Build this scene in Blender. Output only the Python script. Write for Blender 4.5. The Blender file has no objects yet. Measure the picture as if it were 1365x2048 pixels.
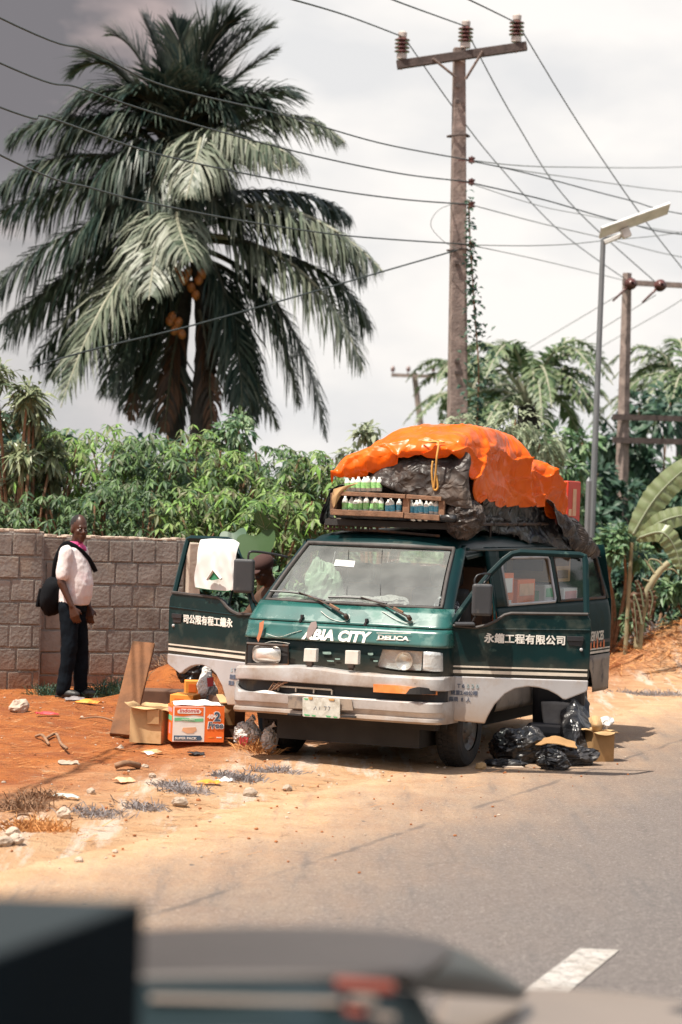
import bpy, bmesh, math, random
from mathutils import Vector, Matrix, noise
R_ = math.radians
sc = bpy.context.scene
COL = sc.collection
random.seed(7)

# ------------------------------------------------------------------ camera
CAM = Vector((0, 0, 2.06)); FPX = 4836.0; ROLL = R_(2.0); PITCH = math.atan(24 / FPX)
_F = Vector((0, math.cos(PITCH), -math.sin(PITCH)))
_U0 = Vector((0, math.sin(PITCH), math.cos(PITCH)))
_R0 = Vector((1, 0, 0))
_R = _R0 * math.cos(ROLL) + _U0 * math.sin(ROLL)
_U = _U0 * math.cos(ROLL) - _R0 * math.sin(ROLL)
cd = bpy.data.cameras.new('camera'); cam = bpy.data.objects.new('camera', cd); COL.objects.link(cam)
m3 = Matrix((_R, _U, -_F)).transposed()
cam.matrix_world = Matrix.Translation(CAM) @ m3.to_4x4()
cd.sensor_fit = 'VERTICAL'; cd.sensor_height = 36; cd.sensor_width = 24; cd.lens = 85.0
cd.clip_start = 0.1; cd.clip_end = 4000
cd.dof.use_dof = True; cd.dof.focus_distance = 18.9; cd.dof.aperture_fstop = 2.7
sc.camera = cam
sc.view_settings.view_transform = 'Standard'; sc.view_settings.look = 'None'
sc.view_settings.exposure = 0.56; sc.view_settings.gamma = 1.0
try:
    sc.cycles.use_denoising = True
    sc.cycles.max_bounces = 8; sc.cycles.transparent_max_bounces = 16
    sc.cycles.sample_clamp_indirect = 6
except Exception: pass

# ------------------------------------------------------------------ sun + sky
SUN_EL = R_(65); SUN_AZ = R_(234)      # azimuth clockwise from +Y: behind the camera, to its left
sd = Vector((math.sin(SUN_AZ) * math.cos(SUN_EL), math.cos(SUN_AZ) * math.cos(SUN_EL), math.sin(SUN_EL)))
sl = bpy.data.lights.new('sun', 'SUN'); sl.energy = 5.0; sl.angle = R_(0.5); sl.color = (1.0, 0.93, 0.82)
so = bpy.data.objects.new('sun', sl); COL.objects.link(so); so.location = (0, 0, 30)
so.rotation_euler = (-sd).to_track_quat('-Z', 'Y').to_euler()
w = bpy.data.worlds.new('World'); sc.world = w; w.use_nodes = True
nt = w.node_tree; nt.nodes.clear()
def wn(t, **k):
    n = nt.nodes.new(t)
    for a, b in k.items(): setattr(n, a, b)
    return n
wout = wn('ShaderNodeOutputWorld'); wbg = wn('ShaderNodeBackground'); wbg.inputs[1].default_value = 0.1
sky = wn('ShaderNodeTexSky', sky_type='NISHITA', sun_disc=False, sun_elevation=SUN_EL, sun_rotation=SUN_AZ, air_density=1.3, dust_density=4.0)
tc = wn('ShaderNodeTexCoord'); mp = wn('ShaderNodeMapping'); mp.inputs['Scale'].default_value = (1, 1, 2.2)
nz = wn('ShaderNodeTexNoise'); nz.inputs['Scale'].default_value = 9; nz.inputs['Detail'].default_value = 5; nz.inputs['Roughness'].default_value = 0.5
nt.links.new(tc.outputs['Generated'], mp.inputs[0]); nt.links.new(mp.outputs[0], nz.inputs['Vector'])
cr = wn('ShaderNodeValToRGB')        # bright hazy cloud deck, warm white billows over pale grey
cr.color_ramp.elements[0].position = 0.38; cr.color_ramp.elements[0].color = (5.75, 5.7, 5.7, 1)
cr.color_ramp.elements[1].position = 0.62; cr.color_ramp.elements[1].color = (7.2, 6.9, 6.6, 1)
nt.links.new(nz.outputs[0], cr.inputs[0])
mx0 = wn('ShaderNodeMixRGB')      # cloud toward the horizon; unseen sky overhead made bluer to cool and deepen shadows
sz = wn('ShaderNodeSeparateXYZ'); nt.links.new(tc.outputs['Generated'], sz.inputs[0])
mz = wn('ShaderNodeMapRange'); mz.interpolation_type = 'SMOOTHSTEP'; mz.inputs[1].default_value = 0.25; mz.inputs[2].default_value = 0.75; mz.inputs[3].default_value = 0.96; mz.inputs[4].default_value = 0.18
nt.links.new(sz.outputs['Z'], mz.inputs[0]); nt.links.new(mz.outputs[0], mx0.inputs[0])
nt.links.new(sky.outputs[0], mx0.inputs[1]); nt.links.new(cr.outputs[0], mx0.inputs[2])
# a darker tint painted into the left of the sky, weaker lower down
sx = wn('ShaderNodeSeparateXYZ'); nt.links.new(tc.outputs['Generated'], sx.inputs[0])
n2 = wn('ShaderNodeTexNoise'); n2.inputs['Scale'].default_value = 22; n2.inputs['Detail'].default_value = 4
nt.links.new(tc.outputs['Generated'], n2.inputs['Vector'])
m1 = wn('ShaderNodeMath', operation='MULTIPLY_ADD'); m1.inputs[1].default_value = 0.012
nt.links.new(n2.outputs[0], m1.inputs[0]); nt.links.new(sx.outputs['X'], m1.inputs[2])
mr = wn('ShaderNodeMapRange'); mr.interpolation_type = 'SMOOTHSTEP'
mr.inputs[1].default_value = -0.075; mr.inputs[2].default_value = -0.022; mr.inputs[3].default_value = 1; mr.inputs[4].default_value = 0
nt.links.new(m1.outputs[0], mr.inputs[0])
mrb = wn('ShaderNodeMapRange'); mrb.interpolation_type = 'SMOOTHSTEP'
mrb.inputs[1].default_value = -0.5; mrb.inputs[2].default_value = -0.3
nt.links.new(sx.outputs['X'], mrb.inputs[0])
mrc = wn('ShaderNodeMapRange'); mrc.inputs[1].default_value = 0.0; mrc.inputs[2].default_value = 0.3
nt.links.new(sx.outputs['Y'], mrc.inputs[0])
mm = wn('ShaderNodeMath', operation='MULTIPLY'); nt.links.new(mr.outputs[0], mm.inputs[0]); nt.links.new(mrb.outputs[0], mm.inputs[1])
mm2 = wn('ShaderNodeMath', operation='MULTIPLY'); mlo = wn('ShaderNodeMapRange'); mlo.interpolation_type = 'SMOOTHSTEP'; mlo.inputs[1].default_value = 0.05; mlo.inputs[2].default_value = 0.15; mlo.inputs[3].default_value = .35; nt.links.new(sx.outputs['Z'], mlo.inputs[0])
mm3 = wn('ShaderNodeMath', operation='MULTIPLY'); nt.links.new(mm.outputs[0], mm3.inputs[0]); nt.links.new(mlo.outputs[0], mm3.inputs[1]); nt.links.new(mm3.outputs[0], mm2.inputs[0]); nt.links.new(mrc.outputs[0], mm2.inputs[1])
c2 = wn('ShaderNodeValToRGB')
c2.color_ramp.elements[0].position = 0.5; c2.color_ramp.elements[0].color = (1.5, 1.42, 1.52, 1)
c2.color_ramp.elements[1].position = 0.66; c2.color_ramp.elements[1].color = (3.7, 3.0, 2.9, 1)
n3 = wn('ShaderNodeTexNoise'); n3.inputs['Scale'].default_value = 14; n3.inputs['Detail'].default_value = 5
nt.links.new(mp.outputs[0], n3.inputs['Vector']); nt.links.new(n3.outputs[0], c2.inputs[0])
mx1 = wn('ShaderNodeMixRGB'); nt.links.new(mm2.outputs[0], mx1.inputs[0]); nt.links.new(mx0.outputs[0], mx1.inputs[1]); nt.links.new(c2.outputs[0], mx1.inputs[2])
nt.links.new(mx1.outputs[0], wbg.inputs[0]); nt.links.new(wbg.outputs[0], wout.inputs[0])

# ------------------------------------------------------------------ helpers: places in the photograph's frame
def ray(px, py):
    return (_F + _R * ((px - 682.5) / FPX) + _U * ((1024 - py) / FPX))
def P(px, py, d):
    """world point seen at pixel px,py of the photograph, d metres ahead"""
    r = ray(px, py); return CAM + r * (d / r.y)
def PG(px, py, z=0.0):
    r = ray(px, py); return CAM + r * ((z - CAM.z) / r.z)
PHI = R_(23)
VAN = Vector((-0.0086, 18.536, 0))
VM = Matrix.Translation(VAN) @ Matrix.Rotation(-PHI, 4, 'Z'); VMI = VM.inverted()
def _vr(px, py):
    return VMI @ CAM, VMI.to_3x3() @ ray(px, py)
def V(px, py, v=0.0, k=0.0, z0=0.0):
    """van-local point on the plane y = v + k*(z-z0)"""
    o, d = _vr(px, py); t = (v + k * (o.z - z0) - o.y) / (d.y - k * d.z); return o + d * t
def S(px, py, u):
    o, d = _vr(px, py); return o + d * ((u - o.x) / d.x)

# ------------------------------------------------------------------ mesh builder
def rotm(x=0, y=0, z=0):
    return Matrix.Rotation(z, 3, 'Z') @ Matrix.Rotation(y, 3, 'Y') @ Matrix.Rotation(x, 3, 'X')
class MB:
    def __init__(s): s.v = []; s.f = []; s.m = []
    def add(s, vs, fs, mat=0):
        o = len(s.v); s.v += [tuple(v) for v in vs]
        for f in fs: s.f.append(tuple(i + o for i in f)); s.m.append(mat)
    def box(s, c, d, rot=None, mat=0):
        c = Vector(c); r = rot or Matrix.Identity(3); vs = []
        for k in (-1, 1):
            for j in (-1, 1):
                for i in (-1, 1): vs.append(c + r @ Vector((i * d[0] / 2, j * d[1] / 2, k * d[2] / 2)))
        s.add(vs, [(0, 2, 3, 1), (4, 5, 7, 6), (0, 1, 5, 4), (2, 6, 7, 3), (0, 4, 6, 2), (1, 3, 7, 5)], mat)
    def prism(s, poly, fn, h0, h1, mat=0):
        n = len(poly); vs = [fn(a, b, h0) for a, b in poly] + [fn(a, b, h1) for a, b in poly]
        fs = [tuple(range(n)), tuple(range(2 * n - 1, n - 1, -1))] + [(i, i + n, (i + 1) % n + n, (i + 1) % n) for i in range(n)]
        s.add(vs, fs, mat)
    def tube(s, pts, r, n=8, cap=True, mat=0, flat=1.0, closed=False):
        pts = [Vector(p) for p in pts]; k = len(pts)
        rs = r if isinstance(r, (list, tuple)) else [r] * k
        up = Vector((0, 0, 1)); vs = []; ax = None
        for i, p in enumerate(pts):
            a = pts[i - 1] if (i > 0 or closed) else p; b = pts[(i + 1) % k] if (i < k - 1 or closed) else p
            t = (b - a).normalized() if (b - a).length > 1e-9 else Vector((0, 0, 1))
            if ax is None:
                ax = t.cross(up);
                if ax.length < 0.05: ax = t.cross(Vector((1, 0, 0)))
            ax = (ax - t * ax.dot(t))
            if ax.length < 1e-6: ax = t.orthogonal()
            ax.normalize(); bx = t.cross(ax)
            for j in range(n):
                an = 2 * math.pi * j / n
                vs.append(p + ax * (math.cos(an) * rs[i]) + bx * (math.sin(an) * rs[i] * flat))
        fs = []
        for i in range(k if closed else k - 1):
            i2 = (i + 1) % k
            for j in range(n): fs.append((i * n + j, i * n + (j + 1) % n, i2 * n + (j + 1) % n, i2 * n + j))
        if cap and not closed: fs += [tuple(range(n - 1, -1, -1)), tuple(range((k - 1) * n, k * n))]
        s.add(vs, fs, mat)
    def loft(s, rings, n=16, mat=0, cap=True, p=2.0):
        """rings: (center, rx, ry, yaw) horizontal superellipses"""
        vs = []
        for c, rx, ry, yaw in rings:
            c = Vector(c)
            for j in range(n):
                a = 2 * math.pi * j / n; ca, sa = math.cos(a), math.sin(a)
                x = rx * math.copysign(abs(ca) ** (2 / p), ca); y = ry * math.copysign(abs(sa) ** (2 / p), sa)
                vs.append(c + Vector((x * math.cos(yaw) - y * math.sin(yaw), x * math.sin(yaw) + y * math.cos(yaw), 0)))
        fs = []
        for i in range(len(rings) - 1):
            for j in range(n): fs.append((i * n + j, i * n + (j + 1) % n, (i + 1) * n + (j + 1) % n, (i + 1) * n + j))
        if cap: fs += [tuple(range(n - 1, -1, -1)), tuple(range((len(rings) - 1) * n, len(rings) * n))]
        s.add(vs, fs, mat)
    def lathe(s, prof, c=(0, 0, 0), rot=None, n=24, mat=0, mats=None, close=False):
        c = Vector(c); r = rot or Matrix.Identity(3); vs = []; k = len(prof)
        for rad, z in prof:
            for j in range(n):
                a = 2 * math.pi * j / n; vs.append(c + r @ Vector((rad * math.cos(a), rad * math.sin(a), z)))
        fs = [(i * n + j, i * n + (j + 1) % n, ((i + 1) % k) * n + (j + 1) % n, ((i + 1) % k) * n + j) for i in range(k if close else k - 1) for j in range(n)]
        s.add(vs, fs, mat)
    def grid(s, fn, nu, nv, mat=0, matfn=None):
        o = len(s.v)
        for i in range(nu + 1):
            for j in range(nv + 1): s.v.append(tuple(fn(i / nu, j / nv)))
        for i in range(nu):
            for j in range(nv):
                a = o + i * (nv + 1) + j
                s.f.append((a, a + 1, a + nv + 2, a + nv + 1)); s.m.append(matfn(i / nu, j / nv) if matfn else mat)
    def surf(s, ctrl, nu, nv, mat=0, disp=None, matfn=None):
        """Catmull-Rom patch through a grid of control points"""
        C = [[Vector(p) for p in row] for row in ctrl]; a, b = len(C) - 1, len(C[0]) - 1
        def cr(p0, p1, p2, p3, t):
            return 0.5 * ((2 * p1) + (p2 - p0) * t + (2 * p0 - 5 * p1 + 4 * p2 - p3) * t * t + (3 * p1 - p0 - 3 * p2 + p3) * t ** 3)
        def at(row, x):
            n = len(row) - 1; i = min(int(x * n), n - 1); t = x * n - i
            return cr(row[max(i - 1, 0)], row[i], row[i + 1], row[min(i + 2, n)], t)
        def fn(x, y):
            p = at([at(r, y) for r in C], x)
            return p + disp(x, y, p) if disp else p
        s.grid(fn, nu, nv, mat, matfn)
    def ell(s, c, r, n=16, m=10, rot=None, mat=0, disp=None):
        c = Vector(c); rr = rot or Matrix.Identity(3); vs = [(0, 0, -1)]
        for i in range(1, m):
            ph = -math.pi / 2 + math.pi * i / m
            for j in range(n):
                a = 2 * math.pi * j / n; vs.append((math.cos(ph) * math.cos(a), math.cos(ph) * math.sin(a), math.sin(ph)))
        vs.append((0, 0, 1)); out = []
        for v in vs:
            v = Vector(v); k = 1 + (disp(v) if disp else 0)
            out.append(c + rr @ Vector((v.x * r[0] * k, v.y * r[1] * k, v.z * r[2] * k)))
        fs = [(0, 1 + (j + 1) % n, 1 + j) for j in range(n)]
        for i in range(m - 2):
            for j in range(n): fs.append((1 + i * n + j, 1 + i * n + (j + 1) % n, 1 + (i + 1) * n + (j + 1) % n, 1 + (i + 1) * n + j))
        e = len(vs) - 1; b = 1 + (m - 2) * n
        fs += [(b + j, b + (j + 1) % n, e) for j in range(n)]
        s.add(out, fs, mat)
    def capsule(s, p0, p1, r0, r1, n=12, mat=0):
        p0, p1 = Vector(p0), Vector(p1); t = (p1 - p0).normalized(); pts = []; rs = []
        for a in (-90, -60, -30): pts.append(p0 + t * (r0 * math.sin(R_(a)))); rs.append(max(r0 * math.cos(R_(a)), 0.0005))
        pts.append(p0); rs.append(r0); pts.append(p1); rs.append(r1)
        for a in (30, 60, 90): pts.append(p1 + t * (r1 * math.sin(R_(a)))); rs.append(max(r1 * math.cos(R_(a)), 0.0005))
        s.tube(pts, rs, n, True, mat)
    def leaf(s, b, d, nrm, L, W, droop=0.25, fold=0.15, mat=0):
        d = d.normalized(); sd_ = d.cross(nrm)
        if sd_.length < 1e-4: sd_ = d.orthogonal()
        sd_.normalize(); up = sd_.cross(d)
        m_ = b + d * (L * 0.5) - Vector((0, 0, droop * L * 0.2)); t = b + d * L - Vector((0, 0, droop * L))
        o = len(s.v); e = up * (W * fold)
        s.v += [tuple(b), tuple(m_ + sd_ * (W / 2) + e), tuple(m_), tuple(m_ - sd_ * (W / 2) + e), tuple(t)]
        s.f += [(o, o + 2, o + 1), (o, o + 3, o + 2), (o + 1, o + 2, o + 4), (o + 2, o + 3, o + 4)]; s.m += [mat] * 4
    def build(s, name, mats, parent=None, smooth=False, bevel=0, seg=2, sub=0, solid=0, world=False, recalc=True, angle=40, remesh=0, origin=None, sharp=0, wrinkle=0):
        me = bpy.data.meshes.new(name); vs = s.v; loc = None
        if parent is None:
            if origin is None:
                xs = [v[0] for v in vs]; ys = [v[1] for v in vs]; zs = [v[2] for v in vs]
                loc = Vector(((min(xs) + max(xs)) / 2, (min(ys) + max(ys)) / 2, min(zs)))
            else: loc = Vector(origin)
            vs = [(v[0] - loc.x, v[1] - loc.y, v[2] - loc.z) for v in vs]
        elif world:
            mi = MW(parent).inverted(); vs = [tuple(mi @ Vector(v)) for v in vs]
        me.from_pydata(vs, [], s.f)
        mats = mats if isinstance(mats, (list, tuple)) else [mats]
        for m in mats: me.materials.append(m)
        me.polygons.foreach_set('material_index', s.m)
        if recalc:
            bm = bmesh.new(); bm.from_mesh(me); bmesh.ops.recalc_face_normals(bm, faces=bm.faces); bm.to_mesh(me); bm.free()
        if smooth:
            me.polygons.foreach_set('use_smooth', [True] * len(me.polygons))
            if sharp: me.set_sharp_from_angle(angle=R_(sharp))
        ob = bpy.data.objects.new(name, me); COL.objects.link(ob)
        if loc: ob.location = loc
        if parent: ob.parent = parent
        if remesh:
            r = ob.modifiers.new('r', 'REMESH'); r.mode = 'VOXEL'; r.voxel_size = remesh; r.use_smooth_shade = True
            sm = ob.modifiers.new('s', 'SMOOTH'); sm.factor = 0.5; sm.iterations = 3
            if wrinkle:
                tx = bpy.data.textures.new('cloth_folds', 'CLOUDS'); tx.noise_scale = 0.09; tx.noise_depth = 2
                dm = ob.modifiers.new('d', 'DISPLACE'); dm.texture = tx; dm.strength = wrinkle; dm.mid_level = 0.5
        if solid:
            q = ob.modifiers.new('t', 'SOLIDIFY'); q.thickness = solid; q.offset = 0
        if bevel:
            b = ob.modifiers.new('b', 'BEVEL'); b.width = bevel; b.segments = seg; b.limit_method = 'ANGLE'; b.angle_limit = R_(angle)
        if sub:
            q = ob.modifiers.new('u', 'SUBSURF'); q.levels = sub; q.render_levels = sub
        return ob
def MW(o):
    m = Matrix.LocRotScale(o.location, o.rotation_euler, o.scale)
    return MW(o.parent) @ m if o.parent else m
def thing(name, label, cat, loc=(0, 0, 0), rotz=0, group=None):
    o = bpy.data.objects.new(name, None); COL.objects.link(o); o.empty_display_size = 0.1
    o.location = loc; o.rotation_euler = (0, 0, rotz); o['label'] = label; o['category'] = cat
    if group: o['group'] = group
    return o
def tag(o, label, cat, group=None):
    o['label'] = label; o['category'] = cat
    if group: o['group'] = group
    return o
def structure(o, kind='structure'):
    o['kind'] = kind; return o
def text(body, size, mtx, mat, name, parent=None, bold=0.0, shear=0.0, ext=0.0012, space=1.0, align='LEFT', sx_=1.0, fat=0.0):
    """flat lettering as a mesh; mtx places the text's own XY plane"""
    c = bpy.data.curves.new('t', 'FONT'); c.body = body; c.size = size; c.align_x = align; c.offset = bold; c.shear = shear
    c.extrude = ext; c.space_character = space; c.resolution_u = 3
    o = bpy.data.objects.new('t', c); COL.objects.link(o)
    bpy.context.view_layer.update()
    me = bpy.data.meshes.new_from_object(o.evaluated_get(bpy.context.evaluated_depsgraph_get()))
    bpy.data.objects.remove(o); bpy.data.curves.remove(c)
    if fat:      # thicken brush strokes with shifted copies, each a hair prouder
        bm = bmesh.new()
        for i, (dx, dy) in enumerate(((0, 0), (fat, 0), (0, fat), (fat, fat), (fat / 2, fat / 2))):
            m2 = me.copy(); m2.transform(Matrix.Translation((dx, dy, i * .00025))); bm.from_mesh(m2); bpy.data.meshes.remove(m2)
        bm.to_mesh(me); bm.free()
    me.transform(mtx @ Matrix.Diagonal((sx_, 1, 1, 1))); me.materials.clear(); me.materials.append(mat)
    for p in me.polygons: p.material_index = 0
    ob = bpy.data.objects.new(name, me); COL.objects.link(ob)
    if parent: ob.parent = parent
    return ob
TX = Matrix.Rotation(math.pi / 2, 4, 'X')        # text plane -> upright, facing -Y
def tmat(p, tilt=0.0, yaw=0.0, rolla=0.0):
    return Matrix.Translation(Vector(p)) @ Matrix.Rotation(yaw, 4, 'Z') @ Matrix.Rotation(tilt, 4, 'X') @ TX @ Matrix.Rotation(rolla, 4, 'Z')
def smooth_path(pts, n=8):
    pts = [Vector(p) for p in pts]; out = []
    for i in range(len(pts) - 1):
        p0 = pts[max(i - 1, 0)]; p1 = pts[i]; p2 = pts[i + 1]; p3 = pts[min(i + 2, len(pts) - 1)]
        for k in range(n):
            t = k / n
            out.append(0.5 * ((2 * p1) + (p2 - p0) * t + (2 * p0 - 5 * p1 + 4 * p2 - p3) * t * t + (3 * p1 - p0 - 3 * p2 + p3) * t ** 3))
    out.append(pts[-1]); return out
def sstep(a, b, x):
    t = min(1, max(0, (x - a) / (b - a))); return t * t * (3 - 2 * t)
def nz3(p, s, seed=0): return noise.noise(Vector(p) * s + Vector((seed * 3.7, seed * 1.3, seed * 7.1)))

# ------------------------------------------------------------------ materials
def mat(name, col, rough=0.6, metal=0.0, var=0.2, vs=6.0, bump=0.0, bs=40.0, spots=None, coat=0.0, spec=0.5, mud=None, crease=None):
    """principled with mottling; spots = list of (colour, noise scale, threshold, softness) layers of dirt, rust, dust"""
    m = bpy.data.materials.new(name); m.use_nodes = True; n = m.node_tree; b = n.nodes['Principled BSDF']
    L = n.links.new; t = n.nodes.new('ShaderNodeTexCoord')
    z = n.nodes.new('ShaderNodeTexNoise'); z.inputs['Scale'].default_value = vs; z.inputs['Detail'].default_value = 6; L(t.outputs['Object'], z.inputs['Vector'])
    r = n.nodes.new('ShaderNodeValToRGB'); r.color_ramp.elements[0].position = 0.3; r.color_ramp.elements[1].position = 0.7
    r.color_ramp.elements[0].color = (*[c * (1 - var) for c in col], 1); r.color_ramp.elements[1].color = (*[min(1, c * (1 + var)) for c in col], 1)
    L(z.outputs[0], r.inputs[0]); out = r.outputs[0]; ro = None
    for (sc_, ss, th, so_) in (spots or []):
        z2 = n.nodes.new('ShaderNodeTexNoise'); z2.inputs['Scale'].default_value = ss; z2.inputs['Detail'].default_value = 8; z2.inputs['Roughness'].default_value = 0.65
        L(t.outputs['Object'], z2.inputs['Vector'])
        q = n.nodes.new('ShaderNodeMapRange'); q.inputs[1].default_value = th - so_; q.inputs[2].default_value = th + so_; L(z2.outputs[0], q.inputs[0])
        x = n.nodes.new('ShaderNodeMixRGB'); L(q.outputs[0], x.inputs[0]); L(out, x.inputs[1]); x.inputs[2].default_value = (*sc_, 1); out = x.outputs[0]
        y = n.nodes.new('ShaderNodeMath'); y.operation = 'MULTIPLY_ADD'; y.use_clamp = True; L(q.outputs[0], y.inputs[0]); y.inputs[1].default_value = 0.4
        if ro is None: y.inputs[2].default_value = rough
        else: L(ro, y.inputs[2])
        ro = y.outputs[0]
    if mud:      # road dirt thrown up from below: (bottom z, top z, colour)
        sp = n.nodes.new('ShaderNodeSeparateXYZ'); L(t.outputs['Object'], sp.inputs[0]); z4 = n.nodes.new('ShaderNodeTexNoise'); z4.inputs['Scale'].default_value = 7; z4.inputs['Detail'].default_value = 7; z4.inputs['Roughness'].default_value = .7; L(t.outputs['Object'], z4.inputs['Vector'])
        a4 = n.nodes.new('ShaderNodeMath'); a4.operation = 'MULTIPLY_ADD'; L(z4.outputs[0], a4.inputs[0]); a4.inputs[1].default_value = -(mud[1] - mud[0]) * 1.2; L(sp.outputs['Z'], a4.inputs[2])
        q4 = n.nodes.new('ShaderNodeMapRange'); q4.inputs[1].default_value = mud[0] - (mud[1] - mud[0]) * .6; q4.inputs[2].default_value = mud[1] - (mud[1] - mud[0]) * .6; q4.inputs[3].default_value = .85; q4.inputs[4].default_value = 0; L(a4.outputs[0], q4.inputs[0])
        x4 = n.nodes.new('ShaderNodeMixRGB'); L(q4.outputs[0], x4.inputs[0]); L(out, x4.inputs[1]); x4.inputs[2].default_value = (*mud[2], 1); out = x4.outputs[0]
    L(out, b.inputs['Base Color'])
    if ro is not None: L(ro, b.inputs['Roughness'])
    else: b.inputs['Roughness'].default_value = rough
    b.inputs['Metallic'].default_value = metal; b.inputs['Coat Weight'].default_value = coat; b.inputs['Coat Roughness'].default_value = 0.08
    b.inputs['Specular IOR Level'].default_value = spec
    if bump:
        z3 = n.nodes.new('ShaderNodeTexNoise'); z3.inputs['Scale'].default_value = bs; z3.inputs['Detail'].default_value = 5; L(t.outputs['Object'], z3.inputs['Vector'])
        bp = n.nodes.new('ShaderNodeBump'); bp.inputs['Strength'].default_value = bump; bp.inputs['Distance'].default_value = 0.02
        L(z3.outputs[0], bp.inputs['Height']); L(bp.outputs[0], b.inputs['Normal'])
        if crease:   # flat facets between sharp folds
            w5 = n.nodes.new('ShaderNodeTexNoise'); w5.inputs['Scale'].default_value = crease[0] * .6; w5.inputs['Detail'].default_value = 2; L(t.outputs['Object'], w5.inputs['Vector'])
            m5 = n.nodes.new('ShaderNodeMixRGB'); m5.inputs[0].default_value = .25; L(t.outputs['Object'], m5.inputs[1]); L(w5.outputs['Color'], m5.inputs[2]); last = bp
            for k5, d5 in ((1, crease[1]), (2.3, crease[1] * .35)):
                v5 = n.nodes.new('ShaderNodeTexVoronoi'); v5.feature = 'DISTANCE_TO_EDGE'; v5.inputs['Scale'].default_value = crease[0] * k5; L(m5.outputs[0], v5.inputs['Vector'])
                b5 = n.nodes.new('ShaderNodeBump'); b5.inputs['Strength'].default_value = 1; b5.inputs['Distance'].default_value = d5; L(v5.outputs['Distance'], b5.inputs['Height']); L(last.outputs[0], b5.inputs['Normal']); last = b5
            L(last.outputs[0], b.inputs['Normal'])
    return m
def leafmat(name, cols, trans=0.3, rough=0.45, spec=0.5):
    m = bpy.data.materials.new(name); m.use_nodes = True; n = m.node_tree; L = n.links.new; b = n.nodes['Principled BSDF']
    g = n.nodes.new('ShaderNodeNewGeometry'); r = n.nodes.new('ShaderNodeValToRGB')
    e = r.color_ramp.elements
    e[0].color = (*cols[0], 1); e[1].color = (*cols[-1], 1)
    for i, c in enumerate(cols[1:-1]): q = e.new((i + 1) / (len(cols) - 1)); q.color = (*c, 1)
    L(g.outputs['Random Per Island'], r.inputs[0]); L(r.outputs[0], b.inputs['Base Color']); b.inputs['Roughness'].default_value = rough
    b.inputs['Specular IOR Level'].default_value = spec
    t = n.nodes.new('ShaderNodeBsdfTranslucent'); L(r.outputs[0], t.inputs[0]); x = n.nodes.new('ShaderNodeMixShader'); x.inputs[0].default_value = trans
    L(b.outputs[0], x.inputs[1]); L(t.outputs[0], x.inputs[2]); L(x.outputs[0], n.nodes['Material Output'].inputs[0])
    return m
def glassmat(name, tint, refl=0.25, rough=0.03, dust=0.0, dusthaze_col=(0.4, 0.38, 0.34)):
    m = bpy.data.materials.new(name); m.use_nodes = True; n = m.node_tree; L = n.links.new; n.nodes.remove(n.nodes['Principled BSDF'])
    t = n.nodes.new('ShaderNodeBsdfTransparent'); t.inputs[0].default_value = (*tint, 1)
    g = n.nodes.new('ShaderNodeBsdfGlossy'); g.inputs['Roughness'].default_value = rough; g.inputs[0].default_value = (0.9, 0.92, 0.92, 1)
    x = n.nodes.new('ShaderNodeMixShader'); lw = n.nodes.new('ShaderNodeLayerWeight'); pw = n.nodes.new('ShaderNodeMath'); pw.operation = 'POWER'; L(lw.outputs['Facing'], pw.inputs[0]); pw.inputs[1].default_value = 5.0; fr = n.nodes.new('ShaderNodeMath'); fr.operation = 'MULTIPLY_ADD'; L(pw.outputs[0], fr.inputs[0]); fr.inputs[1].default_value = 0.7; fr.inputs[2].default_value = 0.015
    ad = n.nodes.new('ShaderNodeMath'); ad.operation = 'ADD'; ad.use_clamp = True; L(fr.outputs[0], ad.inputs[0]); ad.inputs[1].default_value = refl; L(ad.outputs[0], x.inputs[0])
    L(t.outputs[0], x.inputs[1]); L(g.outputs[0], x.inputs[2]); o = x.outputs[0]
    if dust:
        d = n.nodes.new('ShaderNodeBsdfDiffuse'); d.inputs[0].default_value = (*dusthaze_col, 1)
        tcn = n.nodes.new('ShaderNodeTexCoord'); z = n.nodes.new('ShaderNodeTexNoise'); z.inputs['Scale'].default_value = 4; z.inputs['Detail'].default_value = 5; L(tcn.outputs['Object'], z.inputs['Vector'])
        q = n.nodes.new('ShaderNodeMapRange'); q.inputs[1].default_value = 0.35; q.inputs[2].default_value = 0.75; q.inputs[3].default_value = dust * 0.7; q.inputs[4].default_value = dust * 1.35
        L(z.outputs[0], q.inputs[0]); y = n.nodes.new('ShaderNodeMixShader'); L(q.outputs[0], y.inputs[0]); L(o, y.inputs[1]); L(d.outputs[0], y.inputs[2]); o = y.outputs[0]
    L(o, n.nodes['Material Output'].inputs[0]); return m

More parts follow.
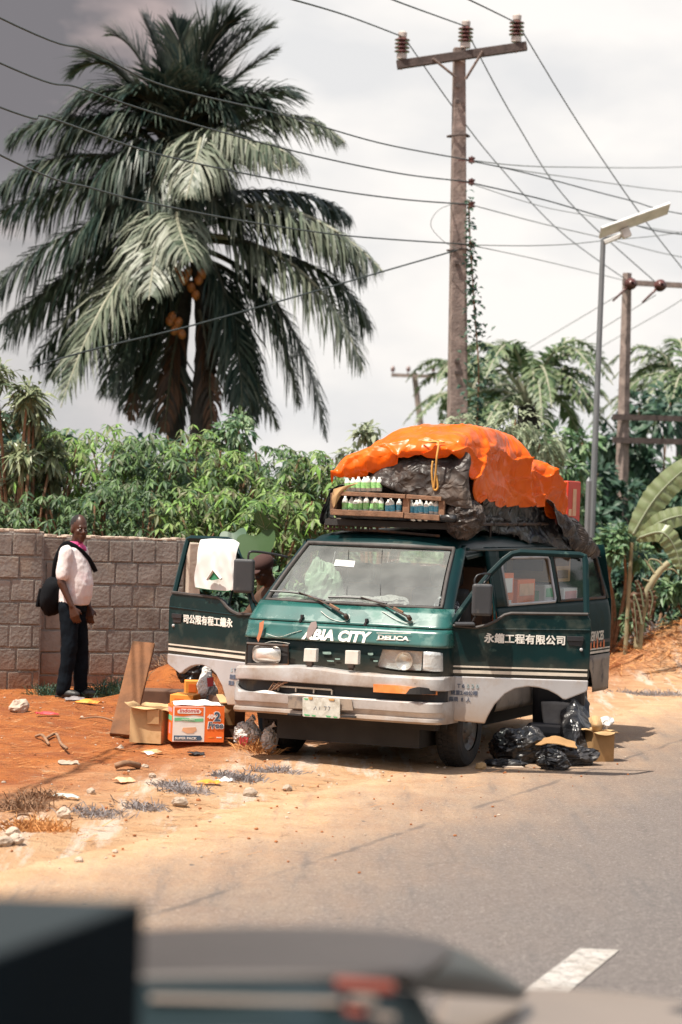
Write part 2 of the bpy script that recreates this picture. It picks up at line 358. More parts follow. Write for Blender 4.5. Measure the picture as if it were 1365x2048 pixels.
RUST = (0.16, 0.06, 0.025); DUST = (0.36, 0.24, 0.14)
M = dict(
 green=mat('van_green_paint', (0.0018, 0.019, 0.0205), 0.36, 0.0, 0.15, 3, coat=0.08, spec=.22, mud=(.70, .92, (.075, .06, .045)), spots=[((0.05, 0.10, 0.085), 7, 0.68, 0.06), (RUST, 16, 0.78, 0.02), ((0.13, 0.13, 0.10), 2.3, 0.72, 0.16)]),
 greenface_lit=mat('van_green_paint_lit_front', (0.018, 0.095, 0.083), 0.26, 0.0, 0.2, 5, coat=0.5, mud=(.90, 1.0, (.11, .10, .08)), spots=[((0.09, 0.19, 0.16), 6, 0.62, 0.1), ((0.30, 0.33, 0.28), 11, 0.72, 0.03), (RUST, 9, 0.76, 0.02)]),  # faded van green, lightened further to carry the sloped front's brighter light
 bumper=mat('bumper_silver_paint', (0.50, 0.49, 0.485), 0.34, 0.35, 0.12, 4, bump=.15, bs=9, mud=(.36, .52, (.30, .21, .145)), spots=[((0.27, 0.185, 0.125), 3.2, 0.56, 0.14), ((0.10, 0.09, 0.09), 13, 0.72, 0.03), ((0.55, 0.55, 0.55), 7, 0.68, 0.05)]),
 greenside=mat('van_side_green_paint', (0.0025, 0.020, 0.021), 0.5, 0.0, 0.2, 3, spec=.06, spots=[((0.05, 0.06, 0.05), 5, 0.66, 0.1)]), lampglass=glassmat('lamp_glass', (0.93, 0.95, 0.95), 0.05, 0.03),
 silver=mat('van_silver_paint', (0.43, 0.42, 0.425), 0.4, 0.2, 0.08, 4, mud=(.40, .60, (.36, .26, .185)), spots=[((0.34, 0.26, 0.20), 3.5, 0.66, 0.12), ((0.10, 0.09, 0.09), 18, 0.74, 0.02)]),
 sill=mat('van_dusty_sill', (0.30, 0.24, 0.19), 0.7, 0.1, 0.25, 4, spots=[((0.10, 0.09, 0.09), 6, 0.62, 0.08)]),
 rubber=mat('black_rubber', (0.018, 0.018, 0.019), 0.6, 0, 0.3, 8, spots=[((0.12, 0.09, 0.06), 5, 0.68, 0.1)]),
 gasket=mat('window_gasket', (0.055, 0.048, 0.045), 0.7, 0, 0.3, 12),
 tyre=mat('dusty_tyre', (0.018, 0.017, 0.017), 0.85, 0, 0.3, 9, bump=0.3, bs=60, spots=[((0.085, 0.062, 0.045), 4, 0.64, 0.15)]),
 rim=mat('steel_rim', (0.16, 0.15, 0.14), 0.5, 0.6, 0.3, 9, spots=[(RUST, 9, 0.6, 0.1)]),
 darkmetal=mat('rusty_dark_metal', (0.06, 0.042, 0.034), 0.7, 0.3, 0.4, 14, spots=[((0.17, 0.08, 0.04), 9, 0.6, 0.08)]),
 black=mat('black_plastic_trim', (0.02, 0.02, 0.023), 0.45, 0, 0.2, 6),
 greyplastic=mat('grey_mirror_plastic', (0.038, 0.04, 0.045), 0.5, 0, 0.15, 5, spots=[((0.14, 0.12, 0.1), 8, 0.7, 0.1)]),
 interior=mat('dark_cabin_trim', (0.03, 0.028, 0.027), 0.85, 0, 0.3, 5),
 seat=mat('grey_seat_cloth', (0.16, 0.15, 0.14), 0.95, 0, 0.2, 12, bump=0.2, bs=120),
 white=mat('white_lettering', (0.74, 0.72, 0.66), 0.6, 0, 0.08, 20),
 whitedirty=mat('scuffed_white', (0.62, 0.6, 0.55), 0.6, 0, 0.12, 10, spots=[((0.35, 0.28, 0.2), 9, 0.62, 0.08)]),
 ink=mat('faded_ink', (0.10, 0.12, 0.17), 0.7), inkpale=mat('worn_ink', (0.30, 0.38, 0.40), 0.7),
 stripe=mat('pale_stripe', (0.62, 0.55, 0.46), 0.5), orangeprint=mat('orange_lettering', (0.65, 0.17, 0.05), 0.6),
 platemat=mat('worn_number_plate', (0.55, 0.55, 0.50), 0.5, 0, 0.12, 30, spots=[((0.40, 0.37, 0.31), 14, 0.55, 0.08), ((0.10, 0.10, 0.10), 45, 0.72, 0.02)]),
 plategreen=mat('plate_green', (0.10, 0.38, 0.17), 0.6), plateyellow=mat('plate_ochre', (0.5, 0.25, 0.07), 0.6),
 amber=mat('amber_lens', (0.72, 0.24, 0.07), 0.18, 0, 0.2, 12, coat=0.6, spots=[((0.55, 0.36, 0.22), 8, 0.6, 0.1)]),
 lens=mat('clear_lamp_lens', (0.58, 0.59, 0.58), 0.14, 0.25, 0.18, 22, coat=0.6, bump=0.3, bs=70),
 reflector=mat('lamp_reflector', (0.72, 0.70, 0.66), 0.2, 0.55, 0.2, 9, spots=[((0.32, 0.19, 0.07), 7, 0.62, 0.12)]),
 glass=glassmat('van_windscreen', (0.70, 0.76, 0.74), 0.11, 0.05, 0.26, (0.42, 0.44, 0.42)),  # dust film thickened and paled to stand for hazy reflections
 sideglass=glassmat('van_side_glass', (0.94, 0.96, 0.95), 0.0, 0.03, 0.03), doorglass=glassmat('door_glass', (0.92, 0.94, 0.93), 0.0, 0.02, 0.0),
 wood=mat('weathered_plank', (0.17, 0.066, 0.021), 0.8, 0, 0.35, 5, bump=0.3, bs=30, spots=[((0.10, 0.06, 0.035), 4, 0.66, 0.08)]),
 cratewood=mat('crate_slat_wood', (0.20, 0.105, 0.06), 0.8, 0, 0.35, 9, bump=0.3, bs=50),
 tarp=mat('orange_tarpaulin', (0.80, 0.115, 0.002), 0.33, 0, 0.06, 3, bump=0.1, bs=16, crease=(3.6, .075), spec=.35, spots=[((0.74, 0.14, 0.008), 3, 0.62, 0.15)]),
 blackplastic=mat('black_polythene', (0.014, 0.015, 0.018), 0.3, 0, 0.3, 6, bump=0.15, bs=14, crease=(5, .07), spots=[((0.085, 0.075, 0.07), 3.5, 0.6, 0.14)]),
 greyplasticsheet=mat('dusty_grey_polythene', (0.042, 0.034, 0.031), 0.42, 0, 0.4, 5, bump=0.25, bs=11, crease=(6, .07), spec=.3, spots=[((0.13, 0.10, 0.082), 4, 0.56, 0.12)]),
 card=mat('brown_cardboard', (0.36, 0.205, 0.085), 0.85, 0, 0.15, 6, spots=[((0.28, 0.15, 0.06), 5, 0.68, 0.1)]),
 cardpale=mat('pale_cardboard', (0.50, 0.325, 0.16), 0.85, 0, 0.12, 6, spots=[((0.38, 0.22, 0.09), 5, 0.66, 0.08)]),
 carddark=mat('dark_brown_cardboard', (0.12, 0.06, 0.035), 0.85, 0, 0.25, 6),
 orangebox=mat('orange_carton', (0.80, 0.155, 0.02), 0.55, 0, 0.12, 6), redbox=mat('red_carton', (0.62, 0.045, 0.02), 0.5, 0, 0.12, 6),
 orangeyellow=mat('amber_carton', (0.80, 0.30, 0.04), 0.6, 0, 0.15, 7, spots=[((0.6, 0.12, 0.02), 9, 0.6, 0.05)]),
 boxwhite=mat('carton_white', (0.78, 0.76, 0.72), 0.55, 0, 0.05, 9), boxgreen=mat('carton_green', (0.16, 0.52, 0.26), 0.55, 0, 0.05, 9),
 boxnavy=mat('carton_navy', (0.05, 0.10, 0.17), 0.55), boxpink=mat('carton_pink', (0.75, 0.30, 0.30), 0.55), boxorange2=mat('carton_peach', (0.75, 0.42, 0.24), 0.6),
 whitebag=mat('white_polythene_bag', (0.62, 0.58, 0.55), 0.4, 0, 0.15, 6, bump=0.2, bs=22, crease=(13, .03)), redprint=mat('red_print', (0.55, 0.05, 0.06), 0.5),
 bottlewhite=mat('white_bottle', (0.70, 0.70, 0.66), 0.35), bottlegreen=mat('green_bottle_label', (0.30, 0.58, 0.22), 0.4, 0, .35, 60), bottleblue=mat('blue_bottle_label', (0.10, 0.34, 0.46), 0.4, 0, .4, 60),
 rope=mat('yellow_rope', (0.58, 0.30, 0.07), 0.8), cloth=mat('white_jersey_cloth', (0.60, 0.60, 0.585), 0.9, 0, 0.03, 5), clothgreen=mat('green_trim', (0.03, 0.20, 0.10), 0.9),
 skin=mat('dark_brown_skin', (0.062, 0.024, 0.013), 0.42, 0, 0.12, 20), hairm=mat('black_hair', (0.012, 0.010, 0.010), 0.9, 0, 0.3, 80, bump=0.3, bs=300),
 shirt=mat('pale_pink_polo_shirt', (0.70, 0.64, 0.63), 0.9, 0, 0.06, 5, spots=[((0.62, 0.47, 0.49), 5, 0.66, 0.1)]), collar=mat('pink_collar', (0.62, 0.08, 0.25), 0.85), trousers=mat('dark_navy_trousers', (0.004, 0.007, 0.011), 0.9, 0, 0.3, 9, spec=.12),
 bagcloth=mat('black_bag_cloth', (0.006, 0.007, 0.009), 0.9, 0, 0.3, 9, spec=.15), shoe=mat('dark_shoe_leather', (0.015, 0.013, 0.012), 0.45), eye=mat('eye_dark', (0.06, 0.045, 0.035), 0.2),
 brownshirt=mat('dark_brown_shirt', (0.075, 0.036, 0.019), 0.9, 0, 0.25, 9), cap=mat('dark_maroon_cap', (0.05, 0.02, 0.016), 0.9),
 polewood=mat('weathered_utility_pole', (0.235, 0.18, 0.16), 0.9, 0, 0.35, 7, bump=0.5, bs=26, spots=[((0.10, 0.07, 0.06), 9, 0.64, 0.06), ((0.38, 0.31, 0.27), 4, 0.66, 0.08)]),
 armwood=mat('dark_crossarm_wood', (0.075, 0.055, 0.05), 0.85, 0, 0.3, 9, bump=0.3, bs=30), steel=mat('grey_lamp_steel', (0.17, 0.18, 0.19), 0.55, 0.2, 0.1, 4), solar=mat('pale_lamp_panel', (0.66, 0.67, 0.66), 0.35),
 insul=mat('brown_glazed_porcelain', (0.11, 0.045, 0.04), 0.25, 0, 0.2, 9), insulpale=mat('pale_porcelain', (0.45, 0.40, 0.37), 0.35), wirem=mat('weathered_wire', (0.035, 0.045, 0.045), 0.6), wirepale=mat('pale_wire', (0.17, 0.18, 0.17), 0.6),
 carsilver=mat('silver_grey_car_paint', (0.052, 0.044, 0.041), 0.5, 0.1, 0.1, 3), carbeige=mat('beige_bonnet_paint', (0.22, 0.175, 0.145), 0.4, 0.2, 0.06, 3), carglass=mat('dark_car_glass', (0.012, 0.022, 0.025), 0.35, 0, 0.2, 4, spec=.2), carred=mat('orange_red_lamp', (0.22, 0.04, 0.02), 0.4), mirrorshell=mat('dark_teal_mirror_shell', (0.003, 0.009, 0.014), 0.8, spec=.1),
 teal_lit_top=mat('lit_teal_top', (0.006, 0.013, 0.016), 0.8, 0, 0.2, 8), stone=mat('pale_dusty_stone', (0.48, 0.38, 0.30), 0.9, 0, 0.25, 14, bump=0.4, bs=40), scrap=mat('pale_litter', (0.38, 0.30, 0.23), 0.8, 0, 0.15, 14), twig=mat('dry_twig', (0.23, 0.13, 0.075), 0.9, 0, 0.4, 14), straw=mat('dry_straw', (0.48, 0.22, 0.075), 0.9, 0, 0.3, 9), greygrass=mat('grey_dead_grass', (0.235, 0.21, 0.21), 0.9, 0, 0.3, 9), bark=mat('palm_bark', (0.032, 0.028, 0.027), 0.9, 0, 0.4, 6, bump=0.6, bs=14), coconut=mat('orange_coconut_husk', (0.30, 0.11, 0.025), 0.5, 0, 0.3, 9),
 bananastem=mat('banana_stem', (0.25, 0.22, 0.13), 0.7, 0, 0.3, 6),
)
M['leaf_cassava'] = leafmat('cassava_leaves', [(0.03, 0.075, 0.03), (0.125, 0.22, 0.045), (0.215, 0.30, 0.10), (0.175, 0.34, 0.055), (0.055, 0.115, 0.042), (0.17, 0.20, 0.085), (.09, .08, .04)], 0.22, 0.5, 0.35)
M['leaf_bush'] = leafmat('bush_leaves', [(0.0396, 0.099, 0.054), (0.108, 0.207, 0.081), (0.198, 0.279, 0.135), (0.063, 0.144, 0.072)], 0.25, 0.5)
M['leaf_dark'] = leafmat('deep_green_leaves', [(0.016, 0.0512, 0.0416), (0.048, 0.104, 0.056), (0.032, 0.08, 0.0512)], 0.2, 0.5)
M['leaf_pale'] = leafmat('pale_grey_green_leaves', [(0.15, 0.2, 0.1125), (0.3375, 0.375, 0.25), (0.25, 0.3, 0.1875)], 0.3, 0.45)
M['leaf_glossy'] = leafmat('long_glossy_leaves', [(0.063, 0.098, 0.049), (0.196, 0.231, 0.119), (0.28, 0.308, 0.182)], 0.2, 0.35)
M['leaf_palm'] = leafmat('coconut_leaflets', [(0.012, 0.032, 0.028), (0.03, 0.055, 0.042), (0.075, 0.095, 0.068), (0.018, 0.04, 0.034), (0.13, 0.145, 0.11)], 0.12, 0.4, 0.35)
M['leaf_palm_lit'] = leafmat('lit_pale_coconut_leaflets', [(0.05, 0.075, 0.05), (0.15, 0.175, 0.125), (0.25, 0.265, 0.205), (0.08, 0.11, 0.075)], 0.15, 0.42, 0.35)  # brightness of the sunlit fronds put into the leaflet colour
M['leaf_palmdead'] = leafmat('dead_palm_leaflets', [(0.035, 0.022, 0.016), (0.11, 0.05, 0.022), (0.03, 0.025, 0.02)], 0.1, 0.7)
M['leaf_oil'] = leafmat('oil_palm_leaflets', [(0.045, 0.09, 0.045), (0.135, 0.2025, 0.09), (0.225, 0.27, 0.15)], 0.3, 0.45)
M['leaf_banana'] = leafmat('banana_leaf_blades', [(0.18, 0.234, 0.099), (0.252, 0.297, 0.153)], 0.35, 0.4)
M['leaf_taro'] = leafmat('taro_leaf', [(0.035, 0.085, 0.03), (0.06, 0.11, 0.042)], 0.25, 0.6, 0.2)
M['rachis'] = mat('palm_leaf_rib', (0.30, 0.30, 0.22), 0.6)
M['rachisdark'] = mat('dark_palm_leaf_rib', (0.06, 0.065, 0.04), 0.6)
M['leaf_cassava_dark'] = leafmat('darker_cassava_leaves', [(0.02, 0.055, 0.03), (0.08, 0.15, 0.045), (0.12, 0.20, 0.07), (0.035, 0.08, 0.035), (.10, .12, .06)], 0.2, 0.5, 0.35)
# ================================================================== ground and road
EX, EY, E0 = 0.93, -0.37, 6.364
def edge(x, y): return x * EX + y * EY + E0
def gz(x, y):
    e = edge(x, y)
    z = 0.02 * sstep(0.2, -1.0, e) + 0.105 * sstep(-1.6, -4.6, e)
    if e < 0.2:
        k = sstep(0.2, -0.8, e)
        z += k * (0.030 * nz3((x, y, 0), 1.3) + 0.022 * nz3((x, y, 0), 3.7, 1) + 0.012 * nz3((x, y, 0), 9, 2))
        z += 0.34 * math.exp(-(((x + 1.45) / 0.55) ** 2 + ((y - 23.2) / 0.8) ** 2))
        z += 0.10 * math.exp(-(((x + 1.0) / 0.3) ** 2 + ((y - 19.6) / 0.35) ** 2))
        z += 0.55 * math.exp(-(((x - 4.6) / 0.9) ** 2 + ((y - 31.5) / 1.6) ** 2))
    return z
def axis(segs):
    o = []
    for a, b, st in segs:
        n = max(1, round((b - a) / st)); o += [a + (b - a) * i / n for i in range(n)]
    o.append(segs[-1][1]); return o
def onG(px, py, up=0.0):
    p = PG(px, py, 0)
    for _ in range(8): p = PG(px, py, gz(p.x, p.y))
    return Vector((p.x, p.y, p.z + up))
def gpt(px, d, up=0.0):
    p = P(px, 1000, d); return Vector((p.x, p.y, gz(p.x, p.y) + up))

def groundmat(name, road):
    m = bpy.data.materials.new(name); m.use_nodes = True; n = m.node_tree; L = n.links.new; b = n.nodes['Principled BSDF']
    def N(t, **k):
        q = n.nodes.new(t)
        for a, c in k.items(): setattr(q, a, c)
        return q
    def noi(s, d=6, r=0.6, w=None):
        z = N('ShaderNodeTexNoise'); z.inputs['Scale'].default_value = s; z.inputs['Detail'].default_value = d; z.inputs['Roughness'].default_value = r; L(w or t.outputs['Object'], z.inputs['Vector']); return z.outputs[0]
    def rng(i, a, c, lo=0, hi=1):
        q = N('ShaderNodeMapRange'); q.inputs[1].default_value = a; q.inputs[2].default_value = c; q.inputs[3].default_value = lo; q.inputs[4].default_value = hi; L(i, q.inputs[0]); return q.outputs[0]
    def mix(f, a, c, bt='MIX'):
        q = N('ShaderNodeMixRGB', blend_type=bt); L(f, q.inputs[0]) if hasattr(f, 'node') else setattr(q.inputs[0], 'default_value', f)
        for i, v in ((1, a), (2, c)):
            if isinstance(v, tuple): q.inputs[i].default_value = (*v, 1)
            else: L(v, q.inputs[i])
        return q.outputs[0]
    def madd(a, k, c):
        q = N('ShaderNodeMath', operation='MULTIPLY_ADD'); L(a, q.inputs[0]); q.inputs[1].default_value = k
        if hasattr(c, 'node'): L(c, q.inputs[2])
        else: q.inputs[2].default_value = c
        return q.outputs[0]
    t = N('ShaderNodeTexCoord')
    dp = N('ShaderNodeVectorMath', operation='DOT_PRODUCT'); L(t.outputs['Object'], dp.inputs[0]); dp.inputs[1].default_value = (EX, EY, 0)
    ad = N('ShaderNodeMath', operation='ADD'); L(dp.outputs['Value'], ad.inputs[0]); ad.inputs[1].default_value = E0; e = ad.outputs[0]
    big = noi(0.55); mid = noi(2.6); fine = noi(26, 8, 0.7); grit = noi(150, 3, 0.7)
    st = N('ShaderNodeMapping'); st.inputs['Rotation'].default_value = (0, 0, R_(21.7)); st.inputs['Scale'].default_value = (3.2, 0.35, 1); L(t.outputs['Object'], st.inputs[0]); streak = noi(2.0, 5, 0.6, st.outputs[0])
    sand = mix(rng(mid, 0.35, 0.65), (0.46, 0.265, 0.135), (0.54, 0.35, 0.20))
    if road:
        asp = mix(rng(fine, 0.3, 0.7), (0.088, 0.080, 0.080), (0.148, 0.135, 0.130))
        asp = mix(rng(grit, 0.56, 0.72), asp, (0.235, 0.215, 0.20))
        asp = mix(rng(grit, 0.46, 0.32), asp, (0.05, 0.05, 0.056)); g2 = noi(58, 4, 0.75); asp = mix(rng(g2, 0.56, 0.70), asp, (0.22, 0.20, 0.19)); asp = mix(rng(g2, 0.44, 0.30), asp, (0.055, 0.053, 0.056))
        f = madd(big, 1.2, e); f = madd(streak, 1.3, f); f = madd(fine, 0.8, f)
        # the road edge carries a drift of sand that thins towards the lane centre
        dust = N('ShaderNodeValToRGB'); el = dust.color_ramp.elements; el[0].position = 0.0; el[0].color = (1, 1, 1, 1); el[1].position = 1.0; el[1].color = (0.04, 0.04, 0.04, 1)
        for p_, v_ in ((0.12, 0.92), (0.26, 0.6), (0.45, 0.30), (0.7, 0.10)): q = el.new(p_); q.color = (v_, v_, v_, 1)
        L(rng(f, 1.3, 5.0), dust.inputs[0])
        sand = mix(rng(g2, 0.40, 0.28), sand, (0.27, 0.165, 0.095)); sand = mix(rng(g2, 0.60, 0.74), sand, (0.55, 0.42, 0.31)); col = mix(dust.outputs[0], asp, sand)
        col = mix(rng(g2, .585, .68, 0, .55), col, (.46, .41, .37)); col = mix(rng(g2, .43, .33, 0, .6), col, (.07, .064, .062))
        # tar seam along the lane
        sm = madd(mid, 0.10, e); sm = madd(noi(9), 0.05, sm)
        a1 = N('ShaderNodeMath', operation='SUBTRACT'); L(sm, a1.inputs[0]); a1.inputs[1].default_value = 1.30
        a2 = N('ShaderNodeMath', operation='ABSOLUTE'); L(a1.outputs[0], a2.inputs[0])
        mk = N('ShaderNodeMath', operation='MULTIPLY'); L(rng(a2.outputs[0], 0.03, 0.012), mk.inputs[0]); L(rng(noi(1.1), 0.42, 0.55, 0, 0.55), mk.inputs[1])
        col = mix(mk.outputs[0], col, (0.07, 0.06, 0.058))
        spk = rng(noi(11, 2, 0.5), 0.72, 0.76); col = mix(spk, col, (0.09, 0.08, 0.075))
        bh = madd(g2, 0.8, fine); bs_ = 0.9; bd = 0.012
        crk = N('ShaderNodeTexVoronoi', feature='DISTANCE_TO_EDGE'); crk.inputs['Scale'].default_value = .55; wp = N('ShaderNodeMixRGB'); wp.inputs[0].default_value = .12; L(t.outputs['Object'], wp.inputs[1]); zz = N('ShaderNodeTexNoise'); zz.inputs['Scale'].default_value = 2.5; zz.inputs['Detail'].default_value = 5; L(t.outputs['Object'], zz.inputs['Vector']); L(zz.outputs['Color'], wp.inputs[2]); L(wp.outputs[0], crk.inputs['Vector'])
        ck = N('ShaderNodeMath', operation='MULTIPLY'); L(rng(crk.outputs['Distance'], .012, .003), ck.inputs[0]); L(rng(big, .52, .62, 0, .22), ck.inputs[1]); col = mix(ck.outputs[0], col, (0.05, .046, .045))
        col = mix(rng(streak, .60, .72, 0, .35), col, (0.085, .08, .08))
    else:
        dirt = mix(rng(mid, 0.36, 0.62), (0.27, 0.068, 0.010), (0.40, 0.120, 0.019))
        dirt = mix(rng(fine, 0.55, 0.78), dirt, (0.12, 0.045, 0.02))
        dirt = mix(rng(noi(5.5, 8, 0.7), 0.60, 0.70), dirt, (0.40, 0.24, 0.13))
        f = madd(big, 1.6, e); f = madd(mid, 0.7, f); f = madd(fine, 0.5, f)
        col = mix(rng(f, -0.7, 0.9), dirt, sand)
        chk = N('ShaderNodeMath', operation='MULTIPLY'); L(rng(f, -0.2, 0.5), chk.inputs[0]); L(rng(noi(1.4, 7, 0.7, st.outputs[0]), 0.52, 0.62), chk.inputs[1])
        col = mix(chk.outputs[0], col, (0.58, 0.46, 0.36))
        col = mix(rng(grit, 0.62, 0.7, 0, 0.5), col, (0.42, 0.27, 0.16))
        sy = N('ShaderNodeSeparateXYZ'); L(t.outputs['Object'], sy.inputs[0]); gy = madd(big, 3.0, sy.outputs['Y']); col = mix(rng(gy, 32.5, 34.5), col, mix(rng(mid, .35, .65), (0.05, 0.085, 0.03), (0.10, 0.13, 0.05)))
        bh = madd(mid, 1.0, fine); dirtspk = noi(38, 4, .7); col = mix(rng(dirtspk, .60, .70, 0, .4), col, (.13, .045, .016)); bh = madd(dirtspk, .5, bh); bs_ = 0.9; bd = 0.04
    L(col, b.inputs['Base Color']); b.inputs['Roughness'].default_value = 0.92
    bp = N('ShaderNodeBump'); bp.inputs['Strength'].default_value = bs_; bp.inputs['Distance'].default_value = bd; L(bh, bp.inputs['Height']); L(bp.outputs[0], b.inputs['Normal'])
    return m
xs = axis([(-1500, -60, 240), (-60, -8, 4), (-8, 7, 0.09), (7, 60, 4), (60, 1500, 240)])
ys = axis([(-40, 8, 4), (8, 34, 0.12), (34, 90, 4), (90, 2500, 240)])
g = MB(); nx, ny = len(xs), len(ys)
g.v = [(x, y, gz(x, y)) for x in xs for y in ys]
g.f = [(i * ny + j, (i + 1) * ny + j, (i + 1) * ny + j + 1, i * ny + j + 1) for i in range(nx - 1) for j in range(ny - 1)]; g.m = [0] * len(g.f)
structure(g.build('ground', groundmat('red_dirt_ground', False), smooth=True, recalc=False, origin=(0, 0, 0)))
g = MB(); ts = axis([(-40, -6, 2), (-6, 16, 0.12), (16, 60, 2), (60, 400, 40)]); wd = [-0.15, 0.1, 0.4, 1, 2, 4, 7, 9.5]
def roadp(t, w_, ragged):
    ex = w_ + (ragged * (0.45 * nz3((t, 0, 0), 0.5) + 0.3 * nz3((t, 5, 0), 2.2) + .12 * nz3((t, 9, 0), 7)))
    return (0.37 * t + ex * EX, 17.2 + 0.93 * t - ex * 0.37, 0.007 - (0.01 if ragged else 0))
for t in ts:
    for k, w_ in enumerate(wd): g.v.append(roadp(t, w_, 1 if k == 0 else 0))
n = len(wd)
g.f = [(i * n + j, i * n + j + 1, (i + 1) * n + j + 1, (i + 1) * n + j) for i in range(len(ts) - 1) for j in range(n - 1)]; g.m = [0] * len(g.f)
structure(g.build('road', groundmat('dusty_asphalt', True), recalc=False, origin=(0, 0, 0)))
# dashed centre line: the dash in view
paint = mat('worn_road_paint', (0.42, 0.40, 0.375), 0.85, 0, 0.2, 6, bump=0.4, bs=120, spots=[((0.14, 0.13, 0.125), 16, 0.57, 0.05), ((0.28, 0.25, 0.22), 5, 0.55, 0.1), ((0.11, 0.10, 0.10), 48, 0.60, 0.04)])
g = MB(); a, b_, c, d = PG(1160, 1901), PG(1239, 1905), PG(1128, 1994), PG(1063, 1975)
dr = (d - a); dr2 = (c - b_)
q = [a, b_, b_ + (a - d).normalized() * -2.4, a + (a - d).normalized() * -2.4]
g.add([(p.x, p.y, 0.012) for p in q], [(0, 1, 2, 3)]); structure(g.build('road_marking', paint))

# ================================================================== block wall
WR = Vector((-1.486, 24.2, 0)); wdir = Vector((-0.906, -0.42, 0)); wn_ = Vector((0.42, -0.906, 0))
blockm = mat('grey_brown_concrete_block', (0.265, 0.240, 0.215), 0.95, 0, 0.28, 2.2, mud=(-.05, .42, (.22, .085, .03)), bump=0.45, bs=30, spots=[((0.13, 0.092, 0.07), 1.3, 0.56, 0.12), ((0.31, 0.26, 0.21), 3, 0.60, 0.08), ((0.13, 0.09, 0.07), 12, 0.70, 0.04)])
mortar = mat('rough_mortar', (0.285, 0.258, 0.23), 0.95, 0, 0.25, 9, bump=0.6, bs=40)
plaster = mat('pale_plaster', (0.50, 0.42, 0.34), 0.9, 0, 0.12, 6, bump=0.2, bs=30)
rw = rotm(z=math.atan2(-wdir.y, -wdir.x))
def wallpt(s_, z, off=0.0): return WR + wdir * s_ + wn_ * off + Vector((0, 0, z))
def block_wall(name, s0, s1, off, ztop, label, seed):
    random.seed(seed); t = thing(name, label, 'wall', wallpt((s0 + s1) / 2, 0.1, off)); g = MB()
    g.box(wallpt((s0 + s1) / 2, ztop / 2, off - 0.094), (s1 - s0, 0.17, ztop), rw, 1)
    hc = 0.222; k = 0; z = ztop - 0.012
    while z > 0.05:
        s_ = s0 + (0.0 if k % 2 else -0.16)
        while s_ < s1 - 0.04:
            wd_ = random.choice((0.235, 0.245, 0.235, 0.25)); a_ = max(s_, s0 + 0.005); b2 = min(s_ + wd_, s1 - 0.005)
            if b2 - a_ > 0.05:
                h_ = hc - 0.022 + random.uniform(-0.006, 0.004)
                g.box(wallpt((a_ + b2) / 2, z - hc / 2 + random.uniform(-0.004, 0.004), off + random.uniform(-0.006, 0.005)), (b2 - a_ - 0.020, 0.012, h_), rw @ rotm(y=random.uniform(-0.02, 0.02)), 0)
            s_ += wd_
        z -= hc; k += 1
    g.build('block_face', [blockm, mortar], t, bevel=0.005, seg=2, world=True)
    g = MB(); n = int((s1 - s0) / 0.05)
    for i in range(n):
        h_ = 0.012 + 0.02 * random.random()
        g.box(wallpt(s0 + (i + 0.5) * (s1 - s0) / n, ztop + h_ / 2 - 0.004, off - 0.09 + random.uniform(-0.01, 0.01)), ((s1 - s0) / n * 1.02, 0.17, h_), rw @ rotm(y=random.uniform(-0.1, 0.1)))
    g.build('mortar_cap', mat('pale_mortar_cap' + str(seed), (0.42, 0.33, 0.26), 0.95, 0, 0.25, 12, bump=0.4), t, bevel=0.004, seg=1, world=True)
    return t
block_wall('block_wall', 0.06, 1.56, 0.0, 1.60, 'unplastered grey brown block wall behind the standing man, running to the van', 3)
block_wall('block_wall', 1.57, 4.6, 0.10, 1.645, 'nearer stained block wall section left of the standing man, standing proud', 4)
g = MB(); g.box(wallpt(-0.02, 0.78, -0.04), (0.13, 0.22, 1.6), rw); tag(g.build('wall_pier', plaster, bevel=0.01), 'narrow pale plastered pier at the right end of the block wall', 'pier')

# ================================================================== poles, lamps, wires
def tapered(name, base, top, w0, w1, m, parent=None, n=4, world=True, groove=0):
    g = MB(); pts = [base + (top - base) * (i / 14) for i in range(15)]
    g.tube(pts, [(w0 + (w1 - w0) * i / 14) * 0.7071 for i in range(15)], n, mat=0)
    if n == 4:   # square section facing the road
        g.v = [tuple(pts[i // 4] + rotm(z=R_(45 + 8)) @ (Vector(v) - pts[i // 4])) for i, v in enumerate(g.v)]
    return g.build(name, m, parent, world=world, bevel=0.008 if n == 4 else 0)
def insulator(parent, p, h=0.5, r=0.075, name='insulator'):
    g = MB(); pr = [(0.014, -0.16), (0.014, 0.0), (r * .9, 0.0), (r * .9, 0.09 * h / .5), (r * .55, 0.11 * h / .5)]
    z = 0.12 * h / .5
    for i in range(4):
        pr += [(r * .55, z), (r * 1.35, z + 0.004), (r * 1.3, z + 0.02 * h / .5), (r * .6, z + 0.05 * h / .5)]; z += 0.068 * h / .5
    pr += [(r * .75, z), (r * .8, z + 0.07 * h / .5), (r * .5, z + 0.10 * h / .5), (0.001, z + 0.10 * h / .5)]
    ms = []; g.lathe(pr, p, n=14)
    for f in range(len(g.f)):
        k = f // 14; g.m[f] = 1 if (k < 4 or k >= len(pr) - 5) else 0
    o = g.build(name, [M['insul'], M['insulpale']], parent, world=True, smooth=False); return o
DM = 36.0
base = P(902, 1590, DM); base.z = 0; top = P(919, 96, DM); top.y = base.y
mp_ = thing('utility_pole', 'tall square weathered utility pole with one slanting crossarm, right behind the van', 'utility pole', base)
tapered('pole_shaft', base, top, 0.33, 0.165, M['polewood'], mp_)
g = MB(); l, r_ = P(794, 130, DM - 0.17), P(1054, 92, DM - 0.17); mid_ = (l + r_) / 2
ang = math.atan2(r_.z - l.z, r_.x - l.x)
g.box(mid_, ((r_ - l).length, 0.11, 0.13), rotm(y=-ang)); g.build('crossarm', M['armwood'], mp_, world=True, bevel=0.008)
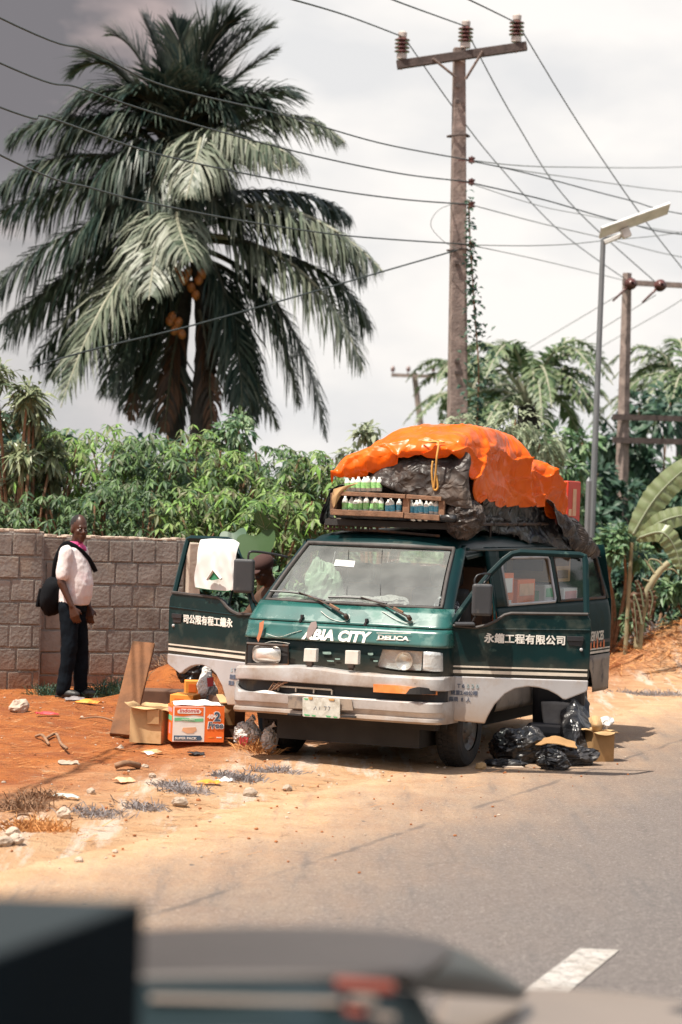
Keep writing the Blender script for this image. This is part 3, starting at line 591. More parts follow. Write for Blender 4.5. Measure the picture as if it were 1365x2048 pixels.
for a_, b_ in (((866, 117), (912, 154)), ((966, 102), (932, 158))):
    g = MB(); g.tube([P(*a_, DM - 0.24), P(*b_, DM - 0.15)], 0.02, 6); g.build('brace', M['polewood'], mp_, world=True)
for px, py in ((804, 118), (931, 96), (1033, 84)): insulator(mp_, P(px, py, DM - 0.17), 0.42, 0.085)
for py in (320, 364, 409, 489):
    g = MB(); p = P(944, py, DM - 0.25); g.lathe([(0.012, -0.06), (0.012, -0.04), (0.05, -0.04), (0.05, -0.015), (0.03, 0), (0.05, 0.015), (0.05, 0.04), (0.012, 0.04), (0.012, 0.06)], p, n=10)
    g.box(p + Vector((-0.09, 0.06, 0)), (0.22, 0.03, 0.02)); g.build('shackle_insulator', M['insul'], mp_, world=True)
for py in (272, 500):
    g = MB(); c = P(917, py, DM); g.tube([c + Vector((0.16 * math.cos(a_ * 0.785), 0.16 * math.sin(a_ * 0.785), 0.015 * math.sin(a_))) for a_ in range(8)], 0.018, 6, closed=True); g.build('iron_band', M['armwood'], mp_, world=True)
for py in (172, 203, 525, 722, 745):
    g = MB(); g.box(P(914 if py > 300 else 916, py, DM - 0.15), (0.06, 0.05, 0.05)); g.build('step_bolt', M['armwood'], mp_, world=True)
# ivy strand on the stay wire beside the pole
iv = thing('climbing_vine', 'thin green vine climbing a slack wire beside the tall pole', 'vine', gpt(957, 35.4))
path = smooth_path([P(x, y, 35.4) for x, y in ((938, 400), (940, 470), (945, 545), (950, 630), (957, 720), (957, 800), (952, 900), (955, 1080))], 8)
g = MB(); g.tube(path, 0.012, 5); g.build('vine_stem', M['twig'], iv, world=True)
g = MB(); random.seed(5)
for i in range(520):
    t = random.random() ** 0.75; p = path[min(int(t * len(path)), len(path) - 1)]; sp = 0.02 + 0.11 * sstep(0.15, 0.7, t)
    g.leaf(p + Vector((random.gauss(0, sp), random.gauss(0, sp), random.gauss(0, 0.1))), Vector((random.uniform(-1, 1), random.uniform(-1, 1), random.uniform(-.6, .2))), Vector((0, -.5, 1)), random.uniform(.06, .12), random.uniform(.05, .09))
g.build('foliage', M['leaf_dark'], iv, world=True, recalc=False)

lp0, lp1 = P(1181, 1110, 33), P(1207, 478, 33); lp0.z = 0.0
lamp = thing('street_lamp', 'slim grey solar street lamp with a pale tilted panel, right of the tall pole', 'street lamp', (lp0.x, lp0.y, 0))
g = MB(); g.tube([lp0, lp1], [0.052, 0.036], 10); g.build('lamp_post', M['steel'], lamp, world=True)
g = MB(); a_, b_ = P(1202, 470, 33), P(1338, 411, 32.6); ang = math.atan2(b_.z - a_.z, b_.x - a_.x)
g.box((a_ + b_) / 2, ((b_ - a_).length, 0.30, 0.035), rotm(x=R_(-22)) @ rotm(y=-ang)); g.build('solar_panel', [M['solar']], lamp, world=True, bevel=0.006)
g = MB(); g.box(P(1226, 478, 33), (0.26, 0.14, 0.06), rotm(y=-ang)); g.box(P(1252, 466, 32.9), (0.12, 0.16, 0.13), rotm(y=-ang)); g.build('lamp_head', M['solar'], lamp, world=True, bevel=0.01)
g = MB(); g.tube([lp1, P(1210, 474, 33), P(1262, 468, 32.95)], 0.022, 8); g.build('bracket', M['steel'], lamp, world=True)
a_, b_ = P(1174, 1110, 30), P(1178, 962, 30); a_.z = 0
g = MB(); g.tube([a_, b_], 0.035, 8); g.tube([b_, b_ + Vector((0.0, 0, 0.05))], [0.035, 0.004], 8); tag(g.build('metal_post', M['steel']), 'short grey metal post left of the street lamp foot', 'post')

DS = 46.0
b0 = P(1243, 1066, DS); b0.z = 0; t0_ = P(1255, 546, DS)
hp = thing('utility_pole', 'twin leg utility pole carrying dark horizontal beams, far right edge', 'utility pole', b0)
g = MB(); g.tube([b0, t0_], [0.155, 0.085], 4); g.build('pole_shaft', M['polewood'], hp, world=True)
b1 = P(1500, 1066, DS + .5); b1.z = 0; g = MB(); g.tube([b1, P(1506, 540, DS + .5)], [0.155, 0.085], 4); g.build('pole_shaft', M['polewood'], hp, world=True)
g = MB(); a_, b_ = P(1246, 570, DS - .1), P(1520, 574, DS + .4); g.box((a_ + b_) / 2, ((b_ - a_).length, 0.09, 0.1), rotm(z=0.19, y=0)); g.build('crossarm', M['polewood'], hp, world=True)
for y0 in (834, 880):
    for dx in (0.16, -0.16):
        g = MB(); a_, b_ = P(1226, y0, DS + dx), P(1530, y0 + 8, DS + dx + .5); g.box((a_ + b_) / 2, ((b_ - a_).length, 0.07, 0.11), rotm(y=math.atan2(a_.z - b_.z, b_.x - a_.x), z=0.17)); g.build('platform_beam', M['armwood'], hp, world=True)
for px, py in ((1262, 568), (1321, 571)):
    g = MB(); c = P(px, py, DS - .3); g.lathe([(0.005, -.09), (0.04, -.08), (0.11, -.05), (0.04, -.03), (0.115, 0), (0.04, .02), (0.11, .05), (0.03, .08)], c, rotm(x=R_(80), z=R_(20)), n=14)
    g.tube([c, c + (P(px - 40, py + 38, DS - .3) - c) * .9], [0.03, 0.02], 6); g.build('disc_insulator', M['insul'], hp, world=True, smooth=True)
# far T pole
f0, f1 = P(843, 860, 78), P(829, 746, 78); f0 = f1 + (f0 - f1) * ((f1.z) / (f1.z - f0.z))
tp = thing('utility_pole', 'small far leaning pole with one crossarm and three pin insulators, left of the tall pole', 'utility pole', f0)
g = MB(); g.tube([f0, f1], [0.14, 0.10], 6); g.build('pole_shaft', M['polewood'], tp, world=True)
g = MB(); a_, b_ = P(783, 752, 77.8), P(873, 751, 77.8); g.box((a_ + b_) / 2, ((b_ - a_).length, 0.10, 0.11)); g.build('crossarm', M['polewood'], tp, world=True)
for px in (786, 817, 867):
    g = MB(); g.lathe([(.02, -.05), (.02, .05), (.07, .06), (.06, .14), (.08, .15), (.03, .22), (.001, .23)], P(px, 746, 77.8), n=8); g.build('insulator', M['insul'], tp, world=True)

def wire(label, pts, r=0.011, m='wirem', group=None):
    q = [P(*p) for p in pts]; off = lambda p: p[0] < 0 or p[0] > 1400
    if off(pts[0]): d = (q[0] - q[1]).normalized(); q.insert(0, q[0] + d * 14 + Vector((0, 0, .6)))
    if off(pts[-1]): d = (q[-1] - q[-2]).normalized(); q.append(q[-1] + d * 14 + Vector((0, 0, .6)))
    g = MB(); g.tube(smooth_path(q, 10), r, 5)
    tag(g.build('power_line', M[m], smooth=True), label, 'power line', group)
wire('upper left wire meeting the leftmost crossarm insulator', [(560, -8, 24), (690, 30, 30), (802, 72, 35.8)])
wire('top wire meeting the middle crossarm insulator from above', [(750, -14, 26), (830, 16, 31), (930, 52, 35.8)])
wire('top wire meeting the rightmost crossarm insulator from above', [(905, -16, 27), (965, 12, 31), (1032, 45, 35.8)])
wire('greenish wire dropping right from the leftmost crossarm insulator behind the shaft', [(810, 76, 36), (902, 208, 36.6), (990, 322, 40), (1120, 462, 43), (1262, 566, 46)], 0.009)
wire('greenish wire dropping right from the middle crossarm insulator', [(936, 66, 36), (1030, 240, 39), (1140, 405, 43), (1320, 572, 46)], 0.010)
wire('greenish wire dropping right from the rightmost crossarm insulator past the lamp', [(1044, 60, 36), (1160, 250, 38), (1290, 440, 42), (1400, 580, 46)], 0.010)
wire('highest of the four left wires, crossing the palm top', [(-20, 26, 21), (180, 102, 24), (330, 172, 26), (560, 228, 30), (760, 286, 33.5), (944, 321, 35.8)], 0.0105)
wire('second of the four left wires, crossing the palm crown', [(-20, 117, 21), (160, 176, 24), (330, 232, 26), (600, 305, 31), (800, 347, 34), (944, 364, 35.8)], 0.0105)
wire('third of the four left wires, across the palm centre', [(-20, 207, 21), (100, 236, 23), (330, 312, 27), (620, 372, 32), (800, 398, 34), (944, 409, 35.8)], 0.0105)
wire('lowest of the four left wires, across the lower palm fronds', [(-20, 300, 21), (190, 378, 25), (330, 412, 27), (500, 444, 30), (700, 472, 33), (940, 489, 35.8)], 0.0105)
wire('slack dark cable rising from the hedge to the tall pole', [(60, 735, 29), (190, 698, 30), (380, 652, 31.5), (610, 588, 33.5), (800, 533, 35), (915, 500, 35.8)], 0.012)
wire('nearly level pale wire right of the tall pole, topmost of the fan', [(944, 321, 35.8), (1120, 334, 42), (1420, 329, 60)], 0.009, 'wirepale')
wire('second wire of the fan right of the tall pole, sagging slightly', [(944, 323, 35.8), (1120, 352, 40), (1420, 386, 50)], 0.008, 'wirepale')
wire('brown wire of the fan passing above the lamp panel tip', [(944, 322, 35.8), (1060, 348, 37), (1250, 398, 40), (1420, 436, 43)], 0.010)
wire('dark double wire crossing the lamp panel', [(944, 366, 35.8), (1090, 400, 37), (1250, 445, 40), (1420, 474, 43)], 0.011)
wire('thin pale wire just under the double wire, toward the lamp', [(944, 368, 35.8), (1060, 406, 37), (1160, 428, 39), (1420, 470, 46)], 0.006, 'wirepale')
wire('pale wire running from the third shackle to behind the lamp', [(944, 410, 35.8), (1080, 446, 38), (1200, 474, 41), (1420, 522, 48)], 0.008, 'wirepale')
wire('pale level wire from the lowest shackle to the lamp head', [(944, 490, 35.8), (1080, 491, 37), (1200, 482, 39), (1420, 452, 46)], 0.007, 'wirepale')
wire('faint sagging wire from the lowest shackle to the right pole', [(944, 491, 35.8), (1080, 520, 39), (1246, 560, 45.9)], 0.007, 'wirepale')
wire('faint guy wire left of the right pole, highest of three', [(1246, 585, 45.8), (1100, 672, 55), (900, 790, 70)], 0.008, 'wirepale')
wire('faint guy wire under the disc insulator, middle of three', [(1312, 590, 45.8), (1150, 690, 55), (960, 800, 70)], 0.008, 'wirepale')
wire('faint guy wire at the right edge, lowest of three', [(1420, 560, 45.8), (1240, 672, 55), (1000, 810, 72)], 0.008, 'wirepale')
wire('thin loop of loose wire hanging left of the tall pole', [(915, 405, 35.7), (878, 420, 35.7), (862, 450, 35.7), (885, 480, 35.7), (912, 497, 35.7)], 0.005, 'wirepale')

# ================================================================== plants
def rv(): return Vector((random.gauss(0, 1), random.gauss(0, 1), random.gauss(0, 1))).normalized()
def cassava(label, px, d, top, wpx, n, low=0.95, lm='leaf_cassava', ls=0.128):
    b = gpt(px, d); s = d / FPX; zt = P(px, top, d).z; w_ = wpx * s
    t = thing('cassava_shrub', label, 'shrub', b, 0, 'broad leaved shrubs behind the wall'); g = MB(); st = MB()
    tips = []
    for i in range(6):
        e_ = b + Vector((random.uniform(-w_, w_) * .8, random.uniform(-.5, .5), 0)); e_.z = zt * random.uniform(.75, .98)
        m_ = (b + e_) / 2 + Vector((random.uniform(-.2, .2), random.uniform(-.2, .2), .1)); pts = smooth_path([b, m_, e_], 5); st.tube(pts, [0.02 * (1 - k / 14) + .004 for k in range(len(pts))], 5)
    for i in range(n):
        th = random.random(); x = random.uniform(-1, 1); z = low + (zt - low) * (1 - th ** 1.5) * (1 - 0.22 * x * x) + random.gauss(0, .04)
        c = Vector((b.x + x * w_, b.y + random.uniform(-.55, .55) , z)); r = ls * random.uniform(.65, 1.15); k = random.choice((5, 6, 7)); tilt = rv() * .35 + Vector((0, -.35, 1)); tilt.normalize()
        ax = tilt.orthogonal().normalized(); bx = tilt.cross(ax); a0 = random.uniform(0, 6.28)
        for q in range(k):
            an = a0 + 5.2 * q / (k - 1); dv = ax * math.cos(an) + bx * math.sin(an) - tilt * random.uniform(.05, .75)
            g.leaf(c, dv, tilt, r * random.uniform(.75, 1.1), r * .30, random.uniform(.2, .45), .12)
    st.build('stem', M['twig'], t, world=True); g.build('foliage', M[lm], t, world=True, recalc=False)
random.seed(11)
for i, (px, d, top, w_) in enumerate([(30, 26.6, 905, 90), (120, 26.2, 868, 85), (215, 26.8, 848, 80), (300, 26.3, 872, 80), (385, 26.6, 860, 80), (465, 26.2, 905, 80), (545, 26.5, 890, 85), (620, 26.4, 905, 75), (250, 25.4, 960, 100), (420, 25.2, 968, 100), (90, 25.4, 985, 100), (575, 25.2, 985, 90)]):
    lab = ['dim cassava shrub at the left edge behind the nearer wall section', 'cassava shrub rising left of the standing man, behind the wall', 'bright cassava shrub with the highest leaves, above the standing man', 'cassava shrub behind the wall, just right of the pale gap in the hedge', 'cassava shrub under the palm trunks behind the wall', 'cassava shrub above the draped jersey, behind the wall end', 'cassava shrub above the big heart shaped leaf', 'cassava shrub pressing against the van load at its left', 'low cassava shrub hanging over the wall right of the standing man', 'low cassava shrub over the pale pier at the wall end', 'low dark cassava shrub over the nearer wall section', 'low cassava shrub left of the van roof'][i]
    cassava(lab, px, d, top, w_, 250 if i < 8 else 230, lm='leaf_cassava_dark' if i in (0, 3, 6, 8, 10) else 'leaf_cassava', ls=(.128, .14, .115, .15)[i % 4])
def bush(name, label, px, d, top, wpx, n, lm, ls, low=0.2, depth=.8, cat='shrub', group=None, aspect=.45, gaps=.35, droop=.25, rn=.5):
    b = gpt(px, d); s = d / FPX; zt = P(px, top, d).z; w_ = wpx * s
    t = thing(name, label, cat, b, 0, group); g = MB(); st = MB(); cl = []
    H = zt - low
    for i in range(max(8, int(n / 130))):
        a_ = random.uniform(0, 6.28); rr = random.random() ** .5; x = math.cos(a_) * rr * w_; y = math.sin(a_) * rr * depth
        z = low + H * random.random() ** .7 * (1 - .35 * rr ** 3); cl.append((Vector((b.x + x, b.y + y, z)), random.uniform(.18, .42) * min(w_, H)))
    for c, r in cl:
        pts = smooth_path([b, (b + c) / 2 + rv() * .15, c], 4); st.tube(pts, [0.03 * (1 - k / 10) + .005 for k in range(len(pts))], 5)
    for i in range(n):
        c, r = random.choice(cl); u_ = rv(); p = c + Vector((u_.x, u_.y * .9, u_.z * .8)) * (r * random.uniform(gaps, 1.05))
        if p.z < 0.1: continue
        dv = u_ * (1.2 - rn) + Vector((0, 0, -.25)) + rv() * rn
        L_ = ls * random.uniform(.6, 1.2); g.leaf(p, dv, Vector((0, -.3, 1)) + rv() * .5, L_, L_ * aspect, droop, .12)
    st.build('stem', M['twig'], t, world=True); g.build('foliage', M[lm], t, world=True, recalc=False)
random.seed(21)
bush('leafy_shrub', 'small leaved bush with upright shoots under the palm, right of the trunks', 470, 27.6, 838, 75, 2400, 'leaf_bush', .10)
bush('leafy_shrub', 'small leaved bush below the hanging right palm frond', 560, 27.8, 882, 70, 2000, 'leaf_bush', .10)
bush('leafy_shrub', 'small leaved bush beside the orange tarpaulin left edge', 640, 27.4, 880, 60, 2200, 'leaf_bush', .10)
bush('broadleaf_tree', 'shrubby tree with long glossy drooping leaves at the left edge, above the hedge', 25, 25.8, 728, 95, 2400, 'leaf_glossy', .185, low=1.7, aspect=.25, depth=.6, cat='tree', droop=.35, rn=1.0)
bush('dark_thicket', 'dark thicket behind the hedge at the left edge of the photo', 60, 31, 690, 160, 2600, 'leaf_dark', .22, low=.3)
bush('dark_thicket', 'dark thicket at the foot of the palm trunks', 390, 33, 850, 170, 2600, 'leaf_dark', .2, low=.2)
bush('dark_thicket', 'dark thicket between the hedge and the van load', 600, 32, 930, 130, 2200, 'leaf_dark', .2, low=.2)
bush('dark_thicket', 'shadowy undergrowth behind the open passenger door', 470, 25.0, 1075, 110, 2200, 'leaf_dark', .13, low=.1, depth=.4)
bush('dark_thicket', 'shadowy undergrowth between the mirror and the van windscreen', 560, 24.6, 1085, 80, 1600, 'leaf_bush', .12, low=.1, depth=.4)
bush('pale_tree', 'pale grey green shrubby tree peeking left above the orange tarpaulin', 750, 30, 856, 75, 1500, 'leaf_pale', .14, low=1.9, rn=1.0)
bush('pale_tree', 'pale feathery tree crown right behind the top of the orange tarpaulin', 985, 31, 818, 120, 2600, 'leaf_pale', .18, low=1.4, aspect=.3, droop=.5)
bush('leafy_shrub', 'bright green bush between the tall pole and the street lamp', 1130, 37, 868, 95, 2600, 'leaf_bush', .2, depth=1.2)
bush('leafy_shrub', 'green bush right of the street lamp, behind the twin leg pole', 1235, 50, 850, 110, 2600, 'leaf_bush', .26, depth=1.2)
bush('leafy_shrub', 'green bush at the right edge behind the banana leaves', 1350, 50, 900, 120, 2600, 'leaf_bush', .26, depth=1.2)
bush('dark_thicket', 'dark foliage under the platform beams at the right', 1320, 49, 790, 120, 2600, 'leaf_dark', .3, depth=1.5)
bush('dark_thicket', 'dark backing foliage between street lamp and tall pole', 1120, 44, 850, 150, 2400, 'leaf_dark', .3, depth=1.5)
bush('leafy_shrub', 'low tangled shrub hugging the rear of the van', 1235, 31.5, 1040, 70, 1800, 'leaf_bush', .13, depth=.7)
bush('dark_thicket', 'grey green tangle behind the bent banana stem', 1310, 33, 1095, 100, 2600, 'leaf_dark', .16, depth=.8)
bush('leafy_shrub', 'low weedy growth behind the straw heap at the right edge', 1390, 32, 1080, 70, 1500, 'leaf_bush', .15, depth=.7)

# ---- coconut palm: every frond drawn by root, bend and tip
def frond(t, root, ctrl, tip, L=1.0, n=64, lm='leaf_palm', hang=.9, fwd=.5, rm='rachisdark', w_=.046, start=.11, wob=.2):
    sp = [root * (1 - k) ** 2 + ctrl * (2 * k * (1 - k)) + tip * k ** 2 for k in [i / 24 for i in range(25)]]
    g = MB(); g.tube(sp, [.045 * (1 - .85 * i / 24) + .004 for i in range(25)], 5, mat=1)
    for i in range(n):
        k = start + (1 - start) * (i + .5) / n; q = root * (1 - k) ** 2 + ctrl * (2 * k * (1 - k)) + tip * k ** 2
        tg = ((ctrl - root) * (1 - k) + (tip - ctrl) * k).normalized(); sd_ = tg.cross(Vector((0, 0, 1)))
        if sd_.length < .15: sd_ = tg.cross(Vector((0, 1, .3)))
        sd_.normalize(); up = sd_.cross(tg)
        if up.z < 0: up = -up
        for s_ in (-1, 1):
            if random.random() < .05: continue
            le = L * (math.sin(math.pi * min(1, .12 + k * .9)) ** .6) * random.uniform(.8, 1.1)
            dv = (sd_ * s_ * random.uniform(.5, .8) + tg * random.uniform(fwd * .7, fwd * 1.3) + up * .15 + rv() * wob).normalized()
            a_ = q; wv = dv.cross(up).normalized() * (w_ * random.uniform(.8, 1.3)); pts = [a_]; cur = a_; dd = dv
            for j in range(3):
                dd = (dd + Vector((0, 0, -hang * (.25 + .3 * j)))).normalized(); cur = cur + dd * (le / 3); pts.append(cur)
            o = len(g.v)
            for j, p in enumerate(pts):
                f_ = (.55, 1, .7, .08)[j]; g.v += [tuple(p - wv * (f_ / 2)), tuple(p + wv * (f_ / 2))]
            for j in range(3): g.f.append((o + 2 * j, o + 2 * j + 1, o + 2 * j + 3, o + 2 * j + 2)); g.m.append(0)
    return g.build('frond', [M[lm], M[rm]], t, world=True, recalc=False)
DP = 40.0
pb = gpt(395, DP)
palm = thing('coconut_palm', 'big coconut palm with drooping grey green fronds and orange nuts, left of the poles', 'palm tree', pb)
random.seed(31)
g = MB(); pts = smooth_path([pb, P(402, 860, DP), P(412, 700, DP), P(404, 560, DP), P(380, 420, DP), P(352, 330, DP)], 6)
g.tube(pts, [.20 - .08 * i / len(pts) + .015 * (i % 2) for i in range(len(pts))], 12); g.build('trunk', M['bark'], palm, world=True, smooth=True)
g = MB(); q0 = gpt(345, DP + .4); pts = smooth_path([q0, P(352, 850, DP + .4), P(358, 700, DP + .4), P(372, 560, DP + .2)], 6)
palm2 = thing('coconut_palm', 'second dark coconut trunk with dead brown skirt, left of the main palm trunk', 'palm tree', q0)
g.tube(pts, [.16 - .03 * i / len(pts) + .012 * (i % 2) for i in range(len(pts))], 12); g.build('trunk', M['bark'], palm2, world=True, smooth=True)
FR = [ # root, ctrl, tip (photo pixels), depth offset of tip, length, kind
 ((348, 300), (390, 90), (452, 12), .3, .75, 0), ((350, 290), (455, 150), (560, 96), .4, .8, 0), ((345, 290), (330, 110), (288, 30), .2, .7, 0), ((352, 280), (372, 110), (352, 40), .2, .7, 0), ((350, 300), (440, 60), (500, 60), .5, .8, 0),
 ((355, 310), (520, 130), (552, 260), -.2, .8, 0), ((345, 300), (240, 60), (140, 150), .2, .85, 0), ((345, 310), (230, 120), (130, 230), -.2, .9, 0), ((340, 320), (200, 150), (110, 310), .1, .9, 0), ((345, 330), (150, 170), (10, 285), .3, .95, 0),
 ((350, 350), (120, 250), (-30, 400), .2, 1.0, 0), ((355, 390), (180, 310), (-20, 440), .5, 1.1, 0), ((360, 420), (140, 420), (-30, 590), .4, 1.15, 0), ((365, 450), (190, 440), (0, 700), .6, 1.1, 0), ((365, 470), (220, 500), (60, 740), .9, 1.1, 0),
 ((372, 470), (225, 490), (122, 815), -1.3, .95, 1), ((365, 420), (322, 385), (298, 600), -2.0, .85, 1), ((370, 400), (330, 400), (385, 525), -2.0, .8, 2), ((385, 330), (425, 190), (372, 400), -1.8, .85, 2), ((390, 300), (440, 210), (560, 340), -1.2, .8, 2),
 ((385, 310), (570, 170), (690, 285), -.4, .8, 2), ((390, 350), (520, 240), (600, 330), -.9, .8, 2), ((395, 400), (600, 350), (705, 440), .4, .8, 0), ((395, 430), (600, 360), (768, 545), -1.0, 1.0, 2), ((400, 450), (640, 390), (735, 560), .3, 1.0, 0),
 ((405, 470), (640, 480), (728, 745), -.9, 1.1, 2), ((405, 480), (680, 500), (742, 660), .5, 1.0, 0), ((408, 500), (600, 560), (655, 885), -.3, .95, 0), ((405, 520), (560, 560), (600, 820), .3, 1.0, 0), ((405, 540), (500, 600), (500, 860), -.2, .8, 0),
 ((380, 540), (300, 600), (250, 830), .5, 1.0, 0), ((385, 540), (320, 640), (330, 870), .3, .9, 0), ((380, 500), (290, 520), (200, 800), .8, 1.0, 0), ((350, 320), (270, 250), (190, 430), .0, 1.0, 0), ((355, 340), (420, 260), (470, 440), .2, 1.0, 0), ((360, 360), (300, 320), (250, 520), -.3, 1.0, 0), ((370, 400), (460, 380), (520, 560), .3, 1.0, 0),
 ((400, 560), (470, 650), (560, 860), .4, .9, 0), ((405, 500), (480, 590), (485, 820), -.6, .9, 0), ((375, 520), (270, 600), (225, 800), -.4, .9, 0), ((350, 300), (290, 80), (225, 70), .2, 1.0, 0), ((352, 300), (430, 110), (545, 50), .1, 1.0, 0), ((355, 305), (480, 170), (590, 185), -.3, 1.0, 0), ((350, 300), (250, 120), (165, 105), .3, 1.0, 0), ((350, 300), (410, 60), (470, 40), -.2, 1.0, 0), ((350, 310), (320, 180), (250, 190), -.6, 1.0, 0), ((352, 310), (390, 180), (470, 190), -.5, 1.0, 0), ((350, 320), (280, 240), (180, 380), -.5, 1.1, 0), ((350, 330), (330, 280), (290, 420), -.9, 1.0, 0), ((355, 340), (400, 300), (440, 430), -.6, 1.0, 0), ((365, 500), (200, 600), (100, 760), 1.2, 1.0, 0), ((360, 470), (150, 520), (-10, 660), 1.0, 1.0, 0),
 ((350, 300), (300, 200), (215, 250), -.5, .9, 0), ((350, 300), (410, 170), (480, 240), -.6, .8, 0), ((352, 310), (340, 200), (330, 150), -.8, .8, 0), ((360, 330), (380, 250), (420, 150), -.4, .9, 0), ((365, 380), (230, 360), (130, 520), -.2, 1.1, 0),
]
for i in range(0):
    a_ = math.pi * (1.12 - 1.24 * i / 11) + random.uniform(-.12, .12); rr_ = random.uniform(150, 260); r0 = (random.uniform(345, 385), random.uniform(300, 430))
    FR.append((r0, (r0[0] + math.cos(a_) * rr_ * .55, r0[1] - math.sin(a_) * rr_ * .6 - 60), (r0[0] + math.cos(a_) * rr_, r0[1] - math.sin(a_) * rr_ * .55 + random.uniform(20, 150)), random.uniform(-1.2, 1.2), .85, 0))
for (r0, c0, t0, dz, L_, k) in FR:
    rise = sstep(420, 60, t0[1])
    frond(palm, P(*r0, DP + .1), P(*c0, DP + dz * .6), P(*t0, DP + dz), L_ * (1.35 - .25 * rise), 105, ('leaf_palm', 'leaf_palm_lit', 'leaf_palm_lit')[k] if k != 2 else ('leaf_palm' if random.random() < .1 else 'leaf_palm_lit'), (1.15 - .95 * rise) if k != 1 else .7, .5 + .55 * rise, 'rachis' if k else 'rachisdark')
for (r0, c0, t0) in (((410, 640), (450, 700), (470, 865)), ((400, 620), (420, 700), (425, 880)), ((440, 640), (490, 680), (498, 880)))[:2]:
    frond(palm, P(*r0, DP - .2), P(*c0, DP - .4), P(*t0, DP - .4), .55, 40, 'leaf_palmdead', 1.2, .5, 'rachisdark')
for (r0, c0, t0) in (((365, 640), (340, 720), (330, 870)), ((355, 620), (280, 660), (262, 850))):
    frond(palm2, P(*r0, DP + .2), P(*c0, DP), P(*t0, DP), .6, 40, 'leaf_palmdead', 1.2, .5, 'rachisdark')
for px, py in ((350, 540), (362, 552), (376, 545), (398, 560), (404, 548), (345, 634), (357, 645), (350, 660), (364, 668), (340, 642), (383, 575), (370, 560), (392, 590)):
    g = MB(); g.ell(P(px, py, DP - .55), (.07, .07, .095), 10, 8, rotm(x=random.uniform(-.5, .5), y=random.uniform(-.5, .5))); g.build('coconut', M['coconut'], palm, world=True, smooth=True)
# ---- oil palms at the right
def oilpalm(label, px, py, d, n, Lf, sd):
    random.seed(sd); c = P(px, py, d); b = Vector((c.x, c.y, 0)); t = thing('oil_palm', label, 'palm tree', b, 0, 'oil palms in the background')
    g = MB(); g.tube([b, b + (c - b) * .5, c], [.3, .26, .24], 10); g.build('trunk', M['bark'], t, world=True)
    for i in range(n):
        a_ = i * 2.399 + random.uniform(-.2, .2); up = random.uniform(-.1, 1.0); hd = Vector((math.cos(a_), math.sin(a_), 0)); L_ = Lf * random.uniform(.8, 1.1)
        ct = c + hd * (L_ * .45 * (1.15 - up * .6)) + Vector((0, 0, L_ * (.25 + .75 * up))); tp_ = c + hd * (L_ * (1.0 - .25 * up)) + Vector((0, 0, L_ * (-.5 + .9 * up)))
        frond(t, c, ct, tp_, .55 * Lf / 3, 44, 'leaf_oil', .55, .5, 'rachis', .055, .2, .3)
oilpalm('oil palm with arching feathery fronds, between the tall pole and the street lamp', 1058, 815, 50, 32, 2.45, 41)
oilpalm('oil palm crown cut by the right edge, behind the twin leg pole', 1378, 800, 55, 28, 2.6, 43)
oilpalm('oil palm half hidden behind the tall pole', 935, 800, 58, 20, 1.9, 44)
# ---- banana plant and its dead neighbour
random.seed(51)
def blade(t, pts, w_, lm='leaf_banana', name='leaf', dl=0.0, rows=None):
    p = smooth_path(pts, 11); n = len(p); g = MB(); tears = [random.random() < .18 for _ in range(n)]
    vs = []
    for i, q in enumerate(p):
        tg = (p[min(i + 1, n - 1)] - p[max(i - 1, 0)]).normalized(); sd_ = tg.cross(Vector((0, -1, .25))).normalized(); nn = sd_.cross(tg)
        k = math.sin(math.pi * min(1, .04 + .96 * i / (n - 1))) ** .5 * w_ * (1 + .06 * random.uniform(-1, 1))
        for j in (-1, -.5, 0, .5, 1): vs.append(q + sd_ * (j * k / 2) + nn * (abs(j) * -.12 * k + (.02 * math.sin(i * 1.7 + j) if j else 0)))
    fs = [(i * 5 + j, i * 5 + j + 1, (i + 1) * 5 + j + 1, (i + 1) * 5 + j) for i in range(n - 1) for j in range(4)]
    g.add(vs, fs)
    for i in range(n - 1):
        if i % 3 == 1 and lm == 'leaf_banana': g.m[i * 4:i * 4 + 4] = [2] * 4
    g.tube(p, [.018 * (1 - .8 * i / n) for i in range(n)], 5, mat=1)
    return g.build(name, [M[lm], M['leaf_pale'], M['leaf_glossy']], t, world=True, recalc=False, smooth=True)
bb = gpt(1262, 31)
ban = thing('banana_plant', 'banana plant with broad pale green leaves at the right edge', 'banana plant', bb)
g = MB(); g.tube([bb, P(1264, 1085, 31)], [.03, .025], 10); g.build('pseudostem', M['bananastem'], ban, world=True)
D_ = 30.6
blade(ban, [P(1266, 1070, D_), P(1305, 1005, D_), P(1350, 955, D_), P(1420, 900, D_)], .34)
blade(ban, [P(1275, 1080, D_), P(1320, 1045, D_ - .3), P(1370, 1030, D_ - .3), P(1430, 1030, D_ - .3)], .26)
blade(ban, [P(1280, 1075, D_ - .4), P(1325, 1065, D_ - .6), P(1352, 1100, D_ - .6), P(1362, 1140, D_ - .6)], .26)
b2 = P(1276, 1298, 29.4)
dban = thing('banana_plant', 'bare bent banana stem with withered leaf stubs beside the straw heap', 'banana plant', b2)
g = MB(); pts = smooth_path([b2, P(1282, 1240, b2.y), P(1297, 1180, b2.y), P(1318, 1145, b2.y), P(1338, 1125, b2.y)], 6); g.tube(pts, [.055 - .02 * i / len(pts) for i in range(len(pts))], 8); g.build('pseudostem', M['bananastem'], dban, world=True, smooth=True)
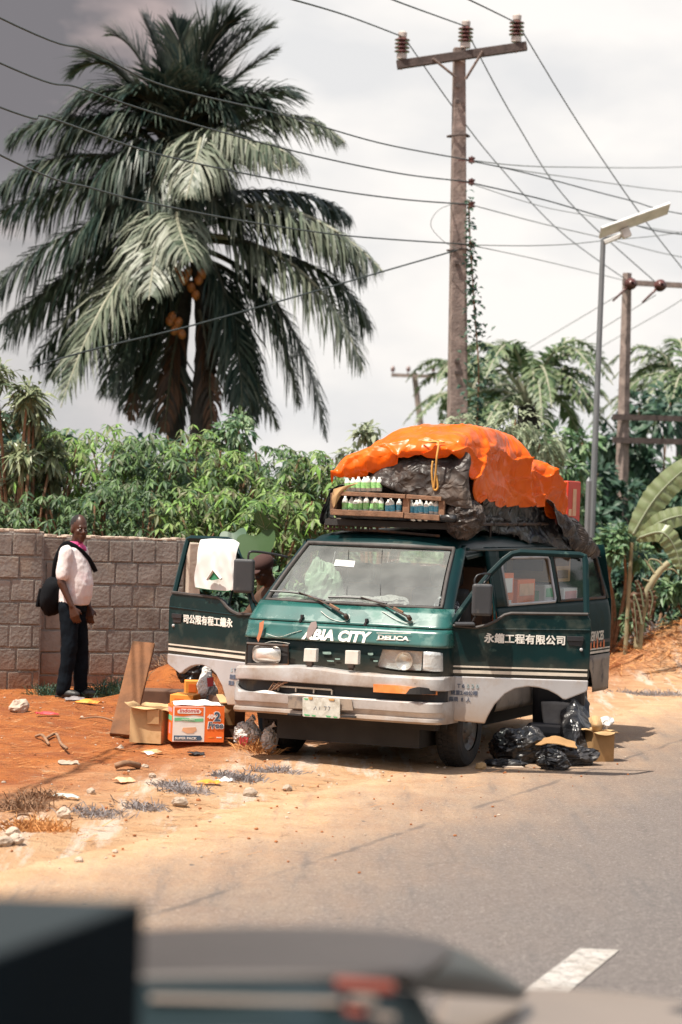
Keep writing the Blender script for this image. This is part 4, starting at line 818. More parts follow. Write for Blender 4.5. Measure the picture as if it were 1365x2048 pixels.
for q in ([(1312, 1150), (1298, 1130), (1290, 1118)], [(1322, 1140), (1345, 1138), (1358, 1150)], [(1310, 1165), (1292, 1160), (1284, 1156)], [(1328, 1135), (1318, 1122), (1302, 1118), (1296, 1124)]):
    g = MB(); pts = smooth_path([P(*a_, b2.y) for a_ in q], 4); g.tube(pts, [.035 * (1 - .8 * i / len(pts)) for i in range(len(pts))], 6, flat=.5); g.build('leaf_stub', M['bananastem'], dban, world=True, smooth=True)
for q in ([(1288, 1215), (1282, 1180), (1272, 1160)], [(1285, 1250), (1278, 1215), (1268, 1190), (1272, 1240), (1276, 1290)], [(1300, 1180), (1306, 1200), (1298, 1240)]):
    blade(dban, [P(*a_, b2.y - .1) for a_ in q], .09, 'leaf_palmdead', 'dead_leaf')
g = MB(); tb = gpt(522, 24.0); tt = thing('taro_plant', 'big heart shaped taro leaf poking up behind the draped jersey', 'taro plant', tb)
g.tube([tb, P(520, 1110, 24)], .02, 6); g.build('stalk', M['bananastem'], tt, world=True)
def heart(c, ax, ay, s_):
    g = MB(); prof = [(0, -.15), (-.35, -.45), (-.75, -.55), (-.98, -.2), (-.95, .3), (-.65, .8), (-.25, 1.25), (0, 1.55), (.25, 1.25), (.65, .8), (.95, .3), (.98, -.2), (.75, -.55), (.35, -.45)]
    az = ax.cross(ay).normalized(); vs = [c + az * .03 * s_]
    for x, y in prof: vs.append(c + ax * (x * s_) + ay * (y * s_) - az * (.16 * abs(x) * s_ - .1 * s_ * y * y * .3))
    g.add(vs, [(0, i + 1, (i + 1) % 14 + 1) for i in range(14)])
    for i in (1, 3, 5, 7, 9, 11, 13): g.tube([Vector(vs[0]) + az * .004, Vector(vs[0]).lerp(Vector(vs[i + 1]), .55) + az * .006, Vector(vs[i + 1])], [.006, .004, .001], 4, mat=1)
    return g
h = heart(P(514, 1082, 23.9), Vector((.93, -.25, .3)).normalized(), Vector((.15, -.5, -.85)).normalized(), .22); h.build('leaf', [M['leaf_taro'], M['leaf_pale']], tt, world=True, sub=1, smooth=True, recalc=False)
h = heart(P(532, 1056, 23.9), Vector((.9, -.25, -.4)).normalized(), Vector((-.3, -.5, .8)).normalized(), .15); h.build('leaf', [M['leaf_taro'], M['leaf_pale']], tt, world=True, sub=1, smooth=True, recalc=False)
h = heart(P(468, 1072, 24.2), Vector((.9, -.25, .2)).normalized(), Vector((.1, -.6, -.7)).normalized(), .15); h.build('leaf', [M['leaf_dark'], M['leaf_bush']], tt, world=True, sub=1, smooth=True, recalc=False)
# ================================================================== the van
van = thing('van', 'dark green and silver minivan with both front doors open, loaded high under an orange tarpaulin', 'van', VAN, -PHI)
WBASE = (0.28, 1.255); WTOP = (0.80, 1.70)
def lerp(a, b, t): return a + (b - a) * t
def prof(tab, z):
    for (z0, a), (z1, b) in zip(tab, tab[1:]):
        if z <= z1: return lerp(a, b, max(0, (z - z0) / (z1 - z0)))
    return tab[-1][1]
NV = [(0.36, .10), (.72, .075), (.955, .075), (1.10, .135), (1.255, .275)]
HW = [(0.30, .83), (.38, .855), (.95, .86), (1.10, .85), (1.255, .815), (1.75, .70)]
def plan(s, hw, v0, r=.10, side=.34, bow=.03):
    a = abs(s); k = math.copysign(1, s); fl = .78; cr_ = .94
    if a <= fl: u = a / fl * (hw - r); return Vector((k * u, v0 + bow * (u / hw) ** 2, 0))
    ve = v0 + bow * ((hw - r) / hw) ** 2
    if a <= cr_:
        an = (a - fl) / (cr_ - fl) * math.pi / 2; return Vector((k * (hw - r + r * math.sin(an)), ve + r * (1 - math.cos(an)), 0))
    return Vector((k * hw, lerp(ve + r, max(side, ve + r + .01), (a - cr_) / (1 - cr_)), 0))
SS = [-1, -.97, -.94, -.91, -.88, -.85, -.82, -.78] + [-.78 + 1.56 * i / 22 for i in range(1, 22)] + [.78, .82, .85, .88, .91, .94, .97, 1]
def nose(zs, dv=0.0, smax=1.0, dent=True):
    g = MB(); n = len(SS)
    for z in zs:
        for s in SS:
            p = plan(s * smax, prof(HW, z), prof(NV, z) + dv); p.z = z
            if dent: p.y += .006 * nz3((p.x, 0, z), 5) + .018 * sstep(-.35, -.75, s) * math.exp(-((z - 1.0) / .07) ** 2)
            g.v.append(tuple(p))
    g.f = [(i * n + j, i * n + j + 1, (i + 1) * n + j + 1, (i + 1) * n + j) for i in range(len(zs) - 1) for j in range(n - 1)]; g.m = [0] * len(g.f)
    return g
nose([.962, .985, 1.02, 1.06, 1.095]).build('front_panel', M['greenface_lit'], van, smooth=True, solid=.004)
nose([1.103, 1.12, 1.16, 1.21, 1.25]).build('scuttle_panel', M['greenface_lit'], van, smooth=True, solid=.004)
nose([1.06, 1.11], .012).build('panel_gap', M['rubber'], van, smooth=True)
nose([.70, .76, .85, .955, .965], .035).build('lamp_panel', M['green'], van, smooth=True)
def W(s, t):   # windscreen surface: s across -1..1, t up 0..1
    hw = lerp(.735, .625, t); u = s * hw; return Vector((u, lerp(WBASE[0], WTOP[0], t) + .05 * s * s - .02 * math.sin(t * math.pi), lerp(WBASE[1], WTOP[1], t)))
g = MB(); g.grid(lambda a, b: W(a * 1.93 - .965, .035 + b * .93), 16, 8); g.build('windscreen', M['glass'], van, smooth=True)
g = MB(); loop = [W(-1 + 2 * i / 20, 0) for i in range(21)] + [W(1, i / 10) for i in range(1, 10)] + [W(1 - 2 * i / 20, 1) for i in range(21)] + [W(-1, 1 - i / 10) for i in range(1, 10)]
g.tube(loop, .026, 6, closed=True, flat=.6); g.build('windscreen_seal', M['gasket'], van, smooth=True)
for k in (-1, 1):   # pillars beside the windscreen
    g = MB()
    def pil(a, b):
        p = W(k * 1.015, b); out = Vector((k * lerp(.815, .695, b), lerp(.40, .97, b), lerp(1.25, 1.735, b))); inn = out + Vector((-k * .09, .05, 0))
        q = p.lerp(out, min(1, a * 1.5)) + Vector((k * .012, -.012, 0)) * math.sin(min(1, a * 1.5) * math.pi)
        return q if a < .667 else out.lerp(inn, (a - .667) * 3)
    g.grid(pil, 9, 8); g.build('window_pillar', M['green'], van, smooth=True)
# roof
RV = [(.785, 1.700, .64), (.82, 1.735, .655), (.88, 1.772, .67), (1.0, 1.80, .69), (1.3, 1.828, .705), (2.0, 1.845, .715), (3.0, 1.845, .715), (4.0, 1.82, .71), (4.45, 1.77, .69), (4.58, 1.70, .66)]
g = MB(); cols = [-1, -.985, -.96, -.92, -.85, -.7, -.45, -.2, 0, .2, .45, .7, .85, .92, .96, .985, 1]
for v, z, hw in RV:
    for s in cols:
        dz = .15 * abs(s) ** 14 + .03 * s * s if v > .95 else lerp(.03, .12, (v - .785) / .2) * abs(s) ** 10 + .02 * s * s
        g.v.append((s * hw, v + (.05 * s * s if v < .95 else 0), z - dz))
n = len(cols); g.f = [(i * n + j, i * n + j + 1, (i + 1) * n + j + 1, (i + 1) * n + j) for i in range(len(RV) - 1) for j in range(n - 1)]; g.m = [0] * len(g.f)
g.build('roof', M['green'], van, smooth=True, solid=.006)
for k in (-1, 1):
    g = MB(); g.tube(smooth_path([(k * .70, .95, 1.705), (k * .722, 1.4, 1.70), (k * .735, 2.5, 1.705), (k * .73, 4.2, 1.69), (k * .69, 4.6, 1.60)], 6), .014, 6); g.build('roof_gutter', M['green'], van, smooth=True)
# body sides behind the front doors
SIDE = [(.40, .84), (.44, .855), (.70, .862), (.78, .862), (.95, .862), (1.10, .852), (1.20, .83), (1.24, .815), (1.70, .715)]
def su(z): return prof(SIDE, z)
def tail(v, z): return v - .0 if v < 4.5 else v + .12 * math.sin((z - .4) * 2.2) - .10
AR = 3.62
for k in (-1, 1):
    g = MB(); zs = [.40, .44, .52, .60, .68, .74]; vs_ = [1.34 + i * .058 for i in range(57)]
    def low(v, z):
        dv = abs(v - AR); arch = .36; zc = .33
        if dv < arch: z = max(z, zc + math.sqrt(arch * arch - dv * dv) * 1.02)
        return (k * (su(z) - .05 * sstep(4.42, 4.62, v)), tail(v, z), min(z, .748))
    nn = len(zs)
    g.v = [low(v, z) for v in vs_ for z in zs]; g.f = [(i * nn + j, i * nn + j + 1, (i + 1) * nn + j + 1, (i + 1) * nn + j) for i in range(len(vs_) - 1) for j in range(nn - 1)]; g.m = [0] * len(g.f)
    g.build('side_sill', M['sill'], van, smooth=True, solid=.004)
    g = MB(); zs2 = [.753, .80, .90, 1.0, 1.08, 1.14, 1.20, 1.24]; nn = len(zs2)
    g.v = [(k * (su(z) - .05 * sstep(4.42, 4.62, v)), tail(v, z), z) for v in vs_ for z in zs2]; g.f = [(i * nn + j, i * nn + j + 1, (i + 1) * nn + j + 1, (i + 1) * nn + j) for i in range(len(vs_) - 1) for j in range(nn - 1)]; g.m = [0] * len(g.f)
    g.build('side_panel', M['greenside'], van, smooth=True, solid=.004)
    g = MB()
    for v0, v1 in ((1.32, 1.62), (2.94, 3.03), (4.40, 4.62)):   # window pillars
        g.grid(lambda a, b: (k * (su(lerp(1.24, 1.72, b)) - .04 * sstep(4.42, 4.62, lerp(v0, v1, a))), tail(lerp(v0, v1, a), lerp(1.24, 1.72, b)) - (.12 * b if v0 > 4 else 0), lerp(1.24, 1.72, b)), 4, 6)
    g.grid(lambda a, b: (k * (su(lerp(1.63, 1.72, b)) + .002), lerp(1.62, 4.42, a), lerp(1.63, 1.72, b)), 10, 2)
    g.build('side_pillar', M['greenside'], van, smooth=True, solid=.02)
    for v0, v1, w0 in ((1.66, 2.92, 0), (3.05, 4.40, 1)):
        g = MB(); g.grid(lambda a, b: (k * (su(lerp(1.245, 1.63, b)) - .008), lerp(v0, v1 - .08 * b * w0, a), lerp(1.245, 1.63, b)), 6, 4); wd_ = g.build('side_window', M['sideglass'], van, smooth=True)
        g = MB(); q = lambda v, z: Vector((k * (su(z) + .002), v, z)); lp_ = [q(v0, 1.25), q((v0 + v1) / 2, 1.25), q(v1 - .03, 1.25), q(v1, 1.28), q(v1 - .08 * w0, 1.60), q(v1 - .1 * w0 - .03, 1.63), q((v0 + v1) / 2, 1.632), q(v0 + .03, 1.632), q(v0, 1.60)]
        g.tube(lp_, .014, 6, closed=True); g.build('window_seal', M['silver'] if not w0 else M['darkmetal'], wd_, smooth=True)
    for z, m_, h_ in ((.795, 'stripe', .012), (.765, 'stripe', .02), (.86, 'gasket', .03)):
        g = MB(); g.grid(lambda a, b: (k * (su(z) + .004), lerp(1.36, 4.42, a), z + (b - .5) * h_), 12, 1); g.build('side_stripe', M[m_], van, solid=.004)
g = MB(); g.grid(lambda a, b: (lerp(-.80, .80, a) * (1 - .12 * max(0, b - .55)), 4.64 + .10 * math.sin((lerp(.42, 1.75, b) - .4) * 2.2) - .08 - .2 * max(0, b - .6), lerp(.42, 1.73, b)), 8, 10); g.build('tail_panel', M['greenside'], van, smooth=True, solid=.01)
g = MB(); g.surf([[(-.81, 4.48, z), (-.76, 4.58, z), (0, 4.66, z), (.74, 4.60, z), (.80, 4.50, z)] for z in (.40, .46, .54, .62)], 6, 24); g.build('rear_bumper', M['rubber'], van, smooth=True, solid=.02)
g = MB(); g.box((.775, 4.585, 1.0), (.02, .03, .16)); g.build('tail_lamp', M['redbox'], van, bevel=.006)
# floor, cabin, arches
g = MB(); g.box((0, 2.7, .50), (1.6, 3.9, .05)); g.box((0, .72, .60), (1.45, .95, .06)); g.box((0, 2.35, .34), (1.1, 3.4, .22)); g.box((0, .75, .30), (1.2, .9, .26)); g.box((0, .3, .42), (1.5, .1, .2)); g.box((0, 1.25, .62), (1.5, .04, .5)); g.build('floor_and_dark_fill', M['interior'], van)  # lowest boxes added to keep the space beneath the van dark
g = MB(); g.box((0, .52, 1.12), (1.42, .36, .20), rotm(x=R_(-8))); g.box((0, .66, .9), (1.4, .08, .35)); g.build('dashboard', M['interior'], van, bevel=.03)
g = MB(); c = Vector((.36, .82, 1.13)); rr = rotm(x=R_(-38)); g.tube([c + rr @ Vector((.19 * math.cos(i * .2618), .19 * math.sin(i * .2618), 0)) for i in range(24)], .014, 6, closed=True)
for a_ in (.3, 2.84, 4.7): g.tube([c, c + rr @ Vector((.18 * math.cos(a_), .18 * math.sin(a_), 0))], .012, 6)
g.tube([c, c + Vector((0, -.2, -.25))], .03, 8); g.build('steering_wheel', M['black'], van, smooth=True)
for u in (-.4, .38):
    g = MB(); g.box((u, 1.05, .78), (.50, .5, .16)); g.box((u, 1.30, 1.08), (.48, .14, .6), rotm(x=R_(12))); g.box((u, 1.37, 1.47), (.28, .1, .16), rotm(x=R_(12))); g.build('cab_seat', M['interior'], van, bevel=.04, seg=3)
for k in (-1, 1):
    g = MB(); pts_ = [(.80 - .44 * math.cos(a_), .33 + .42 * math.sin(a_)) for a_ in [math.pi * i / 12 for i in range(13)]]
    for (a0, z0), (a1, z1) in zip(pts_, pts_[1:]): g.add([(k * .80, a0, z0), (k * .80, a1, z1), (k * .45, a1, z1), (k * .45, a0, z0)], [(0, 1, 2, 3)])
    g.build('wheel_arch', M['rubber'], van, solid=.01)
def wheel(u, v, k):
    rot = rotm(y=R_(90) * k); c = Vector((u, v, .305))
    g = MB(); g.lathe([(.175, -.095), (.25, -.098), (.285, -.09), (.302, -.065), (.305, 0), (.302, .065), (.285, .09), (.25, .098), (.175, .095)], c, rot, 36)
    for i in range(40):
        a_ = i * 2 * math.pi / 40
        for zz in (-.045, 0, .045): g.box(c + rot @ Vector((.305 * math.cos(a_ + zz), .305 * math.sin(a_ + zz), zz)), (.010, .028, .034), rot @ rotm(z=a_))
    wh = g.build('wheel', M['tyre'], van, smooth=False, bevel=0)
    g = MB(); g.lathe([(.178, .07), (.172, .085), (.165, .06), (.15, .045), (.125, .04), (.10, .062), (.07, .072), (.06, .09), (.03, .095), (.001, .095)], c, rot, 28)
    g.lathe([(.178, .07), (.178, -.08)], c, rot, 28)
    for i in range(5):
        a_ = i * 1.2566; g.lathe([(.012, .07), (.012, .088), (.001, .09)], c + rot @ Vector((.072 * math.cos(a_), .072 * math.sin(a_), 0)), rot, 6)
    g.build('rim', M['rim'], wh, smooth=True)
    g = MB()
    for i in range(10):
        a_ = i * .6283; g.lathe([(.013, .047), (.001, .0475)], c + rot @ Vector((.138 * math.cos(a_), .138 * math.sin(a_), 0)), rot, 8)
    g.build('rim_slot', M['rubber'], wh)
for v in (.80, AR):
    for k in (-1, 1): wheel(k * .74, v, k)
# bumper in three pieces
def sweep(rows, s0, s1, n=60, wob=0.0, taper=None):
    g = MB(); m_ = len(rows)
    for i in range(n + 1):
        s = lerp(s0, s1, i / n)
        for j, (dv, z) in enumerate(rows):
            p = plan(s, .878, dv, .13, .40, .035); zz = z + (taper(s, j) if taper else 0)
            p.z = zz; p.y += wob * nz3((p.x, z, 0), 4); g.v.append(tuple(p))
    g.f = [(i * m_ + j, i * m_ + j + 1, (i + 1) * m_ + j + 1, (i + 1) * m_ + j) for i in range(n) for j in range(m_ - 1)]; g.m = [0] * len(g.f); return g
hump = lambda s, j: (.028 * math.exp(-((s + .28) / .30) ** 2) if j < 3 else 0) + (-.012 * sstep(-.75, -.93, s))
sweep([(.10, .745), (-.005, .745), (-.040, .728), (-.050, .680), (-.046, .648), (-.02, .640), (.05, .642)], -.97, 1.0, taper=hump, wob=.016).build('bumper_bar', M['bumper'], van, smooth=True, sharp=26)
jag = lambda s, j: (.05 * sstep(-.80, -.97, s) + .010 * math.sin(s * 19) * sstep(-.1, -.5, s)) if j < 2 else (-.01 * sstep(-.7, -.95, s))
sweep([(.04, .553), (-.04, .556), (-.055, .545), (-.050, .478), (-.036, .472), (-.024, .435), (-.048, .425), (-.052, .405), (-.03, .388), (.05, .385)], -.96, 1.0, taper=jag, wob=.020).build('bumper_apron', M['bumper'], van, smooth=True, sharp=24)
sweep([(.03, .65), (.03, .54)], -.92, .92).build('grille_slot', M['rubber'], van)
g = MB(); sw = [plan(lerp(-.55, -.02, i / 10), .878, .005, .13, .4, .035) + Vector((0, 0, .602)) for i in range(11)]
g.tube(sw, .007, 5); [g.box(p + Vector((0, .01, -.02)), (.008, .02, .035)) for p in sw[1::3]]; g.build('grille_bar', M['stripe'], van)
g = MB(); [g.tube([V(536 + i * 7, 1385 - i * 3, -.02), V(548 + i * 10, 1366, -.02), V(560 + i * 8, 1372 - i * 4, -.02)], .008, 5) for i in range(3)]; g.build('torn_bracket', M['cratewood'], van)
g = MB(); a_, b_ = V(748, 1372, -.02), V(872, 1384, -.02); g.surf([[V(748, 1368, -.045), V(800, 1371, -.043), V(845, 1376, -.02), V(874, 1381, .06)], [V(748, 1384, -.045), V(800, 1387, -.043), V(845, 1389, -.02), V(874, 1390, .06)]], 3, 12); g.build('indicator', M['amber'], van, solid=.02)
g = MB(); g.surf([[V(820, 1378, -.062), V(840, 1374, -.055), V(872, 1380, .03)], [V(812, 1388, -.062), V(840, 1389, -.055), V(872, 1389, .03)]], 3, 8); g.build('broken_lens_gap', M['rubber'], van, solid=.004)
# number plate with recess
g = MB(); g.surf([[V(577, 1392, -.066), V(650, 1396, -.066), V(704, 1399, -.064)], [V(577, 1416, -.066), V(650, 1419, -.066), V(707, 1421, -.064)]], 2, 6); g.build('plate_recess', M['sill'], van, solid=.008)
pc, pr, pd = V(606, 1394, -.085), V(681, 1398, -.083), V(606, 1433, -.080); ax_, ay_ = (pr - pc), (pd - pc)
def pl(a, b, h=0): return pc + ax_ * a + ay_ * b + Vector((0, -h, 0))
g = MB(); g.prism([(.03, 0), (.97, 0), (1, .05), (1, .95), (.97, 1), (.03, 1), (0, .95), (0, .05)], pl, 0, .006); plate = g.build('number_plate', M['platemat'], van, bevel=.002)
g = MB()
for a0, a1, b0, b1 in ((.04, .16, .05, .14), (.04, .2, .86, .95), (.24, .36, .88, .96), (.62, .76, .87, .96), (.82, .93, .9, .98)): g.prism([(a0, b0), (a1, b0 + .02), (a1 - .02, b1), (a0 + .03, b1)], pl, .006, .0075)
g.build('plate_mark', M['plategreen'], plate)
g = MB()
for a0, a1, b0, b1 in ((.16, .28, .0, .09), (.70, .86, .02, .10)): g.prism([(a0, b0), (a1, b0), (a1 - .02, b1), (a0 + .03, b1)], pl, .006, .011)
g.build('plate_bolt', M['plateyellow'], plate)
g = MB()
for p_ in ([(.30, .62), (.36, .44), (.38, .62)], [(.47, .44), (.45, .60)], [(.58, .42), (.64, .43), (.60, .62)], [(.68, .42), (.74, .43), (.70, .62)]):
    g.tube([pl(a0, b0, .0062) for a0, b0 in p_], .0022, 4)
g.build('worn_numeral', M['ink'], plate)
for a_, b_ in (((577, 1428), (604, 1430)), ((683, 1433), (712, 1434))):
    g = MB(); p, q = V(*a_, -.075), V(*b_, -.075); g.box((p + q) / 2, ((q - p).length, .03, .012), rotm(y=math.atan2(p.z - q.z, q.x - p.x))); g.build('apron_slot', M['rubber'], van)
# lamps
def lampquad(pix, d, name, m, parent, th=.02, bev=.012):
    ps = [V(x, y, d) for x, y in pix]; g = MB(); n = len(ps); g.add(ps + [p + Vector((0, th, 0)) for p in ps], [tuple(range(n)), tuple(range(2 * n - 1, n - 1, -1))] + [(i, i + n, (i + 1) % n + n, (i + 1) % n) for i in range(n)])
    return g.build(name, m, parent, bevel=bev, seg=3)
hl = lampquad([(766, 1299), (846, 1303), (843, 1341), (800, 1340), (757, 1333), (757, 1326)], .062, 'headlight', M['lampglass'], van, .004, 0)
q = [V(x, y, .105) for x, y in ((766, 1299), (846, 1303), (843, 1341), (800, 1340), (757, 1333), (757, 1326))]; q2 = [V(x, y, .064) for x, y in ((766, 1299), (846, 1303), (843, 1341), (800, 1340), (757, 1333), (757, 1326))]
g = MB(); g.add(q + q2, [tuple(range(6))] + [(i, (i + 1) % 6, (i + 1) % 6 + 6, i + 6) for i in range(6)]); g.build('lamp_bowl', M['lens'], hl)
g = MB(); c = V(812, 1322, .100); g.lathe([(.001, .0), (.03, .004), (.052, .018), (.066, .036), (.070, .036)], c, rotm(x=R_(90)), 18); g.lathe([(.001, -.03), (.014, -.028), (.017, -.01)], c, rotm(x=R_(90)), 10); g.build('reflector', M['reflector'], hl, smooth=True)
g = MB(); g.surf([[V(848, 1303, .068), V(868, 1304, .085), V(884, 1306, .15), V(889, 1308, .22)], [V(846, 1341, .068), V(866, 1343, .085), V(884, 1343, .15), V(889, 1341, .22)]], 4, 10); g.build('corner_lamp', M['lens'], van, smooth=True, solid=.01)
g = MB(); g.surf([[V(757, 1338, .055), V(810, 1345, .055), V(862, 1347, .075), V(889, 1346, .2)], [V(757, 1344, .055), V(810, 1351, .055), V(862, 1353, .075), V(889, 1351, .2)]], 2, 12); g.build('lamp_trim', M['green'], van, solid=.01)
hs = MB(); pts_ = [V(x, y, .055) for x, y in ((495, 1287), (577, 1292), (577, 1331), (494, 1329))]
hs.tube(pts_, .013, 4, closed=True); hd = hs.build('headlight_housing', M['darkmetal'], van)
g = MB(); pts_ = [V(x, y, .10) for x, y in ((495, 1287), (577, 1292), (577, 1331), (494, 1329))]; g.add(pts_, [(0, 1, 2, 3)]); g.build('housing_back', M['rubber'], hd)
g = MB(); c = V(533, 1309, .075); ex = (V(562, 1310, .075) - V(505, 1308, .075)) / 2
def rr_(i, f):
    a_ = 2 * math.pi * i / 24; ca, sa = math.cos(a_), math.sin(a_); return c + Vector((math.copysign(abs(ca) ** .55, ca) * ex.length * f, .05 * (f * f) - .045, math.copysign(abs(sa) ** .55, sa) * .072 * f))
for f in (1, .8, .5, .2): g.v += [tuple(rr_(i, f)) for i in range(24)]
g.f = [(r * 24 + i, r * 24 + (i + 1) % 24, (r + 1) * 24 + (i + 1) % 24, (r + 1) * 24 + i) for r in range(3) for i in range(24)] + [tuple(range(72, 96))]; g.m = [0] * len(g.f); g.build('reflector', M['reflector'], hd, smooth=True)
for pix in ([(609, 1297), (633, 1298), (632, 1324), (607, 1323)], [(691, 1301), (717, 1302), (716, 1329), (690, 1328)]):
    lm_ = lampquad(pix, -.02, 'driving_lamp', M['whitedirty'], van, .05, .004); x, y = pix[3]
    g = MB(); p = V(x + 13, y + 4, .0); g.box(p, (.05, .04, .03)); g.box(p + Vector((0, 0, -.02)), (.03, .03, .03)); g.build('lamp_foot', M['darkmetal'], lm_)
# wipers, nozzles
def Wp(px, py, off=.022):
    k = (WTOP[0] - WBASE[0]) / (WTOP[1] - WBASE[1]); return V(px, py, WBASE[0] - off, k, WBASE[1])
for arm, blade_ in (([(692, 1231), (672, 1219), (640, 1201), (598, 1184)], [(541, 1182), (595, 1186), (650, 1201)]), ([(818, 1234), (800, 1225), (768, 1209), (722, 1194)], [(657, 1194), (720, 1196), (774, 1207)])):
    g = MB(); p = [Wp(*a_, .045) for a_ in arm]; g.tube(p, [.014, .012, .008, .007], 6, flat=.6); c = Wp(arm[0][0] + 1, arm[0][1] + 2, .03); g.lathe([(.018, -.02), (.018, .02), (.008, .028), (.001, .028)], c, rotm(x=R_(60)), 10); wi = g.build('wiper', M['darkmetal'], van, smooth=True)
    g = MB(); g.tube(smooth_path([Wp(*a_, .022) for a_ in blade_], 4), .009, 5); g.build('wiper_blade', M['black'], wi)
    g = MB(); ps = [Wp(a_[0] + 1, a_[1] - 3, .05) for a_ in arm[:3]]; g.tube([ps[0].lerp(ps[1], .7), ps[1].lerp(ps[2], .4)], .010, 5); g.build('rust_patch', M['cratewood'], wi)
for px, py in ((605, 1233), (734, 1241)):
    g = MB(); p = V(px, py, .15); g.box(p, (.022, .03, .03)); g.box(p + Vector((-.008, -.01, -.03)), (.02, .02, .03), rotm(y=.3)); g.build('washer_nozzle', M['black'], van, bevel=.004)
# writing on the front
def faceplate(px, py, off=.012):
    for _ in range(1):
        k = (.135 - .075) / (1.10 - .955); p = V(px, py, .075 - off, k, .955); p2 = V(px, py, .075 - off + .03 * (p.x / .86) ** 2, k, .955); return p2
tl = math.atan2(.06, .145)
p = faceplate(606, 1277); text('ABIA CITY', .115, tmat(p, -tl, 0.008), M['white'], 'lettering', van, bold=.006, shear=.12, space=1.05, sx_=.98)
p0_ = faceplate(755, 1278); p1_ = faceplate(820, 1279)
text('DELICA', .047, tmat(p0_, -tl, 0.03), M['whitedirty'], 'badge', van, bold=.002, sx_=(p1_ - p0_).length / .165)
g = MB()
for b in (0, 1): g.tube([p0_ + Vector((-.008, 0, -.007 + b * .052)), p1_ + Vector((.004, .008, -.007 + b * .052))], .0025, 4)
g.build('badge_outline', M['whitedirty'], van)
g = MB(); c = faceplate(623, 1260, .016); g.prism([(-.035, -.05), (-.01, -.075), (.02, -.03), (.045, .03), (.03, .07), (-.01, .06), (-.03, .01)], lambda a, b, h: c + Vector((a, b * .3 - h, b)), 0, .002); g.build('scuffed_patch', mat('bare_scuff', (.22, .17, .16), .8), van)
g = MB(); c = V(521, 1264, .085); g.prism([(-.02, .07), (.015, .09), (.02, .03), (.012, -.03), (.0, -.08), (-.02, -.05), (-.012, .0)], lambda a, b, h: c + Vector((a, b * .35 - h, b)), 0, .002); g.build('rust_streak', mat('rust_streak', (.36, .12, .05), .8), van)
for pth in ([(533, 1267), (558, 1274), (585, 1266), (604, 1261)], [(642, 1222), (660, 1236), (684, 1243), (699, 1238), (698, 1228)], [(764, 1222), (792, 1238), (818, 1246), (830, 1241)], [(520, 1290), (545, 1283), (580, 1287)]):
    g = MB(); q = smooth_path([faceplate(x, y, .010) if y > 1248 else V(x, y, .135 - .012, .14 / .155, 1.10) for x, y in pth], 5); g.tube(q, [.002 + .003 * abs(math.sin(i * 1.3)) for i in range(len(q))], 4, flat=.4); g.build('paint_scratch', M['whitedirty'], van)
g = MB()
for x, y, a_, b_ in ((655, 1306, .05, .022), (676, 1318, .03, .012), (662, 1322, .04, .010), (742, 1308, .03, .02), (752, 1322, .025, .012)):
    c = V(x, y, .100); g.prism([(a_ * math.cos(i * .9) * (.7 + .3 * math.sin(i * 2.3)), b_ * math.sin(i * .9) * (.7 + .3 * math.cos(i * 1.7))) for i in range(7)], lambda a, b, h: c + Vector((a, -h, b)), 0, .003)
g.build('paint_chip', mat('chipped_pale_green', (.22, .32, .28), .7, 0, .3, 30), van)
